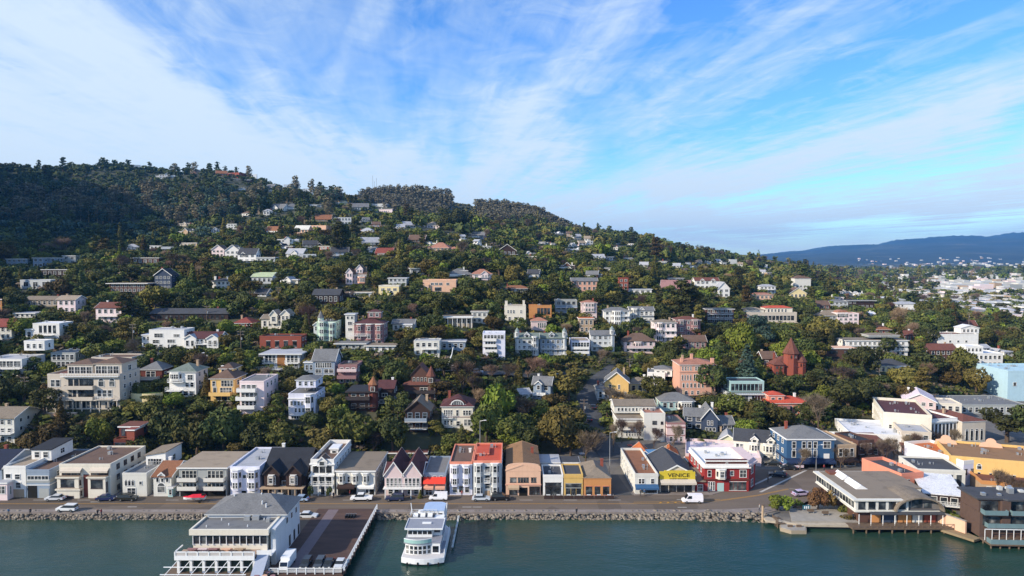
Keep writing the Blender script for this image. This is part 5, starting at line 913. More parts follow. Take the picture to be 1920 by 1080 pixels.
arc = [(30, 169.9), (42, 170.3), (52, 172), (62, 175.5), (72, 180.5)]
mark('bend_line', YEL, [[(a[0], a[1] + o), (b[0], b[1] + o), (b[0], b[1] + .2 + o), (a[0], a[1] + .2 + o)] for a, b in zip(arc, arc[1:]) for o in (0, 1.0 if a[0] < 50 else .45)])
mark('hatching', YEL, [[(36 + i * 1.8, 170.3), (36.5 + i * 1.8, 170.3), (37.4 + i * 1.8, 171.4), (36.9 + i * 1.8, 171.4)] for i in range(6)])
mark('lane_marking', WHT, [[(x, 172.4), (x + 3.2, 172.4), (x + 3.0, 172.62), (x - .2, 172.62)] for x in range(-130, 28, 11)] + [[(a, b), (a + 2.2, b), (a + 2.2, b + .3), (a, b + .3)] for a, b in ((41, 172.6), (44.4, 172.6), (40, 167.3), (-12, 167.5), (-9.5, 167.5), (-104, 171), (-93, 167.6))])
cw = [(62, 178), (76, 196)]
for a, b in (((60, 180.5), (79, 199)), ((63.5, 178.5), (83, 197)), ((83, 176.5), (72, 181.5))):
    mark('crosswalk_line', WHT, [[(a[0], a[1]), (a[0] + .7, a[1] - .2), (b[0] + .7, b[1] - .2), (b[0], b[1])]], 1.376)
# hillside lanes
r1 = [hit(a, b) for a, b in ((120, 672), (180, 662), (240, 664), (300, 668), (380, 672), (470, 676), (560, 650))]
r2 = [hit(a, b) for a, b in ((1152, 860), (1122, 822), (1108, 790), (1102, 765), (1104, 742), (1128, 712), (1160, 690))]
strip('hillside_lane', r1, 6, .25, ASPD); strip('side_lane', r2, 8.5, .2, ASPD)
r3 = [hit(a, b) for a, b in ((1106, 700), (1060, 706), (980, 708), (890, 702))]
strip('middle_lane', r3, 5, .25, ASPD)
r4 = [hit(a, b) for a, b in ((-10, 402), (60, 409), (140, 411), (240, 410))]
strip('upper_road', r4, 7, 3.5, mat('guard_grey', '6A6D70', .8, .1))
LANES = [(p.x, p.y) for r in (r1, r2, r3) for i in range(len(r) - 1) for p in [r[i].lerp(r[i + 1], j / 12) for j in range(12)]]
# rock bank along the water: stuff
def riprap():
    rs = random.Random(3); V = []; Qs = []; base = []
    for k in range(3):
        pts = []
        for a in (-1, 0, 1):
            for j in range(5):
                t = 2 * math.pi * j / 5 + k; r = (1 if a == 0 else .62) * rs.uniform(.75, 1.15); pts.append((r * math.cos(t), r * math.sin(t), a * .62 + rs.uniform(-.1, .1)))
        base.append(np.array(pts))
    fc = [[0, 1, 6, 5], [1, 2, 7, 6], [2, 3, 8, 7], [3, 4, 9, 8], [4, 0, 5, 9], [5, 6, 11, 10], [6, 7, 12, 11], [7, 8, 13, 12], [8, 9, 14, 13], [9, 5, 10, 14], [10, 11, 12, 13], [10, 13, 14, 14]]
    fc = [f for f in fc if len(set(f)) == 4] + [[13, 14, 10, 12]]
    n = 0
    for i in range(3400):
        x = rs.uniform(-150, 60.5)
        if -46 < x < -31.5 and rs.random() < .8: continue
        s = rs.random(); sh_ = float(shore(960 + F * x / 164)); y = sh_ - .9 + s * 2.3; z = -.5 + s * 1.75 + rs.uniform(-.05, .15)
        if x > 44: y += rs.uniform(-.9, .3); z += .1
        r = rs.uniform(.22, .5) * (1.25 if x > 30 else 1); b = base[i % 3] * r * np.array([rs.uniform(.8, 1.4), rs.uniform(.8, 1.2), rs.uniform(.7, 1.1)])
        c, s2 = math.cos(i), math.sin(i); b = np.stack([b[:, 0] * c - b[:, 1] * s2, b[:, 0] * s2 + b[:, 1] * c, b[:, 2]], 1) + (x, y, z)
        V.append(b); Qs += [[k + n for k in f] for f in fc]; n += 15
    m = groundmat('riprap_stone', [(.3, (.12, .095, .07)), (.5, (.24, .20, .155)), (.7, (.36, .32, .26))], 1.1, .4)
    o = link('riprap', npmesh('riprap', np.concatenate(V), np.array(Qs), [m])); tag(o, 'loose tan boulders banked along the whole waterline below the promenade', 'rocks', kind='stuff')
riprap()
# ------------------------------------------------------------------ vehicles
TYRE = mat('tyre', '151515', .9, .05); RIM = mat('rim', '9A9C9E', .35, .05, metal=.7); CGL = mat('car_glass', '14181C', .08, .03, spec=.7)
LAMP = mat('headlight', 'DADAD2', .15, .03); TAIL = mat('tail_light', '8A1512', .3, .03)
def paint(c): return mat('car_' + c, c, .28, .04, spec=.6)
CPRO = dict(
    sedan=([(-2.25, .35), (-2.3, .72), (-1.9, .92), (1.2, .95), (2.2, .78), (2.28, .35)], [(-1.75, .9), (-1.15, 1.38), (.35, 1.42), (1.15, .93)]),
    suv=([(-2.3, .38), (-2.35, 1.0), (1.25, 1.04), (2.2, .92), (2.3, .4)], [(-2.28, .98), (-2.05, 1.62), (.3, 1.66), (1.2, 1.02)]),
    van=([(-2.75, .4), (-2.8, 1.1), (1.9, 1.15), (2.7, .95), (2.8, .42)], [(-2.78, 1.05), (-2.72, 2.35), (1.1, 2.4), (2.0, 1.1)]),
    pickup=([(-2.7, .45), (-2.72, 1.1), (1.5, 1.12), (2.6, 1.0), (2.7, .45)], [(-.7, 1.08), (-.5, 1.72), (.9, 1.74), (1.65, 1.1)]))
CM = {}
def car_meshes(kind, c):
    if (kind, c) in CM: return CM[kind, c]
    lo, up = CPRO[kind]; w = .92 if kind != 'van' else 1.0
    def loft(outer, inner, ws, name, m, cut=None):
        b = MB(); i = 0; n = len(outer)
        V = []
        for y, s in ((-w, .93), (-w * .93, 1.0), (w * .93, 1.0), (w, .93)):
            zc = .6
            V.append([(p[0] * (1 if s == 1 else .985), y, p[1] if s == 1 else zc + (p[1] - zc) * .9) for p in outer])
        for a in range(3):
            for k in range(n): b.face([V[a][k], V[a][(k + 1) % n], V[a + 1][(k + 1) % n], V[a + 1][k]])
        b.face(V[0][::-1]); b.face(V[3]); return b
    body = loft(lo, None, None, '', None)
    # cabin: sloping sides
    b = MB(); n = len(up); z0, z1 = up[0][1], max(p[1] for p in up)
    def side(y, s): return [(p[0], y * (1 - .16 * (p[1] - z0) / (z1 - z0)), p[1]) for p in up]
    A = side(-w * .96, 1); B = side(w * .96, 1)
    g = MB()
    if kind == 'van':
        b2 = MB(); b2.face(A); b2.face(B[::-1]); [b2.face([A[k], B[k], B[(k + 1) % n], A[(k + 1) % n]]) for k in range(n)]
        g.face([(1.98, -.8, 1.2), (1.98, .8, 1.2), (1.2, .74, 2.25), (1.2, -.74, 2.25)]); 
        for s in (-1, 1): g.face([(.3, s * 1.0, 1.3), (1.65, s * 1.0, 1.3), (1.15, s * .9, 2.05), (.3, s * .9, 2.05)][::s])
        g.v = [(x + .05, y * 1.005, z + .02) for x, y, z in g.v]; top = b2
    else:
        g.face(A); g.face(B[::-1]); [g.face([A[k], B[k], B[(k + 1) % n], A[(k + 1) % n]]) for k in range(n)]
        top = MB(); a0, a1 = up[1], up[2]; wy = w * .96 * .84; top.extr([(a0[0] - .08, a0[1] - .02), (a1[0] + .08, a1[1] - .04), (a1[0], a1[1] + .05), (a0[0], a0[1] + .05)], -wy - .02, wy + .02, 'y')
        for s in (-1, 1):
            for px_ in ((a0[0] + a1[0]) / 2,): top.extr([(px_ - .05, z0), (px_ + .05, z0), (px_ + .05, z1), (px_ - .05, z1)], s * w * .97 - .03, s * w * .97 + .0, 'y') if False else None
    P_ = paint(c); L = lo[-1][0]; wz = .34; xs = (L * .62, -L * .6)
    wh = MB(); wh.tube((0, -.12, 0), (0, .12, 0), wz, 14); rim = MB(); rim.tube((0, -.135, 0), (0, .135, 0), wz * .6, 10)
    hl = MB(); hl.box(-.08, .06, -.2, .2, -.09, .09)
    CM[kind, c] = dict(body=body.mesh('body', [P_]), glass=g.mesh('windows', [CGL]), top=top.mesh('car_roof', [P_]), tyre=wh.mesh('tyre', [TYRE]), rim=rim.mesh('rim', [RIM]), hl=hl.mesh('headlight', [LAMP]), tl=hl.mesh('tail_light', [TAIL]), xs=xs, wz=wz, w=w, L=L)
    return CM[kind, c]
def car(x, y, z, rz, kind, c, label, cat='car', group=None, s=1.0, name='parked_car'):
    m = car_meshes(kind, c); t = thing(name, label, cat, (x, y, z), R(rz), group); t.scale = (s, s, s)
    link('body', m['body'], t); link('car_roof', m['top'], t); link('windows', m['glass'], t)
    for xx in m['xs']:
        for s_ in (-1, 1):
            o = link('wheel', m['tyre'], t, (xx, s_ * (m['w'] - .1), m['wz'])); link('rim', m['rim'], o)
    for s_ in (-1, 1): link('headlight', m['hl'], t, (m['L'] - .04, s_ * .62, .7)); link('tail_light', m['tl'], t, (-m['L'] - .0, s_ * .62, .78))
    return t
def carp(px, py, *a, z=1.4, **k): p = PZ(px, py, z); return car(p.x, p.y, z, *a, **k)
carp(104, 938, 182, 'sedan', 'C9CBCD', 'silver car parked at the kerb in front of the blue grey box house')
carp(126, 958, 180, 'suv', 'E4E4E2', 'white estate car driving on the near lane at the left', name='moving_car')
carp(199, 938, 2, 'sedan', '1E2A52', 'dark blue car parked in front of the wide cream house')
carp(240, 938, 0, 'suv', '22241F', 'black car parked in front of the small white stucco house')
carp(562, 939, 178, 'sedan', '9FB4CC', 'pale blue car parked in front of the dark twin gabled house')
carp(522, 936, 178, 'sedan', 'B5B3AC', 'beige car roof just showing behind the pier restaurant roof')
carp(577, 971, 0, 'sedan', 'D6D8DA', 'silver white car standing at the head of the brown pier deck')
carp(678, 938, 182, 'pickup', 'ECECEA', 'white pickup parked by the white restaurant with umbrellas', cat='pickup truck')
carp(740, 938, 182, 'suv', '2B3350', 'dark blue car parked in front of the pink twin gabled house')
carp(822, 937, 180, 'van', 'EDEDED', 'white van parked in front of the low red fronted shop', cat='van', s=.82)
carp(902, 938, 0, 'sedan', 'C3C9CE', 'silver car parked in front of the flats with the orange red roof')
carp(939, 937, 0, 'suv', '14161A', 'black car parked beside the peach building with the arched roof')
carp(1298, 942, 180, 'van', 'EFEAEC', 'white delivery van driving past the red corner building', cat='van', s=.9, name='moving_van')
carp(1090, 858, 100, 'sedan', 'E6E6E6', 'white car on the dark car park above the orange shopfront')
carp(1179, 843, 190, 'sedan', 'A8323A', 'red car at the foot of the side lane')
carp(1240, 836, 178, 'suv', 'BFD2D4', 'pale blue car behind the two orange roofed sheds')
carp(1487, 878, 176, 'pickup', 'C9B9C2', 'pale pinkish pickup parked in front of the blue hotel', cat='pickup truck')
carp(1458, 893, 160, 'sedan', '1A2030', 'dark car waiting at the intersection right of the red corner building')
carp(1448, 872, 170, 'sedan', '2A2C2A', 'dark car parked under the long cream building')
carp(1502, 929, 10, 'sedan', 'B9A9C0', 'pale mauve car parked beside the plaza trees')
carp(1478, 880, 175, 'sedan', '20242C', 'black car half hidden beside the pinkish pickup')
for a in ((1112, 768, 95, '2C3038', 'dark car on the side lane below the yellow gabled house'), (1104, 790, 92, '1D2228', 'dark car low on the side lane by the tall utility pole')):
    p = hit(a[0], a[1]); car(p.x, p.y, p.z + .3, a[2], 'sedan', a[3], a[4])
for a in ((174, 652, 5, 'suv', 'E2E6EA', 'white car on the hillside lane above the big beige mansion'), (328, 669, 180, 'sedan', 'DCDCDC', 'white car parked below the hedge of the long white house'), (381, 672, 180, 'suv', 'E6E6E6', 'white car on the lane below the twin gabled white annex'), (440, 669, 10, 'sedan', '8B97A3', 'grey car at the right end of the hillside lane'),
          (229, 660, 170, 'sedan', 'D8DCE0', 'pale car parked behind the peach house on the hillside lane'), (1036, 706, 0, 'sedan', 'A9AFB5', 'grey car on the middle lane below the grey townhouses'), (895, 702, 0, 'suv', 'B5BBC2', 'pale car on the middle lane right of the crane truck'), (1326, 621, 0, 'sedan', 'E2E2E2', 'white car parked right of the rose flats')):
    p = hit(a[0], a[1]); car(p.x, p.y, p.z + .35, a[2], a[3], a[4], a[5])
# red and white sports boat on a trailer
def speedboat():
    p = PZ(367, 941, 1.4); t = thing('trailered_boat', 'bright red and white pointed boat on a trailer in front of the grey balcony block', 'boat', p, R(186))
    q = MB(); L = 2.9
    sec = [(2.9, .05, .95), (2.0, .5, .98), (.6, .95, 1.0), (-1.2, 1.0, 1.0), (-2.3, .95, .95)]
    for (x0, w0, s0), (x1, w1, s1) in zip(sec, sec[1:]):
        A = [(x0, -w0, 1.35 * s0), (x0, -w0 * .5, .75), (x0, w0 * .5, .75), (x0, w0, 1.35 * s0)]; B = [(x1, -w1, 1.35 * s1), (x1, -w1 * .5, .65), (x1, w1 * .5, .65), (x1, w1, 1.35 * s1)]
        for k in range(3): q.face([A[k], B[k], B[k + 1], A[k + 1]])
    x, w, s = sec[-1]; q.face([(x, -w, 1.35 * s), (x, w, 1.35 * s), (x, w * .5, .65), (x, -w * .5, .65)]); q.build('hull', paint('E8E6E6'), t)
    q = MB(); 
    for (x0, w0, s0), (x1, w1, s1) in zip(sec, sec[1:]): q.face([(x0, -w0, 1.37 * s0), (x1, -w1, 1.37 * s1), (x1, 0, 1.95 if x1 < 1.5 else 1.6), (x0, 0, 1.95 if x0 < 1.5 else 1.5)]); q.face([(x0, w0, 1.37 * s0), (x0, 0, 1.95 if x0 < 1.5 else 1.5), (x1, 0, 1.95 if x1 < 1.5 else 1.6), (x1, w1, 1.37 * s1)])
    q.face([(-2.3, -.95, 1.28), (-2.3, 0, 1.95), (-2.3, .95, 1.28)]); q.build('red_cover', paint('D3182A'), t)
    q = MB(); q.box(-2.2, -1.5, -.5, .5, 1.3, 2.0); q.build('outboard_motor', TYRE, t)
    q = MB(); q.box(-2.0, 3.2, -.06, .06, .5, .62); q.box(-2.0, -1.9, -.9, .9, .5, .62); q.box(0, .1, -.8, .8, .5, .62); q.build('trailer_frame', RIM, t)
    for s_ in (-1, 1): q = MB(); q.tube((-1.2, s_ * .85, .33), (-1.2, s_ * 1.05, .33), .33, 12); q.build('wheel', TYRE, t)
speedboat()
def crane_truck():
    p = hit(835, 700); t = thing('crane_truck', 'white truck with a raised crane arm parked among trees on the middle lane', 'truck', (p.x, p.y, p.z + .3), R(4))
    q = MB(); q.box(-3.5, 2.0, -1.1, 1.1, .7, 1.5); q.build('flatbed', WHITE, t); q = MB(); q.extr([(2.1, .6), (4.0, .6), (4.0, 1.6), (3.4, 2.6), (2.1, 2.6)], -1.1, 1.1, 'y'); c = q.build('cab', WHITE, t)
    q = MB(); q.extr([(3.3, 1.65), (4.02, 1.6), (3.46, 2.5), (3.3, 2.5)], -.95, .95, 'y'); q.build('windscreen', CGL, c)
    q = MB(); q.tube((.5, 0, 1.5), (2.4, 0, 6.5), .28, 6, r2=.2); a = q.build('crane_arm', WHITE, t); q = MB(); q.tube((2.4, 0, 6.4), (2.9, 0, 9.2), .16, 6); q.build('arm_extension', WHITE, a)
    q = MB(); q.tube((.5, 0, 1.4), (.5, 0, 2.0), .6, 8); q.build('turntable', WHITE, t)
    for x in (-2.6, -1.6, 3.0):
        for s_ in (-1, 1): q = MB(); q.tube((x, s_ * .85, .45), (x, s_ * 1.12, .45), .45, 12); q.build('wheel', TYRE, t)
crane_truck()
# ------------------------------------------------------------------ ferry
def ferry():
    t = thing('ferry', 'white double deck ferry moored at the quay with curved glazed stern', 'ferry', (-18.0, 138.2, 0)); hw = 4.15; Lf = 23
    def outline(w, L, y0=0, c=1.2, n=9): return [(-w + 2 * w * i / n, y0 + c * (2 * i / n - 1) ** 2 * 1.0 + (.0)) for i in range(n + 1)] + [(w, L * .82), (w * .55, L), (-w * .55, L), (-w, L * .82)]
    q = MB(); q.prism(outline(hw * .93, Lf, .4), -.4, .35); q.build('lower_hull', mat('hull_blue', '2A3E52', .4, .1), t)
    q = MB(); q.prism(outline(hw, Lf, 0), .35, 1.5, 0); q.build('hull', WHITE, t)
    q = MB(); q.prism(outline(hw - .15, Lf - .3, .15), 1.5, 1.56); q.build('deck', mat('deck_pale', 'CFCBC8', .6, .1), t)
    t.scale = (1.04, .84, .9); DG = mat('deck_grey', '8E9098', .6, .12)
    # lower cabin with a bowed end, narrower than the hull on the right
    def bow(w0, w1, y0, y1, c, n=8): return [(w0 + (w1 - w0) * i / n, y0 + c * (2 * i / n - 1) ** 2) for i in range(n + 1)] + [(w1, y1), (w0, y1)]
    q = MB(); q.prism(bow(-3.6, 1.5, 2.4, 19, .9), 1.55, 4.0); lc = q.build('lower_cabin', WHITE, t)
    for i in range(6):
        u = (i + .5) / 6; x = -3.6 + 5.1 * u; y = 2.4 + .9 * (2 * u - 1) ** 2; a = math.atan2(.9 * 4 * (2 * u - 1), 5.1)
        for z, hh in ((1.75, .75), (2.75, .8)):
            o = link('window', winmesh(.62, hh, 'trim', 'plain'), lc, (x, y, z)); o.rotation_euler = (0, 0, a)
    for i in range(7): o = link('window', winmesh(1.2, .9, 'trim', 'plain'), lc, (-3.6, 16.5 - i * 2, 2.4)); o.rotation_euler = (0, 0, R(-90))
    q = MB(); q.box(1.52, 3.2, 3.2, 18, 1.55, 4.05); sc = q.build('side_cabin', WHITE, t)
    q = MB(); q.box(1.75, 2.9, 3.12, 3.3, 1.9, 3.3); q.build('door', CGL, sc)
    for i in range(6): o = link('window', winmesh(1.2, .9, 'trim', 'plain'), sc, (3.2, 5 + i * 2, 2.4)); o.rotation_euler = (0, 0, R(90))
    q = MB(); q.prism(bow(-3.9, 1.6, 2.1, 9, 1.0), 4.0, 4.18); q.prism([(1.6, 3.0), (3.4, 3.0), (3.4, 19), (-3.9, 19), (-3.9, 9), (1.6, 9)], 4.06, 4.2); q.build('upper_deck', DG, t)
    # curved greenish wind screen
    q = MB(); o_ = bow(-3.85, 1.55, 2.15, 9, 1.0)[:9]; i_ = [(x, y + .12) for x, y in o_]; q.prism(o_ + i_[::-1], 4.2, 5.0); q.build('curved_screen', mat('screen_glass', '9FC4BC', .12, .05, spec=.6), t)
    q = MB(); q.prism([(x, y - .05) for x, y in o_] + [(x, y + .14) for x, y in o_][::-1], 5.0, 5.14); q.build('screen_rail', WHITE, t)
    # upper cabin with open front
    q = MB(); q.box(-3.5, 1.4, 6.2, 15.5, 4.2, 6.3); q.box(1.4, 3.2, 7.4, 15.5, 4.2, 6.28); uc = q.build('upper_cabin', WHITE, t)
    for i in range(5): link('window', winmesh(.8, .9, 'trim', 'plain'), uc, (-3.0 + i * .98, 6.2, 4.9))
    link('window', winmesh(1.2, .9, 'trim', 'plain'), uc, (2.3, 7.4, 4.9))
    for i in range(4):
        for s_, x in ((90, 3.2), (-90, -3.5)): o = link('window', winmesh(1.4, .9, 'trim', 'plain'), uc, (x, 8.6 + i * 1.9, 4.9)); o.rotation_euler = (0, 0, R(s_))
    q = MB(); q.box(-3.9, 3.5, 5.4, 12.2, 6.3, 6.45); q.build('canopy', DG, t)
    q = MB(); q.box(-3.98, 3.58, 5.3, 5.42, 6.25, 6.6); q.box(-3.98, -3.86, 5.42, 12.2, 6.25, 6.6); q.box(3.46, 3.58, 5.42, 12.2, 6.25, 6.6); q.box(-3.98, 3.58, 12.2, 12.32, 6.25, 6.6); q.build('canopy_edge', WHITE, t)
    q = MB(); q.box(-.8, 1.0, 8.6, 9.2, 6.46, 6.75); q.build('roof_hatch', WHITE, t)
    q = MB(); q.box(-3.6, 1.2, 12.6, 16.0, 6.3, 6.42); q.build('bridge_deck', mat('deck_dark', '4A4C52', .6, .1), t)
    for i in range(3):
        q = MB(); q.box(-3.2 + i * 1.5, -2.2 + i * 1.5, 13.2, 13.8, 6.42, 6.8); q.box(-3.2 + i * 1.5, -2.2 + i * 1.5, 13.75, 13.9, 6.8, 7.3); q.build('bench', WHITE, t)
    q = MB()
    for z in (6.9, 7.35): q.box(-3.75, 1.5, 15.9, 15.96, z, z + .06); q.box(-3.78, -3.72, 12.4, 15.96, z, z + .06)
    for i in range(7): q.box(-3.75 + i * .87, -3.69 + i * .87, 15.9, 15.96, 6.4, 7.4)
    q.build('deck_railing', WHITE, t)
    q = MB(); q.box(-1.2, 3.0, 16.2, 21.5, 4.2, 7.0); wh = q.build('wheelhouse', WHITE, t); q = MB(); q.prism([(-1.4, 16.0), (3.1, 16.0), (3.1, 21.2), (2.2, 22.2), (-.6, 22.2), (-1.4, 21.2)], 7.0, 7.2); q.build('wheelhouse_roof', mat('roof_paleblue', 'A9BCD6', .4, .1), wh)
    for i in range(3): link('window', winmesh(.9, .8, 'trim', 'plain'), wh, (-.4 + i * 1.3, 16.2, 5.6))
    q = MB(); q.tube((-1.9, 16.6, 6.4), (-1.9, 16.6, 7.0), .8, 12, r2=.55); q.build('radar_dome', WHITE, t)
    q = MB(); q.tube((-3.6, 15.5, 6.3), (-3.9, 15.8, 9.0), .09, 6); q.build('mast', WHITE, t)
    q = MB(); q.tube((3.3, 17.5, 4.2), (3.5, 18, 8.4), .09, 6); q.build('aft_mast', WHITE, t)
    # hull side rail and steps
    q = MB()
    for i in range(15): q.box(4.02, 4.1, 1.0 + i * 1.2, 1.08 + i * 1.2, 1.5, 2.5)
    for z in (2.0, 2.45): q.box(4.02, 4.1, 1, 18.2, z, z + .06)
    q.build('side_rail', WHITE, t)
    q = MB(); q.box(3.25, 3.95, 4, 9, 1.6, 2.3); q.build('life_raft', DG, t)
    for i in range(4): q = MB(); q.box(-3 + i * 2, -2.7 + i * 2, -.1, .08, -.1, .8); q.build('fender', TYRE, t)
ferry()
# moored gangway beside the ferry
q = MB()
for i in range(7): q.tube((-12.6, 147 + i * 2.9, -1), (-12.6, 147 + i * 2.9, 1.5), .12, 6)
q.box(-12.8, -12.4, 146, 165, .5, .7); o = thing('float_walkway', 'narrow white floating walkway along the right side of the ferry', 'walkway', (0, 0, 0)); q.build('walkway_deck', wallm('ltgrey'), o)
# ------------------------------------------------------------------ pier with car deck
def pier():
    t = thing('pier', 'brown planked pier deck on piles beside the white restaurant', 'pier', (-39, 130, 0))
    def at(x): return x + 39
    q = MB(); q.box(-7.2, 7, .6, 35.4, 1.45, 1.8); q.build('deck', DECKM, t); q = MB(); q.box(-4.6, -2.2, 3, 34.8, 1.8, 1.806); q.build('pale_strip', mat('worn_strip', '76686A', .9, .2, 1), t)
    for j in range(9):
        for i in range(4): q = MB(); q.tube((-6.5 + i * 4.3, 1 + j * 4, -3), (-6.5 + i * 4.3, 1 + j * 4, 1.45), .2, 6); q.build('pile', WOOD, t)
    for nm, a, b in (('side_railing', (6.9, .7), (6.9, 35)), ('end_railing', (-7, .7), (6.9, .7))):
        q = MB(); a = Vector((*a, 1.8)); b = Vector((*b, 1.8)); L = (b - a).length; n = int(L / 1.7)
        for i in range(n + 1): p = a.lerp(b, i / n); q.box(p.x - .09, p.x + .09, p.y - .09, p.y + .09, 1.6, 2.95)
        d = (b - a).normalized()
        for z in (2.2, 2.55, 2.88):
            if abs(d.x) > .5: q.box(a.x, b.x, a.y - .05, a.y + .05, z, z + .12)
            else: q.box(a.x - .05, a.x + .05, a.y, b.y, z, z + .12)
        q.build(nm, WHITE, t)
pier()
for i, (x, c, l, k) in enumerate(((-40.0, '20242A', 'black car parked at the pier end, leftmost beside the box truck', 'suv'), (-37.4, '3A3F46', 'dark grey car parked at the pier end, third from the corner', 'suv'), (-35.6, '1C1F24', 'black car parked at the pier end, second from the railing corner', 'sedan'), (-33.4, 'C6C9CC', 'pale car parked at the pier end nearest the railing corner', 'sedan'))):
    car(x, 134.2, 1.81, -90, k, c, l, s=.88)
def boxtruck():
    t = thing('box_truck', 'white box truck parked against the wall of the pier restaurant', 'truck', (-43.6, 133.6, 1.81), R(90)); t.scale = (.8, .8, .8)
    q = MB(); q.box(-1, 4.2, -1.1, 1.1, .6, 2.9); q.build('cargo_box', WHITE, t); q = MB(); q.extr([(-2.6, .5), (-1.05, .5), (-1.05, 2.2), (-2.0, 2.2), (-2.5, 1.3)], -1, 1, 'y'); q.build('cab', WHITE, t)
    q = MB(); q.extr([(-2.55, 1.35), (-2.08, 2.15), (-2.0, 2.15), (-2.4, 1.35)], -.85, .85, 'y'); q.build('windscreen', CGL, t)
    for x in (-1.8, 3.0):
        for s_ in (-1, 1): q = MB(); q.tube((x, s_ * .8, .42), (x, s_ * 1.05, .42), .42, 12); q.build('wheel', TYRE, t)
boxtruck()
for i in range(4):
    p = PZ(650 + i * 5, 972, 1.5); t = thing('motorcycle', ['leftmost', 'second', 'third', 'rightmost'][i] + ' of four dark motorcycles parked at the head of the pier', 'motorcycle', p, R(80), 'motorcycles parked at the pier head')
    for x in (-.6, .6): q = MB(); q.tube((x, -.07, .32), (x, .07, .32), .32, 10); q.build('wheel', TYRE, t)
    q = MB(); q.extr([(-.7, .5), (.45, .35), (.5, .8), (.1, 1.0), (-.7, .85)], -.16, .16, 'y'); q.build('body', paint('16181C'), t); q = MB(); q.box(.42, .5, -.35, .35, .95, 1.03); q.build('handlebar', RIM, t)
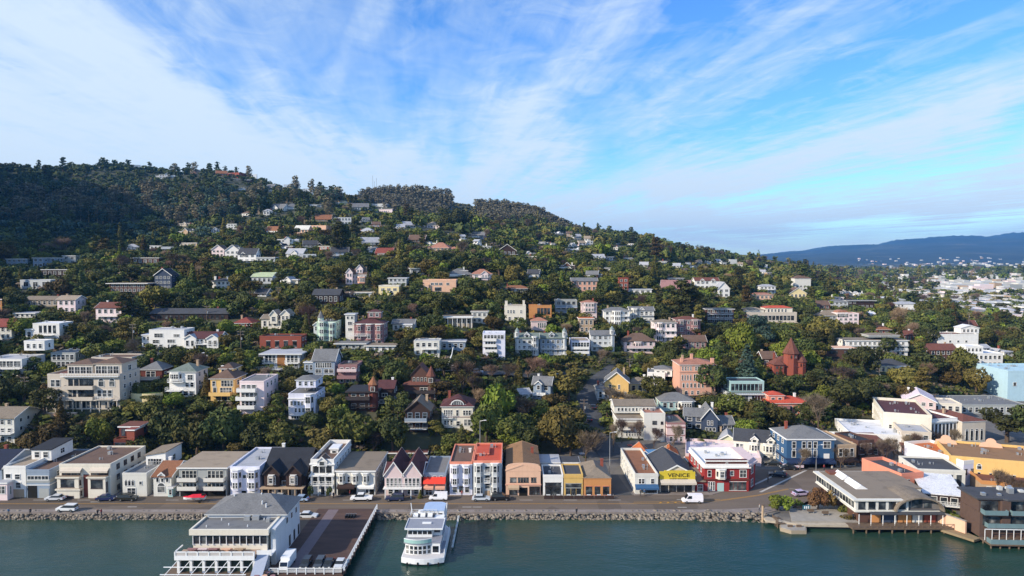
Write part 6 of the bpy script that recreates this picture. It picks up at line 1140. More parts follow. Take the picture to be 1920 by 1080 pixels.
# ------------------------------------------------------------------ restaurant over the water
def restaurant():
    t = thing('pier_restaurant', 'large white wooden restaurant with grey hipped roof built over the water', 'restaurant', (-54, 131, 0))
    G1 = roofm('grey'); SIDE = mat('siding_cool', 'C9CCCE', .8, .08, kind='siding'); CR = wallm('cream')
    # world coordinates minus (-54,131)
    q = MB(); q.box(-12, 8, -3, 34, 1.3, 1.75); q.build('platform', WOOD, t)
    for i in range(6):
        for j in range(7): q = MB(); q.tube((-11.5 + i * 3.8, -2.5 + j * 5.5, -3), (-11.5 + i * 3.8, -2.5 + j * 5.5, 1.3), .22, 6); q.build('pile', WOOD, t)
    q = MB(); q.box(-8, 7.9, 10, 19.5, 1.75, 9.6); b = q.build('main_block', SIDE, t)
    roof(t, 'hip', 'grey', None, 15.9, 9.5, 9.6, 2.6, .5, 0, 10, 'hip_roof')
    for (x, y, z) in ((-4, 14, 11.6), (1.5, 14.5, 11.7), (2.5, 12, 10.9), (3.6, 11.2, 10.6)): q = MB(); q.tube((x, y, z - .6), (x, y, z + .7), .14, 6); q.build('vent_pipe', WHITE, t)
    q = MB(); q.box(-8, 6.4, 3.5, 9.98, 1.75, 8.7); w = q.build('front_wing', CR, t)
    q = MB(); q.box(-8.0, 6.4, 3.3, 9.95, 8.7, 8.78); q.build('wing_roof', roofm('grey', True), t)
    q = MB(); q.box(-8.5, 6.9, 2.9, 3.35, 8.0, 9.1); q.build('fascia', CR, t); q = MB(); q.box(-8.5, -8.1, 3.35, 10, 8.2, 9.1); q.build('side_fascia', CR, t); q = MB(); q.box(6.4, 6.9, 3.35, 10, 8.2, 9.1); q.build('side_fascia', CR, t)
    for i in range(11):
        o = link('window', winmesh(1.1, 1.7, 'trim', 'plain'), w, (-7.3 + i * 1.3, 3.5, 6.1))
        q = MB(); q.box(-8.02 + i * 1.3, -7.9 + i * 1.3, 3.3, 3.5, 5.9, 8.0); q.build('mullion', WHITE, w)
    for x, y, s1 in ((0, 8.4, 1.2), (1.6, 8.6, 1.4), (4.8, 7.5, .7)): q = MB(); q.box(x, x + s1, y, y + .9, 8.78, 9.6); q.build('roof_plant', METAL, t)
    for x, y in ((-6, 5), (-2, 6), (2, 5.2), (4, 8.8), (-4.5, 8.6)): q = MB(); q.tube((x, y, 8.7), (x, y, 9.2), .1, 6); q.build('vent_pipe', WHITE, t)
    # terrace
    q = MB(); q.box(-9.9, 5, .3, 3.48, 4.6, 5.0); q.build('terrace_deck', mat('terrace_tan', 'A58F7D', .8, .15), t)
    q = MB(); q.box(-10.1, 5.1, .1, .4, 4.3, 5.15); q.build('terrace_beam', WHITE, t)
    q = MB(); q.box(-10.1, 5.1, .15, .3, 5.75, 5.95); q.box(-10.1, -9.9, .3, 3.4, 5.75, 5.95)
    for i in range(8): q.box(-10.1 + i * 2.14, -9.85 + i * 2.14, .12, .34, 5.15, 5.95)
    q.build('terrace_railing', WHITE, t)
    q = MB(); q.box(-9.9, 4.9, .2, .26, 5.2, 5.7); q.build('railing_panel', mat('rail_panel', 'BFB8B2', .7, .1), t)
    for i, (x, c) in enumerate(((-7.5, 'rose'), (-5.5, 'pink'), (-3.5, 'rose'), (-1, 'peach'), (1.5, 'tan'))):
        q = MB(); q.box(x - .9, x + .9, 1.6, 2.3, 5.7, 5.8); q.box(x - .06, x + .06, 1.9, 2.0, 5.0, 5.7); q.build('terrace_table', wallm(c), t)
        q = MB(); q.box(x - .9, x + .9, 2.6, 3.0, 5.0, 5.5); q.build('bench', wallm(c), t)
    # ground storey colonnade and slanted awning struts
    q = MB(); q.box(-9.4, 4.6, .9, 3.4, 1.75, 4.28); q.build('lower_storey', mat('lower_dark', '2B3A34', .3, .2), t)
    for i in range(7): q = MB(); q.box(-9.7 + i * 2.4, -9.2 + i * 2.4, .3, .85, 1.75, 4.3); q.build('column', WHITE, t)
    for i in range(7): q = MB(); q.tube((-9.45 + i * 2.4, .3, 4.3), (-10.6 + i * 2.4, -2.6, 2.7), .065, 4); q.tube((-10.6 + i * 2.4, -2.6, 2.75), (-10.6 + i * 2.4, -2.6, 1.75), .05, 4); q.build('awning_strut', WHITE, t)
    for y, z in ((-2.6, 2.7), (-1.2, 3.5)): q = MB(); q.box(-11.5, 4.5, y - .07, y + .07, z, z + .14); q.build('awning_rail', WHITE, t)
    # right side recess with balconies, outer stair
    q = MB(); q.box(6.92, 7.9, 4.0, 9.95, 1.75, 8.9); q.build('side_wall', SIDE, t); q = MB(); q.box(5.2, 6.9, 1.6, 3.48, 1.75, 4.6); q.build('stair_lobby', SIDE, t)
    q = MB(); q.box(5.1, 7.95, 1.4, 4.0, 4.6, 4.8); q.box(5.1, 7.95, 1.35, 1.45, 4.8, 5.7); q.build('side_balcony', WHITE, t)
    q = MB(); q.extr([(-2.8, 1.75), (1.4, 4.6), (1.4, 4.9), (-2.8, 2.05)], 5.2, 7.4, 'x'); q.build('outer_stair', mat('stair_blue', '9BA3B2', .7, .1), t)
    for y in (12, 15, 18): q = MB(); q.box(7.85, 7.95, y, y + 1.0, 2, 4.2); q.build('side_door', DOORM, t)
    for y in (11, 14, 17):
        o = link('window', winmesh(.9, 1.1, 'trim', 'plain'), t, (7.9, y, 7.3)); o.rotation_euler = (0, 0, R(90))
restaurant()
for i in range(5):
    x, y = (-47.6 + (i % 3) * 1.5, 128.6 + (i // 3) * 1.5); t = thing('patio_table', ['left front', 'middle front', 'right front', 'left rear', 'middle rear'][i] + ' patio table at the foot of the restaurant stair', 'table', (x, y, 1.76), 0, 'patio tables beside the restaurant stair')
    q = MB(); q.tube((0, 0, .7), (0, 0, .76), .5, 10); q.build('tabletop', wallm('peach' if i % 2 else 'rose'), t); q = MB(); q.tube((0, 0, 0), (0, 0, .7), .05, 6); q.build('leg', METAL, t)
# ------------------------------------------------------------------ arched restaurant on the right
def arched():
    t = thing('arched_restaurant', 'white waterside restaurant with a band of windows and a grey arched front roof', 'restaurant', (78, 157, 0))
    Wt = wallm('offwhite'); DK = mat('weathered_grey', '7A7470', .85, .2)
    q = MB(); q.box(1, 19, 1, 21, 1.3, 4.0); q.build('lower_walls', wallm('brown'), t)
    q = MB(); q.box(-.3, 19, 0, 21, 4.0, 4.25); q.build('floor_band', Wt, t); q = MB(); q.box(0, 12, .4, 21, 4.25, 6.5); up = q.build('upper_walls', Wt, t)
    for i in range(14): o = link('window', winmesh(1.1, 1.5, 'trim', 'plain'), up, (0, 20.2 - i * 1.42, 4.6)); o.rotation_euler = (0, 0, R(-90))
    for i in range(5): link('window', winmesh(1.7, 1.5, 'dark', 'plain'), up, (1.4 + i * 2.3, .4, 4.6))
    q = MB(); q.box(-.7, 12, 0, 21.5, 6.5, 6.85); q.build('roof', Wt, t); q = MB(); q.box(.6, 11.9, 1, 21, 6.85, 6.95); q.build('roof_deck', roofm('taupe', True), t)
    for y0, l in ((7, 6), (14, 5)): q = MB(); q.extr([(3.2, 6.9), (6.2, 6.9), (4.4, 8.0)], y0, y0 + l, 'y'); q.build('roof_monitor', WHITE, t)
    q = MB(); q.box(2, 5, 18, 20.5, 6.9, 7.5); q.build('roof_hatch', roofm('redbrown', True), t)
    # arch
    pts = [(14.2 + 5.6 * math.cos(a), 4.3 + 3.3 * math.sin(a)) for a in np.linspace(0, math.pi, 15)]; pi_ = [(14.2 + 5.2 * math.cos(a), 4.3 + 2.95 * math.sin(a)) for a in np.linspace(0, math.pi, 15)]
    q = MB()
    for k in range(14): q.extr([pts[k], pts[k + 1], pi_[k + 1], pi_[k]][::-1], -.6, 8, 'y')
    q.build('arched_roof', roofm('taupe'), t)
    q = MB(); q.box(12.02, 19.2, 8.02, 21, 4.25, 6.6); q.build('rear_walls', Wt, t); q = MB(); q.box(12.02, 19.5, 8.02, 21.3, 6.6, 6.9); q.build('rear_roof', roofm('taupe', True), t)
    q = MB(); q.extr(pi_, .8, 1.0, 'y'); q.build('arched_front', DK, t)
    for x, w, h in ((11.8, 2, 1.4), (14.2, 2.4, 1.9), (16.6, 1.8, 1.3)): link('window', winmesh(w, h, 'dark', 'plain'), t, (x, .8, 4.7))
    q = MB(); q.extr([(-.9, 3.7), (.9, 4.2), (.9, 4.4), (-.9, 3.9)], 3, 19.5, 'x'); q.build('canopy', roofm('dkgrey', True), t)
    for x0, x1, c in ((4, 6, 'orange'), (6.2, 9, 'slate'), (9.2, 9.6, 'offwhite'), (10, 13, 'orange'), (13.3, 15.5, 'offwhite'), (16, 18.5, 'brick')): q = MB(); q.box(x0, x1, .85, 1.0, 1.35, 3.7); q.build('front_panel', wallm(c), t)
    for i in range(8): q = MB(); q.tube((.3 + i * 2.7, -.7, 1.3), (.3 + i * 2.7, -.7, 3.8), .08, 6); q.build('post', WHITE, t)
    q = MB(); q.box(-2, 22.5, -2.4, 1, .95, 1.25); q.build('deck', WOOD, t)
    for i in range(9): q = MB(); q.tube((-1.6 + i * 2.9, -2.1, -2), (-1.6 + i * 2.9, -2.1, .95), .18, 6); q.build('pile', WOOD, t)
    q = MB()
    for i in range(18): q.box(-2 + i * 1.42, -1.92 + i * 1.42, -2.38, -2.3, 1.25, 2.1)
    q.box(-2, 22.5, -2.38, -2.3, 2.05, 2.15); q.build('deck_railing', WOOD, t)
    q = MB(); q.box(20, 22.5, .5, 10, 1.25, 1.5)
    for y in (1, 4, 7, 10): q.box(20, 20.1, y, y + .1, 1.5, 4.2); q.box(22.4, 22.5, y, y + .1, 1.5, 4.2)
    q.build('side_walkway', wallm('brown'), t)
arched()
def condos():
    t = thing('water_condos', 'brown shingled condos on piles with glass balconies at the lower right edge', 'building', (101.6, 149.0, 0), R(-3))
    BR = mat('wall_shingle', '5E4A40', .85, .2, 1, kind='siding'); DKR = roofm('dkgrey', True)
    q = MB(); q.box(0, 26, 1.6, 9, 1.0, 6.3); q.build('lower_floors', BR, t); q = MB(); q.box(.2, 26, 2.4, 9.2, 6.3, 9.0); q.build('top_floor', BR, t)
    q = MB(); q.prism([(-.4, 2.0), (5, 2.0), (5.6, 1.2), (9, 1.2), (9.6, 2.2), (26, 2.2), (26, 9.8), (-.4, 9.8)], 9.0, 9.35); q.build('roof', DKR, t)
    rs = random.Random(2)
    for i in range(16): x, y = rs.uniform(1, 18), rs.uniform(3.5, 8); s1 = rs.uniform(.4, 1.3); q = MB(); q.box(x, x + s1, y, y + s1, 9.3, 9.7 + rs.random() * .8); q.build('roof_plant', METAL if i % 2 else wallm('ltgrey'), t)
    for z, y0 in ((3.5, 1.6), (6.3, 2.4)):
        for x0, x1 in ((.6, 4.2), (6.5, 9.6), (12, 16)): q = MB(); q.box(x0, x1, y0 - .06, y0 + .1, z + .1 if z > 5 else 3.6, z + 2.3 if z > 5 else 5.9); q.build('glass_front', GLASS, t)
    for z, x0, x1 in ((6.2, .3, 5.2), (3.4, 1.0, 9.8), (3.4, 11, 18), (6.2, 6, 10)):
        railing(t, x0, x1, 2.0, z, 1.7, 'glass', True, slabc='dark')
    q = MB(); q.box(4.4, 6.2, 1.2, 1.9, 3.6, 8.9); q.build('bay_wall', BR, t)
    for x in (4.8, 10.2): q = MB(); q.box(x, x + 1.6, 1.5, 1.7, 3.7, 6.0) if x < 5 else q.box(x, x + 1.5, 1.5, 1.7, 3.7, 5.9); q.build('orange_panel', wallm('orange'), t)
    q = MB(); q.box(-.2, 26, -2.6, 1.55, .7, 1.0); q.build('lower_deck', WOOD, t)
    q = MB()
    for i in range(7): q.box(0 + i * 1.5, .1 + i * 1.5, -.3, -.2, 1.0, 3.4)
    q.box(0, 9.2, -.3, -.2, 3.3, 3.45); q.build('white_frame', WHITE, t)
    railing(t, 0, 26, -.9, 1.0, 1.6, 'glass', True, slabc='dark', name='deck_front')
    for i in range(13):
        for y in (-2.2, .5): q = MB(); q.tube((.2 + i * 1.9, y, -3), (.2 + i * 1.9, y, .7), .17, 6); q.build('pile', WOOD, t)
    for k, (x, y) in enumerate(((11, 0), (15.5, .4))):
        q = MB(); q.tube((x, y, 3.1), (x, y, 3.7), 1.5, 8, r2=.1); q.tube((x, y, 1), (x, y, 3.2), .06, 5); q.build('parasol', wallm('coral'), t)
condos()
# retaining wall, float, posts by the plaza
t = thing('retaining_wall', 'pale orange retaining wall left of the brown water condos', 'wall', (96.2, 160.5, 0)); q = MB(); q.prism([(0, 0), (3.6, -8), (4.0, -7.9), (.4, .3)], .4, 3.6); q.build('wall_face', wallm('peach'), t); q = MB(); q.prism([(-.1, 0), (3.5, -8.1), (4.1, -7.9), (.5, .35)], 3.6, 3.75); q.build('coping', CONC, t)
sheet('shingle_beach', [(99.5, 149), (101.5, 150), (99, 160), (95.5, 160), (96, 154.8)], .9, mat('beach_sand', '8C7A5E', .95, .3, .6))
def landing():
    t = thing('landing_float', 'small many sided concrete landing platform with benches in the water by the plaza', 'platform', (63.5, 156.6, 0))
    pts = [(-2.4, 1.6), (-3, -.4), (-1.2, -2.2), (2.2, -2.2), (3, -.2), (2.2, 1.8)]; q = MB(); q.prism(pts, -1, .75); q.build('base', mat('float_side', '9C8E79', .9, .2), t); q = MB(); q.prism([(x * .93, y * .93) for x, y in pts], .75, .85); q.build('top_slab', CONC, t)
    for x in (-1.2, .8): q = MB(); q.box(x, x + 1.1, -.3, .1, .85, 1.3); q.build('bench', WOOD, t)
    q = MB(); q.box(-3.1, -1.2, 1.2, 5, 1.0, 1.15)
    for i in range(5): q.tube((-2.9, 1.3 + i * .8, -1), (-2.9, 1.3 + i * .8, 2.1), .12, 6)
    q.build('gangway', WOOD, t)
landing()
t = thing('mooring_post', 'tall pale wooden post standing in the water beside the rock bank corner', 'post', (58.4, 161.4, 0)); q = MB(); q.tube((0, 0, -2), (0, 0, 4.0), .28, 8); q.build('post_shaft', wallm('tan'), t); q = MB(); q.tube((0, 0, 4.0), (0, 0, 4.15), .34, 8); q.build('post_cap', WOOD, t)
# ------------------------------------------------------------------ poles and lamps
POLEM = mat('pole_wood', '6F6257', .9, .2, 2)
def pole(px, pb, pt, label, arms=2, z=None, D=None):
    p = hit(px, pb) if D is None and z is None else (P(px, pb, D) if D else PZ(px, pb, z)); h = P(px, pt, p.y).z - p.z
    t = thing('utility_pole', label, 'utility pole', p, 0, 'wooden utility poles'); q = MB(); q.tube((0, 0, -1), (0, 0, h), .17 * max(1, p.y / 260), 6, r2=.12 * max(1, p.y / 260)); q.build('pole_shaft', POLEM, t)
    for k in range(arms):
        q = MB(); z_ = h - .5 - k * 1.1; q.box(-1.3, 1.3, -.07, .07, z_, z_ + .16); a = q.build('crossarm', POLEM, t)
        q = MB()
        for x in (-1.2, -.7, .7, 1.2): q.tube((x, 0, z_ + .16), (x, 0, z_ + .42), .06, 5)
        q.build('insulators', METAL, a)
    if arms: q = MB(); q.tube((.35, 0, h - 3.4), (.35, 0, h - 2.5), .25, 8); q.build('transformer', METAL, t)
for a in ((250, 668, 607, 'utility pole with two arms beside the hillside lane, left of the long white house'), (452, 668, 620, 'utility pole at the right end of the hedge by the orange brick house'), (1095, 800, 748, 'tall utility pole on the left side of the side lane'), (388, 600, 573, 'utility pole in front of the long dark house'),
          (47, 752, 706, 'utility pole in dark trees left of the big beige mansion'), (522, 568, 538, 'utility pole left of the dark barn house'), (708, 590, 563, 'thin pole behind the rose apartment house'), (1213, 575, 553, 'thin pole above the gabled white flats'), (692, 512, 485, 'pole right of the gabled pink manor'), (971, 512, 492, 'pole below the dark chalet'),
          (916, 505, 484, 'pole left of the dark chalet'), (1077, 520, 498, 'pole above the salmon hill house'), (1122, 520, 500, 'pole right of the salmon hill house'), (1648, 720, 690, 'pole below the dark hipped cream house'), (1753, 760, 738, 'pole beside the pale gabled hall'), (1783, 735, 724, 'short pole with arms left of the cyan building'),
          (1816, 628, 585, 'tall thin pole above the big white stucco house'), (1776, 620, 590, 'thin pole left of the tall one above the stucco house'), (1180, 700, 672, 'pole at the top of the side lane')):
    pole(*a)
def lamp(px, pb, h, label, z=1.45):
    p = PZ(px, pb, z); t = thing('street_lamp', label, 'street lamp', p, 0, 'street lamps'); q = MB(); q.tube((0, 0, 0), (0, 0, h), .11, 6, r2=.07); q.build('lamp_post', METAL, t); q = MB(); q.tube((0, 0, h - .1), (1.3, -.3, h + .25), .05, 5); q.build('lamp_arm', METAL, t); q = MB(); q.box(1.1, 1.8, -.5, -.2, h + .15, h + .3); q.build('lamp_head', WHITE, t)
for a in ((1143, 900, 13, 'tall street lamp at the foot of the side lane'), (1530, 884, 7.5, 'street lamp at the kerb in front of the blue hotel'), (586, 932, 8, 'street lamp in front of the white columned house'), (900, 842, 8, 'lamp behind the red roofed flats', ), (1388, 918, 4, 'short lamp at the corner of the red building')):
    lamp(*a, **({'z': 8} if a[0] == 900 else {}))
for px, h in ((699, 26), (706, 20), (702, 15)):
    p = P(px, 350, 1300); t = thing('radio_mast', {699: 'tallest', 706: 'middle', 702: 'shortest'}[px] + ' of three thin radio masts on the wooded middle ridge', 'mast', (p.x, 1300, float(zt(p.x, 1300)) + 20), 0, 'radio masts on the ridge'); q = MB(); q.tube((0, 0, 0), (0, 0, h), .35, 5); q.build('mast_shaft', METAL, t)
# hillside stair and curved wall
t = thing('hill_stair', 'brown wooden stair running diagonally down the bushy slope', 'stair', (0, 0, 0)); a = hit(530, 800); b = hit(572, 838); c = hit(545, 860)
for u, v in ((a, b),):
    q = MB(); u = u + Vector((0, -3, 2.5)); v = v + Vector((0, -3, 2.5)); n = 30
    for i in range(n): p = u.lerp(v, i / n); q.box(p.x - .5, p.x + .5, p.y - 1, p.y + 1, p.z - .15, p.z)
    q.build('treads', wallm('brown'), t); q = MB(); q.tube(u + Vector((0, -1, 1)), v + Vector((0, -1, 1)), .07, 5); q.build('handrail', wallm('brown'), t)
t = thing('curved_wall', 'cream curved retaining wall below the dark red house', 'wall', hit(276, 752)); q = MB(); pts = [(5.0 * math.cos(a), -2.6 * math.sin(a)) for a in np.linspace(0, math.pi, 13)]; q.prism([(x, y) for x, y in pts][::-1], -2, 2.6); q.build('wall_face', wallm('yellowcream'), t); q = MB(); q.prism([(x * .96, y * .96) for x, y in pts][::-1], 2.6, 2.7); q.build('lawn', mat('lawn', '4A5E2A', .95, .2), t)
t = thing('retaining_wall', 'low peach retaining wall at the foot of the big beige mansion', 'wall', hit(116, 782)); q = MB(); q.box(-4.5, 4.5, -.3, .3, -1.5, 1.0); q.build('wall_face', wallm('peach'), t); q = MB(); q.box(-4.6, 4.6, -.4, .4, 1.0, 1.15); q.build('coping', wallm('beige'), t)
# parklets, benches, parasols along the kerb
for i in range(7):
    p = PZ(1028 + i * 19, 933, 1.46); t = thing('parklet', ['leftmost', 'second', 'third', 'fourth', 'fifth', 'sixth', 'rightmost'][i] + ' of the row of kerbside dining enclosures before the small shops', 'parklet', p, 0, 'parklets in front of the small shops')
    q = MB(); q.box(-1.1, 1.1, -.9, -.75, 0, .75); q.build('barrier', wallm('dkbrown'), t); q = MB(); q.box(-.5, .5, -.3, .3, .68, .75); q.box(-.04, .04, -.04, .04, 0, .68); q.build('table', wallm('ltgrey'), t)
    for s_ in (-1, 1): q = MB(); q.box(s_ * .85 - .2, s_ * .85 + .2, -.2, .2, .4, .46); q.box(s_ * 1.02 - .03, s_ * 1.02 + .03, -.2, .2, .46, .9); q.build('chair', METAL, t)
for i, (px, py) in enumerate(((646, 926), (667, 926))):
    p = PZ(px, py, 1.46); t = thing('parasol', ['left', 'right'][i] + ' of two grey parasols on the dark restaurant terrace', 'parasol', p, 0, 'parasols of the white restaurant'); q = MB(); q.tube((0, 0, 2.2), (0, 0, 2.8), 1.7, 8, r2=.05); q.build('canopy', wallm('grey'), t); q = MB(); q.tube((0, 0, 0), (0, 0, 2.3), .05, 6); q.build('parasol_pole', METAL, t)
for i in range(9):
    px, py = 1668 + i * 13.5, 902 + i * 5.5; p = PZ(px, py, 1.4); c = ['bluegrey', 'grey', 'offwhite', 'teal'][i % 4]
    t = thing('cafe_set', ['first', 'second', 'third', 'fourth', 'fifth', 'sixth', 'seventh', 'eighth', 'last'][i] + ' cafe table set along the coral building, counted from the street', 'cafe table', p, .4, 'cafe tables along the coral building')
    q = MB(); q.box(-.5, .5, -.5, .5, .7, .76); q.box(-.04, .04, -.04, .04, 0, .7); q.build('table', wallm(c), t)
    for s_ in (-1, 1): q = MB(); q.box(s_ * .9 - .22, s_ * .9 + .22, -.22, .22, .42, .48); q.box(s_ * 1.08 - .03, s_ * 1.08 + .03, -.22, .22, .48, .95); q.build('chair', METAL, t)
for i, (px, py) in enumerate(((1490, 952), (1500, 956), (1520, 962), (1548, 966), (1590, 972))):
    p = PZ(px, py, 1.48); t = thing('bench', ['leftmost', 'second', 'middle', 'fourth', 'rightmost'][i] + ' bench on the waterside plaza', 'bench', p, 0, 'benches on the plaza'); q = MB(); q.box(-.8, .8, -.25, .25, .4, .47); q.build('seat', WOOD, t); q = MB(); q.box(-.8, .8, .2, .27, .47, .9); q.build('backrest', WOOD, t)
    for s_ in (-1, 1): q = MB(); q.box(s_ * .65 - .05, s_ * .65 + .05, -.2, .2, 0, .4); q.build('leg', METAL, t)
p = PZ(1512, 959, 1.48); t = thing('plaza_sign', 'small teal sign panel with three white figures on the plaza', 'sign', p); q = MB(); q.box(-.9, .9, -.05, .05, .5, 1.5); q.build('panel', mat('sign_teal', '2E6470', .6, .05), t)
for x in (-.45, 0, .45): q = MB(); q.box(x - .12, x + .12, -.08, -.055, .7, 1.3); q.build('figure', WHITE, t)
for x in (-.8, .8): q = MB(); q.box(x - .04, x + .04, -.03, .03, 0, .5); q.build('post', METAL, t)
# ------------------------------------------------------------------ people
SKIN = mat('skin', 'B98A6C', .6, .05)
def person_mesh(top, leg, pose):
    v = [(0, 0, .95), (0, 0, 1.2), (0, 0, 1.42), (0, 0, 1.52), (0, -.01, 1.64), (0, 0, 1.74), (-.19, 0, 1.4), (-.25, -.02, 1.12), (-.24, -.1, .86), (.19, 0, 1.4), (.25, .02, 1.12), (.24, -.06, .86), (-.1, 0, .88), (-.11, -.1 * pose, .48), (-.11, -.04 * pose, .07), (-.11, -.2, .04), (.1, 0, .88), (.11, .14 * pose, .48), (.11, .26 * pose, .09), (.11, .14 * pose, .04)]
    e = [(0, 1), (1, 2), (2, 3), (3, 4), (4, 5), (2, 6), (6, 7), (7, 8), (2, 9), (9, 10), (10, 11), (0, 12), (12, 13), (13, 14), (14, 15), (0, 16), (16, 17), (17, 18), (18, 19)]
    r = [.15, .14, .15, .06, .105, .07, .07, .05, .035, .07, .05, .035, .10, .07, .045, .04, .10, .07, .045, .04]
    me = bpy.data.meshes.new('person'); me.from_pydata(v, e, []); o = bpy.data.objects.new('tmp', me); COL.objects.link(o)
    sk = o.modifiers.new('s', 'SKIN'); o.modifiers.new('u', 'SUBSURF').levels = 1; me.skin_vertices[0].data[0].use_root = True
    for i, x in enumerate(r): me.skin_vertices[0].data[i].radius = (x, x * .85)
    dg = bpy.context.evaluated_depsgraph_get(); dg.update(); m2 = bpy.data.meshes.new_from_object(o.evaluated_get(dg)); bpy.data.objects.remove(o)
    m2.materials.clear()
    for m in (SKIN, mat('cloth_' + top, top, .9, .1), mat('cloth_' + leg, leg, .9, .1), mat('hair', '2A1E18', .8, .1)): m2.materials.append(m)
    for p in m2.polygons:
        z = p.center.z; p.material_index = 3 if z > 1.68 or (z > 1.58 and p.center.y > .03) else 0 if z > 1.5 or (z < .93 and abs(p.center.x) > .2) else 1 if z > .95 else 2
        p.use_smooth = True
    return m2
PM = [person_mesh('2A2F3A', '23242A', 1), person_mesh('8A2F35', '2E3444', .3), person_mesh('C9C6BE', '3A3F4A', 1), person_mesh('3F5E7E', '6E6558', .2)]
PT = ['dark jacket', 'red top', 'pale top', 'blue top']
for px, py, k, rz, w, z in ((57, 966, 0, 20, 'walking on the promenade at the far left', 1.45), (183, 968, 0, 80, 'on the promenade, left one of a pair above the rocks', 1.45), (190, 967, 1, 80, 'on the promenade, right one of a pair above the rocks', 1.45), (16, 966, 3, 0, 'near the left edge of the promenade', 1.45), (618, 934, 2, 0, 'in front of the white columned house', 1.47),
                         (625, 935, 0, 40, 'beside the white columned house, right one of a pair', 1.47), (656, 931, 1, 90, 'before the terrace with umbrellas', 1.47), (866, 932, 1, 0, 'on the pavement before the lavender bay flats', 1.47), (1081, 965, 0, 10, 'on the promenade opposite the yellow shopfront', 1.45), (1201, 930, 0, 0, 'on the pavement under the blue awning', 1.47),
                         (1208, 930, 3, 0, 'under the blue awning, right one of a pair', 1.47), (1424, 958, 2, 50, 'at the left end of the plaza', 1.49), (1431, 960, 0, 0, 'on the plaza by the tall wooden post', 1.49), (1460, 958, 3, 0, 'on the plaza below the round green bush', 1.49), (1440, 905, 0, 30, 'crossing at the intersection', 1.4),
                         (1545, 882, 1, 0, 'on the pavement before the blue hotel', 1.47), (1560, 884, 2, 0, 'on the pavement at the right corner of the blue hotel', 1.47), (1600, 975, 0, 0, 'beside the deck of the arched restaurant', 1.49), (1330, 924, 2, 60, 'before the door of the red corner building', 1.47)):
    p = PZ(px, py, z); o = link('person', PM[k], None, (p.x, p.y, z), R(rz)); tag(o, f'person in {PT[k]} {w}', 'person')
# ------------------------------------------------------------------ trees
rng = np.random.default_rng(11)
def leafmat(name, c1, c2, c3):
    m = bpy.data.materials.new(name); m.use_nodes = True; t = NT(m.node_tree); b = t.n['Principled BSDF']; g = t.new('ShaderNodeNewGeometry')
    oi = t.new('ShaderNodeObjectInfo')
    n = t.noise(g.outputs['Position'], .30, 3, .6); n2 = t.noise(g.outputs['Position'], 1.7, 2, .5)
    f = t.math('ADD', t.math('MULTIPLY', n, .75), t.math('MULTIPLY', n2, .35))
    c = t.ramp(f, [(.40, c1), (.55, c2), (.70, c3)])
    hs = t.new('ShaderNodeHueSaturation'); t.link(c, hs.inputs['Color'])
    if name == 'leaf_eucalyptus': hs.inputs['Value'].default_value = 1.15
    else: t.link(t.math('ADD', t.math('MULTIPLY', oi.outputs['Random'], .05), .475), hs.inputs['Hue']); t.link(t.math('ADD', t.math('MULTIPLY', oi.outputs['Random'], .8), .65), hs.inputs['Value'])
    t.link(hs.outputs[0], b.inputs['Base Color']); b.inputs['Roughness'].default_value = .75; b.inputs['Specular IOR Level'].default_value = .2
    MATS[name] = m; return m
LM = dict(dark=leafmat('leaf_dark', (0.031, 0.040, 0.011), (0.053, 0.061, 0.016), (0.088, 0.090, 0.022)),
          mid=leafmat('leaf_mid', (0.050, 0.061, 0.012), (0.088, 0.091, 0.018), (0.140, 0.129, 0.029)),
          olive=leafmat('leaf_olive', (0.066, 0.054, 0.013), (0.108, 0.084, 0.020), (0.169, 0.123, 0.034)),
          bright=leafmat('leaf_bright', (0.072, 0.094, 0.011), (0.119, 0.138, 0.017), (0.185, 0.188, 0.025)),
          rust=leafmat('leaf_rust', (.10, .055, .022), (.15, .082, .032), (.20, .12, .05)),
          twig=leafmat('twig_brown', (.085, .058, .042), (.13, .092, .066), (.19, .14, .105)),
          rosy=leafmat('twig_rosy', (.12, .07, .046), (.19, .115, .078), (.26, .17, .12)),
          euc=leafmat('leaf_eucalyptus', (.095, .085, .048), (.14, .122, .07), (.19, .165, .10)),
          blue=leafmat('leaf_bluegreen', (0.024, 0.043, 0.029), (0.041, 0.067, 0.046), (0.060, 0.096, 0.066)))
BARK = mat('bark', '5A4B3E', .95, .3, 2); BARKP = mat('bark_pale', '9A8872', .95, .3, 2)
def crown_np(lobes, n, size, rs, spread=.55, up=.15, shell=(.72, 1.04), asp=1.3, flat=0):
    L = np.array(lobes, float); area = L[:, 3] * L[:, 4] + L[:, 3] * L[:, 5] + L[:, 4] * L[:, 5]; k = rs.choice(len(L), n * 2, p=area / area.sum())
    d = rs.normal(size=(n * 2, 3)); d /= np.linalg.norm(d, axis=1)[:, None]; r = rs.uniform(*shell, size=(n * 2, 1)); p = L[k, :3] + d * L[k, 3:] * r
    ins = np.zeros(n * 2, bool)
    for j in range(len(L)):
        q = (p - L[j, :3]) / L[j, 3:]; ins |= (np.sum(q * q, 1) < .5) & (k != j)
    keep = np.where(~ins)[0][:n]; p = p[keep]; d = d[keep] / L[k[keep], 3:]; d /= np.linalg.norm(d, axis=1)[:, None]
    nm = d + rs.normal(size=p.shape) * spread + [0, 0, up]; nm[:, 2] += flat; nm /= np.linalg.norm(nm, axis=1)[:, None]
    a = np.cross(nm, rs.normal(size=p.shape)); a /= np.linalg.norm(a, axis=1)[:, None]; b = np.cross(nm, a); s = size * rs.uniform(.55, 1.3, size=(len(p), 1))
    V = np.stack([p - a * s * asp - b * s * .35, p - a * s * .25 + b * s * -.8, p + a * s * asp * .9 + b * s * .2, p + a * s * .1 + b * s * .85], 1).reshape(-1, 3)
    V += rs.normal(size=V.shape) * size * .12
    return V
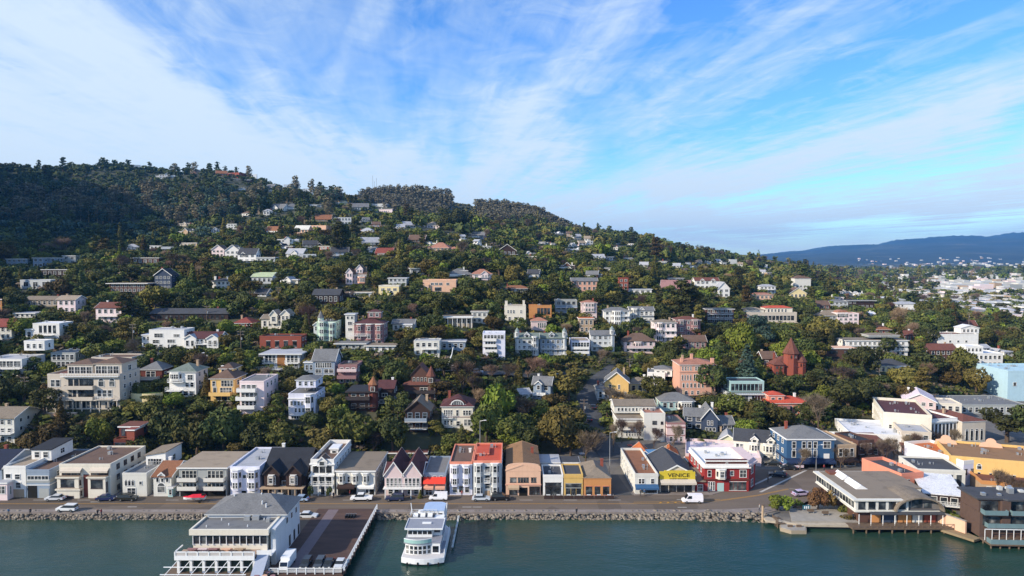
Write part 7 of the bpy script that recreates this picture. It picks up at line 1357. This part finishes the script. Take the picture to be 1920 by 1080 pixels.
def lobes_of(kind, rs):
    if kind == 'oak':
        L = [(0, 0, 4.2, 2.6, 2.6, 2.4)]
        for i in range(8): a = i * 2.4 + rs.uniform(-.4, .4); r = rs.uniform(1.6, 3.0); L.append((r * math.cos(a), r * math.sin(a), rs.uniform(2.6, 5.2), rs.uniform(1.3, 2.1), rs.uniform(1.3, 2.1), rs.uniform(1.1, 1.8)))
        return L, 7.0
    if kind == 'cypress':    # wide flat layers
        L = []
        for i in range(9): a = i * 2.2; r = rs.uniform(.3, 3.4); z = rs.uniform(3.6, 6.6) - r * .2; L.append((r * math.cos(a), r * math.sin(a), z, rs.uniform(1.6, 2.6), rs.uniform(1.4, 2.3), rs.uniform(.5, .95)))
        return L, 7.5
    if kind == 'pine':
        L = []
        for i in range(11): a = i * 2.4; z = 3.5 + i * .95; r = max(.3, (1.9 - abs(i - 4) * .2)) * rs.uniform(.5, 1); L.append((r * math.cos(a), r * math.sin(a), z, rs.uniform(1.1, 1.8), rs.uniform(1.1, 1.8), rs.uniform(.7, 1.1)))
        return L, 14.5
    if kind == 'conifer':
        L = [(0, 0, 1.2 + i * 1.15, 2.3 - i * .24, 2.3 - i * .24, .95) for i in range(9)]; return [l for l in L if l[3] > .15], 11.5
    if kind == 'eucalyptus':
        L = []
        for i in range(12): a = i * 2.1; z = 6 + 13.5 * (i / 11) + rs.uniform(-1, 1); r = rs.uniform(.6, 2.6) * (1.15 - .5 * i / 11); L.append((r * math.cos(a), r * math.sin(a), z, rs.uniform(2.0, 2.9), rs.uniform(2.0, 2.9), rs.uniform(1.8, 2.8)))
        return L, 22
    if kind == 'shrub':
        L = [(rs.uniform(-1, 1), rs.uniform(-1, 1), rs.uniform(.5, 1.2), rs.uniform(.8, 1.3), rs.uniform(.8, 1.3), rs.uniform(.6, 1.0)) for _ in range(4)]; return L, 2.2
def trunk_mesh(kind, rs, name='trunk'):
    b = MB(); m = BARKP if kind == 'eucalyptus' else BARK
    top = dict(oak=4, cypress=5.2, pine=12, conifer=10, eucalyptus=19, shrub=1)[kind]; r0 = dict(oak=.38, cypress=.4, pine=.4, conifer=.3, eucalyptus=.45, shrub=.1)[kind]
    x = y = 0; p = Vector((0, 0, -1.5)); n = 4
    for i in range(n):
        q = Vector((x + rs.uniform(-.25, .25) * (i > 0), y + rs.uniform(-.25, .25) * (i > 0), top * (i + 1) / n)); b.tube(p, q, r0 * (1 - i / n * .7), 6, r2=r0 * (1 - (i + 1) / n * .7)); p = q; x, y = q.x, q.y
    for i in range(6 if kind != 'shrub' else 3):
        a = rs.uniform(0, 6.28); z0 = top * rs.uniform(.35, .8); r = 2.2 if kind not in ('conifer', 'shrub') else .8; b.tube((0, 0, z0), (r * math.cos(a), r * math.sin(a), z0 + top * .2), r0 * .35, 5, r2=.05)
    return b.mesh(name, [m])
def bare_meshes(rs, seed):
    "leafless tree: forking limbs plus a haze of fine twigs"
    b = MB(); tips = []; rr = random.Random(seed)
    def grow(p, d, L, r, k):
        q = p + d * L; b.tube(p, q, r, 5 if k < 2 else 4, r2=r * .65)
        if k == 3: tips.append((q, d)); return
        for _ in range(3): dd = (d + Vector((rr.uniform(-.7, .7), rr.uniform(-.7, .7), rr.uniform(-.1, .5)))).normalized(); grow(q, dd, L * .72, r * .62, k + 1)
        tips.append((q, d))
    grow(Vector((0, 0, -1)), Vector((0, 0, 1)), 3.0, .2, 0)
    V = []
    for q, d in tips:
        for _ in range(26):
            dd = (d * .8 + Vector((rr.gauss(0, .6), rr.gauss(0, .6), rr.gauss(.15, .4)))).normalized(); L = rr.uniform(.7, 1.5); s = dd.orthogonal().normalized() * .028; p0 = q + Vector((rr.gauss(0, .3), rr.gauss(0, .3), rr.gauss(0, .3))); p1 = p0 + dd * L
            V += [p0 - s, p0 + s, p1 + s * .6, p1 - s * .6]
    V = np.array([tuple(v) for v in V]); return b.mesh('trunk', [BARK]), npmesh('twigs', V, np.arange(len(V)).reshape(-1, 4), [LM['twig']])
def palm_meshes():
    b = MB(); b.tube((0, 0, -1), (0, 0, 5), .35, 8, r2=.28); V = []
    rs = random.Random(5)
    for i in range(34):
        a = i * 2.4; el = rs.uniform(-.3, 1.2); p = Vector((0, 0, 5)); d = Vector((math.cos(a) * math.cos(el), math.sin(a) * math.cos(el), math.sin(el)))
        for k in range(7):
            q = p + d * .5; s = Vector((-math.sin(a), math.cos(a), 0)) * (.42 * (1 - abs(k - 2.5) / 5.2)); V += [p - s, p + s, q + s * .8, q - s * .8]; p = q; d = (d + Vector((0, 0, -.24))).normalized()
    V = np.array([tuple(v) for v in V]); return b.mesh('trunk', [BARK]), npmesh('fronds', V, np.arange(len(V)).reshape(-1, 4), [LM['mid']])
PROTO = {}; LOWP = {}
LEAFN = dict(oak=1500, cypress=1300, pine=1500, conifer=1300, eucalyptus=1500, shrub=420); LEAFS = dict(oak=.26, cypress=.25, pine=.26, conifer=.25, eucalyptus=.3, shrub=.19)
RAD = dict(oak=4.4, cypress=5.0, pine=3.0, conifer=2.5, eucalyptus=3.9, shrub=1.9, bare=3.8, palm=3.0); HT = dict(oak=6.8, cypress=7.3, pine=14, conifer=11, eucalyptus=21.5, shrub=2.1, bare=8, palm=7.5)
for kd in ('oak', 'cypress', 'pine', 'conifer', 'eucalyptus', 'shrub'):
    PROTO[kd] = []; LOWP[kd] = []
    for v in range(5 if kd in ('oak', 'cypress', 'eucalyptus') else 3):
        rs = np.random.default_rng(v * 17 + len(kd)); L, h = lobes_of(kd, rs)
        fl = .5 if kd in ('cypress', 'conifer') else 0
        V = crown_np(L, LEAFN[kd], LEAFS[kd] * 1.18, rs, flat=fl); PROTO[kd].append((npmesh('crown', V, np.arange(len(V)).reshape(-1, 4), [LM['dark']]), trunk_mesh(kd, rs)))
        nl = dict(shrub=26).get(kd, 300)
        LOWP[kd].append((crown_np(L, nl, LEAFS[kd] * (2.35 if kd != 'shrub' else 3.0), rs, flat=fl), crown_np(L, 90 if kd != 'eucalyptus' else 230, LEAFS[kd] * (4.1 if kd != 'eucalyptus' else 3.3), rs, flat=fl)))
PROTO['bare'] = [bare_meshes(None, s)[::-1] for s in (1, 2, 3)]; PROTO['palm'] = [palm_meshes()[::-1]]
# screen footprint of houses: how much of each may be hidden
HB = [dict(L=h['L'] - 1, R=h['R'] + 1, T=h['T'] - (h['B'] - h['T']) * .25 - 1, B=h['B'], D=h['D'], area=(h['R'] - h['L']) * (h['B'] - h['T']), used=0.0, x=h['x'], w=h['w'], d=h['d'], cap=(.15 if h['D'] < 300 or h['R'] - h['L'] > 52 else .33) if h['short'] else .52) for h in HOUSES]
HL = np.array([[h['L'], h['R'], h['T'], h['B'], h['D'], h['area']] for h in HB]); HUSED = np.zeros(len(HB)); HCAP = np.array([h['cap'] for h in HB]); HX = np.array([[h['x'], h['w'], h['D'], h['d']] for h in HB])
LN = np.array(LANES)
cells = {}
def try_tree(x, D, r, ht, force=False, pack=.62):
    z = float(zt(x, D)); 
    if not force:
        if np.any((np.abs(x - HX[:, 0]) < HX[:, 1] / 2 + r * .45) & (D > HX[:, 2] - r * .45) & (D < HX[:, 2] + HX[:, 3] + r * .4)): return None
        if D < 420 and np.min((LN[:, 0] - x) ** 2 + (LN[:, 1] - D) ** 2) < (3.4 + r * .5) ** 2: return None
        cx, cy = int(x // 12), int(D // 12)
        for i in (-1, 0, 1):
            for j in (-1, 0, 1):
                for (a, b, rr) in cells.get((cx + i, cy + j), ()):
                    if (a - x) ** 2 + (b - D) ** 2 < (pack * (r + rr)) ** 2: return None
    px, py = proj(x, D, z); s = F / D; top = py - ht * s; hw = r * s * .85
    if not force:
        m = HL[:, 4] > D
        ox = np.clip(np.minimum(px + hw, HL[:, 1]) - np.maximum(px - hw, HL[:, 0]), 0, None); oy = np.clip(np.minimum(py, HL[:, 3]) - np.maximum(top, HL[:, 2]), 0, None)
        ov = ox * oy * .8 * m
        if np.any(HUSED + ov > HCAP * HL[:, 5] + 1e-6, where=ov > 0): return None
        HUSED[:] += ov
    cells.setdefault((int(x // 12), int(D // 12)), []).append((x, D, r))
    return z
TREES = []   # kind, tint, x, D, z, scale xy, scale z, px, py
def add(kind, tint, x, D, sr, sh, force=False, pack=.62):
    z = try_tree(x, D, RAD[kind] * sr, HT[kind] * sh, force, pack)
    if z is None: return False
    px, py = proj(x, D, z); TREES.append((kind, tint, x, D, z, sr, sh, px, py - HT[kind] * sh * F / D * .5)); return True
# trees read one by one off the photograph: kind, tint, x pixel, foot pixel, height in pixels, width in pixels
for k, ti, px, pb, hp, wp in (('oak', 'bright', 188, 850, 66, 62), ('oak', 'olive', 100, 846, 56, 70), ('oak', 'olive', 60, 850, 40, 60), ('oak', 'dark', 318, 850, 84, 86), ('oak', 'dark', 420, 845, 86, 90), ('oak', 'mid', 370, 855, 70, 80), ('oak', 'mid', 280, 800, 50, 60), ('oak', 'dark', 480, 850, 60, 70),
                              ('oak', 'mid', 660, 850, 78, 90), ('oak', 'dark', 736, 850, 70, 66), ('bare', 'twig', 700, 856, 50, 70), ('oak', 'mid', 846, 858, 46, 50), ('oak', 'bright', 932, 800, 86, 70), ('oak', 'mid', 912, 835, 80, 76), ('oak', 'mid', 950, 838, 60, 70), ('oak', 'bright', 958, 846, 40, 50), ('oak', 'dark', 990, 850, 50, 60),
                              ('bare', 'rosy', 946, 724, 46, 62), ('bare', 'rosy', 990, 712, 44, 66), ('bare', 'rosy', 920, 722, 40, 40), ('bare', 'twig', 980, 800, 56, 74), ('oak', 'bright', 1019, 706, 42, 32), ('cypress', 'olive', 1066, 755, 70, 90), ('oak', 'olive', 1048, 850, 92, 96), ('bare', 'twig', 1098, 870, 70, 80), ('oak', 'olive', 1070, 856, 60, 70),
                              ('bare', 'twig', 890, 745, 40, 40), ('bare', 'rosy', 888, 770, 44, 44), ('bare', 'twig', 1150, 772, 44, 70), ('bare', 'twig', 1180, 770, 30, 60), ('bare', 'twig', 1166, 832, 50, 34), ('bare', 'twig', 1198, 838, 50, 36), ('bare', 'twig', 1262, 846, 56, 36), ('bare', 'twig', 1226, 842, 40, 30), ('bare', 'twig', 1150, 850, 56, 30),
                              ('oak', 'dark', 1336, 742, 62, 66), ('oak', 'mid', 1226, 752, 50, 60), ('oak', 'olive', 1196, 760, 30, 50), ('oak', 'bright', 1390, 672, 72, 62), ('cypress', 'blue', 1428, 655, 66, 60), ('conifer', 'blue', 1400, 726, 80, 56), ('conifer', 'dark', 1463, 724, 36, 18), ('palm', 'mid', 1547, 742, 40, 46), ('oak', 'dark', 1620, 702, 56, 70), ('oak', 'dark', 1660, 668, 38, 66),
                              ('bare', 'twig', 1534, 806, 66, 76), ('oak', 'bright', 1630, 740, 30, 30), ('oak', 'dark', 1590, 770, 62, 90), ('oak', 'olive', 1700, 736, 50, 70), ('oak', 'mid', 1370, 775, 40, 70), ('oak', 'mid', 1420, 790, 44, 80), ('oak', 'mid', 1462, 806, 46, 70), ('cypress', 'dark', 1740, 712, 50, 86), ('oak', 'mid', 1800, 712, 62, 60), ('oak', 'olive', 1830, 740, 50, 50),
                              ('cypress', 'dark', 1888, 830, 74, 110), ('cypress', 'dark', 1925, 836, 80, 90), ('oak', 'dark', 1520, 790, 40, 60), ('pine', 'dark', 1282, 610, 86, 64), ('pine', 'olive', 1305, 610, 66, 40), ('pine', 'dark', 634, 482, 68, 34), ('pine', 'dark', 648, 480, 60, 26), ('oak', 'olive', 1540, 640, 50, 66), ('bare', 'rosy', 1700, 620, 46, 48),
                              ('pine', 'dark', 1506, 545, 50, 34), ('pine', 'dark', 1104, 438, 18, 22), ('pine', 'olive', 1230, 490, 46, 30), ('pine', 'dark', 1272, 476, 22, 26), ('bare', 'rosy', 580, 620, 50, 50), ('bare', 'twig', 612, 500, 30, 30), ('oak', 'dark', 862, 430, 40, 56), ('oak', 'dark', 836, 432, 30, 40), ('pine', 'dark', 238, 606, 60, 40), ('oak', 'bright', 425, 632, 34, 40),
                              ('cypress', 'dark', 1000, 590, 62, 70), ('oak', 'mid', 1040, 560, 36, 50), ('cypress', 'olive', 820, 648, 40, 50), ('cypress', 'olive', 776, 650, 40, 50), ('oak', 'bright', 610, 722, 18, 40), ('oak', 'mid', 634, 800, 40, 50), ('oak', 'bright', 644, 792, 34, 36), ('cypress', 'dark', 746, 792, 60, 60), ('oak', 'bright', 1340, 655, 20, 30), ('bare', 'twig', 612, 455, 24, 24),
                              ('oak', 'olive', 1700, 760, 40, 50), ('bare', 'twig', 1580, 735, 50, 60), ('oak', 'dark', 1330, 640, 30, 40), ('oak', 'bright', 325, 565, 26, 50), ('cypress', 'mid', 370, 560, 20, 60)):
    p = hit(px, pb); D = p.y; s = D / F; sh = hp * s / HT[k]; sr = wp * s / 2 / RAD[k]; add(k, ti, p.x, D, sr, sh, True)
for k, ti, px, pb, hp, wp in (('oak', 'bright', 1457, 956, 30, 40), ('oak', 'bright', 1474, 958, 28, 34), ('oak', 'rust', 1534, 956, 46, 44), ('oak', 'rust', 1556, 956, 40, 34), ('shrub', 'bright', 1500, 950, 14, 30), ('shrub', 'mid', 1582, 960, 18, 20), ('conifer', 'mid', 788, 934, 20, 11), ('oak', 'dark', 582, 934, 26, 12), ('oak', 'dark', 617, 934, 26, 12),
                              ('shrub', 'mid', 1760, 966, 16, 30), ('shrub', 'bright', 1778, 972, 20, 26), ('oak', 'dark', 1750, 958, 20, 26), ('oak', 'mid', 1790, 985, 24, 24), ('shrub', 'olive', 1592, 972, 10, 30)):
    p = PZ(px, pb, 1.4); s = p.y / F; x, D = p.x, p.y; TREES.append((k, ti, x, D, 1.3, wp * s / 2 / RAD[k], hp * s / HT[k], px, pb - hp / 2)); cells.setdefault((int(x // 12), int(D // 12)), []).append((x, D, 2))
for i, (px, pb) in enumerate(((1626, 868), (1650, 866), (1676, 862), (1700, 858), (1724, 852), (1750, 846), (1780, 842), (1688, 872), (1660, 874), (1890, 940), (1912, 944), (1870, 930), (1576, 880), (1500, 884))):
    p = PZ(px, pb, 1.4); TREES.append(('bare', 'twig', p.x, p.y, 1.3, .8, .85, px, pb - 20))
# the rest fills the slopes, nearest first
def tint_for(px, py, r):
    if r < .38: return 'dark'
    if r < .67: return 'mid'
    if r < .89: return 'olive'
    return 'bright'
R2 = random.Random(5)
def slope_ok(px, D, z):
    if D < 196 and px < 1060: return False
    if px > 1120 and D < 232 and z < 3.3: return False
    if px > 1560 and D < 262 and z < 5 and not (1500 < px < 1655 and D > 236): return False
    if 8 < (px - 960) / F * D < 21.5 and D < 214: return False
    if px > 1740 and D < 300: return False
    if D > 560 and z < 6 and px > 1500 and R2.random() < .75: return False
    return True
def fill(n, D0, D1, pack=.6, big=1.0, u0=-.8, u1=.8):
    c = 0
    for _ in range(n):
        D = math.sqrt(R2.uniform(D0 * D0, D1 * D1)); u = R2.uniform(u0, u1); x = u * D; px = 960 + F * u; z = float(zt(x, D))
        if not slope_ok(px, D, z): continue
        r = R2.random(); ti = tint_for(px, 0, R2.random())
        py = proj(x, D, z)[1]
        if D < 232 and px < 1060 and ti == 'dark' and R2.random() < .75: ti = R2.choice(('mid', 'olive', 'bright'))
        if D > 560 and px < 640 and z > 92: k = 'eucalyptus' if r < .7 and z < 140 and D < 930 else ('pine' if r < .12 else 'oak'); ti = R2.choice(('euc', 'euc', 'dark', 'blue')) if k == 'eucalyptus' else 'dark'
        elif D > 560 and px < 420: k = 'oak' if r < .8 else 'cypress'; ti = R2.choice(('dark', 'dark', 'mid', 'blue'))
        elif D > 1080 and 838 < px < 900: k = 'shrub'; ti = 'olive'
        elif D > 1080 and px < 1120: k = 'eucalyptus'; ti = 'euc'
        elif r < .52: k = 'oak'
        elif r < .76: k = 'cypress'
        elif r < .83: k = 'pine'
        elif r < .87: k = 'conifer'
        elif r < .95: k = 'bare'; ti = R2.choice(('twig', 'twig', 'twig', 'rosy'))
        else: k = 'shrub'
        if k == 'pine' and ti == 'bright': ti = 'dark'
        if k == 'cypress' and ti == 'bright': ti = 'olive'
        sr = R2.choice((R2.uniform(.55, .9), R2.uniform(.8, 1.25), R2.uniform(1.1, 1.6))) * big; sh = sr * R2.uniform(.8, 1.15)
        if k == 'eucalyptus': sr = R2.uniform(1.0, 1.6); sh = R2.uniform(.6, .9) * (.8 if D > 1080 else 1)
        if k == 'oak' and D > 900 and px < 900: sr *= .8; sh *= .75
        if k == 'pine': sh *= .75
        for t in range(3):
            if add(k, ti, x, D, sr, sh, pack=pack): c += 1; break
            sr *= .68; sh *= .68
            if k in ('pine', 'conifer', 'bare', 'eucalyptus'): k = 'oak'; ti = 'mid' if ti in ('twig', 'rosy', 'euc') else ti
            if t == 1: k = 'shrub'
    return c
n1 = fill(5200, 194, 330, .58, 1.18); n2_ = fill(6500, 330, 560, .58, 1.2); n3 = fill(7500, 560, 1080, .58, 1.25); n4 = fill(7000, 1080, 1420, .55, 1.1, -.75, .12)
n5 = fill(1600, 1080, 1500, .6, 1.6, .1, .6); n6 = fill(2600, 1500, 2700, .5, 2.0, .15, .9)
# skyline trees on the ridges
for px in list(range(-10, 230, 6)) + list(range(236, 320, 16)) + list(range(320, 640, 7)):
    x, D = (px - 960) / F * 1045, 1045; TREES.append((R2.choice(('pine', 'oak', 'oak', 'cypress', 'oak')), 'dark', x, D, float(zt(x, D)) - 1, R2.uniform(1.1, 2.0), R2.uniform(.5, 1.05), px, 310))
for px, h in ((556, 1.3), (586, 1.2), (470, 1.0), (560, 1.0), (368, .9), (332, .8)):
    x, D = (px - 960) / F * 1040, 1040; TREES.append(('eucalyptus', 'euc', x, D, float(zt(x, D)), 1.2, h, px, 330))
for px in range(655, 1110, 5):
    if 848 < px < 892: continue
    for D in (1250, 1310):
        x = (px + R2.uniform(-2, 2) - 960) / F * D; hs_ = (1.2 if px < 850 else .85) * R2.uniform(.8, 1.08) * (.6 if px < 680 or px > 1060 else 1)
        TREES.append(('eucalyptus', 'euc', x, D, float(zt(x, D)), R2.uniform(1.2, 1.8), hs_, px, 360))
for px in range(1100, 1420, 5):
    D = 1150 + R2.uniform(-30, 60); x = (px - 960) / F * D; TREES.append((R2.choice(('oak', 'cypress', 'pine')), 'dark', x, D, float(zt(x, D)), R2.uniform(1, 1.8), R2.uniform(.7, 1.3), px, 460))
# individuals: the nearest of each kind; the rest is woodland
KN = dict(oak='oak_tree', cypress='cypress_tree', pine='pine_tree', conifer='conifer_tree', eucalyptus='eucalyptus_tree', bare='bare_tree', palm='palm_tree', shrub='shrub')
CAP = dict(oak=300, cypress=300, pine=150, conifer=90, bare=290, shrub=190, palm=10, eucalyptus=110)
TN = dict(dark='dark green', mid='green', olive='olive green', bright='bright green', rust='rust brown', twig='grey brown', rosy='rosy brown', euc='grey olive', blue='blue green')
DN = dict(oak='round tree', cypress='spreading tree', pine='tall pine', conifer='conical tree', eucalyptus='eucalyptus', bare='bare tree', palm='palm', shrub='shrub')
TREES.sort(key=lambda t: t[3] / max(.4, t[5]))
num = {}; rest = []; its = []
for i, (k, ti, x, D, z, sr, sh, px, py) in enumerate(TREES):
    num[k] = num.get(k, 0) + 1
    if num[k] > CAP[k] or not (-25 < px < 1945): rest.append((k, ti, x, D, z, sr, sh)); continue
    cm, tm = PROTO[k][i % len(PROTO[k])]; t = thing(KN[k], None, 'shrub' if k == 'shrub' else 'tree', (x, D, z), R2.uniform(0, 6.28), DN[k] + 's on the hillside')
    t.scale = (sr, sr, sh)
    c = link('fronds' if k == 'palm' else 'twigs' if k == 'bare' else 'crown', cm, t); c.material_slots[0].link = 'OBJECT'; c.material_slots[0].material = LM[ti]; link('trunk', tm, t)
    ds = TN[ti] + ' ' + DN[k]
    if k not in ('shrub', 'palm'): ds = ('small ' if RAD[k] * sr < 3 else 'big ' if RAD[k] * sr > 5.2 else '') + ds
    its.append((t, ds, px, py))
ORD += ['%s' % w for w in ('seventeenth eighteenth nineteenth twentieth').split()] + [f'{n}th' if n % 10 not in (1, 2, 3) else f"{n}{'st nd rd'.split()[n % 10 - 1]}" for n in range(21, 90)]
def place_many(items):
    g = {}
    for o, desc, px, py in items:
        h = near_name(px, py); w = where(px, py, h); g.setdefault((desc, w, h['short']), []).append(((h['px'] - px) ** 2 + (h['py'] - py) ** 2, o))
    for (desc, w, s), l in g.items():
        l.sort(key=lambda t: t[0])
        for i, (_, o) in enumerate(l): o['label'] = f'{desc} {w} the {s}' + ('' if len(l) == 1 else ', nearest one' if i == 0 else f', {ORD[min(i, 88)]} nearest')
place_many(its)
# woodland: everything past the individuals as one mass
def woodland(items, name, label, near=600):
    V = []; M = []; mats_ = [LM[k] for k in ('dark', 'mid', 'olive', 'bright', 'rust', 'twig', 'rosy', 'euc', 'blue')]; mi = {k: i for i, k in enumerate(('dark', 'mid', 'olive', 'bright', 'rust', 'twig', 'rosy', 'euc', 'blue'))}
    TV = []
    for i, (k, ti, x, D, z, sr, sh) in enumerate(items):
        kk = 'oak' if k in ('bare', 'palm') else k; P3 = LOWP[kk][i % len(LOWP[kk])][0 if D < near else 1]; a = i * 1.7; c, s = math.cos(a), math.sin(a)
        if k == 'bare': P3 = P3.reshape(-1, 4, 3)[::2].reshape(-1, 3)
        W3 = np.empty_like(P3); W3[:, 0] = (P3[:, 0] * c - P3[:, 1] * s) * sr + x; W3[:, 1] = (P3[:, 0] * s + P3[:, 1] * c) * sr + D; W3[:, 2] = P3[:, 2] * sh + z; V.append(W3); M.append(np.full(len(P3) // 4, mi[ti]))
        if k == 'eucalyptus' :
            for j in range(2):
                ox, oy = rng.uniform(-1.5, 1.5, 2); r = .42; TV.append([(x + ox - r, D + oy - r, z - 2), (x + ox + r, D + oy - r, z - 2), (x + ox + r * .5, D + oy, z + 17 * sh), (x + ox - r * .5, D + oy, z + 17 * sh)])
    V = np.concatenate(V); M = np.concatenate(M)
    if TV: TVn = np.array(TV).reshape(-1, 3); V = np.concatenate([V, TVn]); M = np.concatenate([M, np.full(len(TV), len(mats_))]); mats_ = mats_ + [BARKP]
    o = link(name, npmesh(name, V, np.arange(len(V)).reshape(-1, 4), mats_, M)); tag(o, label, 'woodland', kind='stuff')
woodland([t for t in rest if t[3] < 1000 or t[0] != 'eucalyptus'], 'woodland', 'dense mixed green woodland covering the slopes between and above the houses')
woodland([t for t in rest if not (t[3] < 1000 or t[0] != 'eucalyptus')], 'eucalyptus_grove', 'brownish green eucalyptus groves with pale trunks along the far wooded ridges')
def undergrowth():
    V = []; M = []; ks = ('dark', 'mid', 'olive', 'bright', 'twig')
    for i in range(15000):
        D = math.sqrt(R2.uniform(188 ** 2, 640 ** 2)) if i > 5500 else R2.uniform(188, 300); u = R2.uniform(-.8, .8); x = u * D; px = 960 + F * u; z = float(zt(x, D))
        if not slope_ok(px, D, z) and not (D > 189 and z > 3.4): continue
        if 7 < x < 31 and D < 222: continue
        if np.any((np.abs(x - HX[:, 0]) < HX[:, 1] / 2 + .3) & (D > HX[:, 2] - 1.2) & (D < HX[:, 2] + HX[:, 3])): continue
        if D < 420 and np.min((LN[:, 0] - x) ** 2 + (LN[:, 1] - D) ** 2) < 4.6 ** 2: continue
        P3 = LOWP['shrub'][i % 3][0]; s = R2.uniform(.7, 1.7) * (1 if D < 330 else 1.5); W3 = P3 * (s, s, s * R2.uniform(.5, .9)) + (x, D, z - .3); V.append(W3); M.append(np.full(len(P3) // 4, R2.choice((0, 0, 0, 1, 1, 2, 2, 3, 4))))
    V = np.concatenate(V); M = np.concatenate(M)
    tag(link('undergrowth', npmesh('undergrowth', V, np.arange(len(V)).reshape(-1, 4), [LM[k] for k in ks], M)), 'low green bushes and ground cover between the hillside houses', 'undergrowth', kind='stuff')
undergrowth()
# far town on the plain and lower slopes of the mountain: stuff
def far_town():
    V = []; M = []; cs = ('white', 'offwhite', 'ltgrey', 'tan', 'grey', 'palepink'); rs = random.Random(9)
    roofs = [roofm('white', True), roofm('ltgrey', True), roofm('tan', True), roofm('grey', True)]
    def bx(x, y, z, w, d, h, m):
        V.append([(x - w / 2, y, z - 3), (x + w / 2, y, z - 3), (x + w / 2, y, z + h), (x - w / 2, y, z + h)]); V.append([(x - w / 2, y + d, z - 3), (x - w / 2, y, z - 3), (x - w / 2, y, z + h), (x - w / 2, y + d, z + h)])
        V.append([(x + w / 2, y, z - 3), (x + w / 2, y + d, z - 3), (x + w / 2, y + d, z + h), (x + w / 2, y, z + h)]); V.append([(x - w / 2, y, z + h), (x + w / 2, y, z + h), (x + w / 2, y + d, z + h), (x - w / 2, y + d, z + h)]); M.extend([m, m, m, len(cs) + rs.randrange(4)])
    for i in range(1500):
        r = rs.random()
        if r < .55: px = rs.uniform(1690 - rs.random() * 60, 1960); D = rs.uniform(640, 1180); w = rs.uniform(8, 18)
        elif r < .8: px = rs.uniform(1560, 1960); D = rs.uniform(1200, 2300); w = rs.uniform(10, 26)
        elif r < .9: px = rs.uniform(1120, 1560); D = rs.uniform(900, 1900); w = rs.uniform(8, 12)
        else: px = rs.choice((rs.gauss(1720, 60), rs.gauss(1850, 50))); D = rs.uniform(2400, 5600); w = rs.uniform(7, 17)
        x = (px - 960) / F * D; z = float(zt(x, D)); h = rs.uniform(4, 8) * (1.2 if 1200 < D < 2400 else 1)
        if D < 1180 and px > 1690 and z > 9: continue
        bx(x, D, z, w, rs.uniform(8, 20), h, rs.choice((0, 1, 1, 1, 2, 2, 3, 4, 5)))
    V = np.array(V).reshape(-1, 3); tag(link('distant_town', npmesh('distant_town', V, np.arange(len(V)).reshape(-1, 4), [wallm(c) for c in cs] + roofs, M)), 'pale buildings of the distant town spread over the flat land at the right', 'town', kind='stuff')
far_town()
p = P(1785, 553, 900); house_m((p.x, 900, float(zt(p.x, 900))), 24, 14, 9, 'cream', 'flat', 'tan', label='large pale cream hall standing out of the distant town', sw=0, wins=[(.3, .7, 8)])
# ------------------------------------------------------------------ air
def haze():
    m = bpy.data.materials.new('haze_air'); m.use_nodes = True; t = NT(m.node_tree); t.n.remove(t.n['Principled BSDF']); v = t.new('ShaderNodeVolumePrincipled')
    v.inputs['Color'].default_value = (.13, .47, 1.0, 1); v.inputs['Density'].default_value = HAZE_D; v.inputs['Anisotropy'].default_value = .1
    t.link(v.outputs[0], t.n['Material Output'].inputs['Volume'])
    q = MB(); q.box(-12000, 30000, -700, 11700, -30, 460); tag(q.build('haze', m), 'thin blue air haze over the whole bay town', 'haze', kind='stuff')
HAZE_D = 6.4e-5
haze()
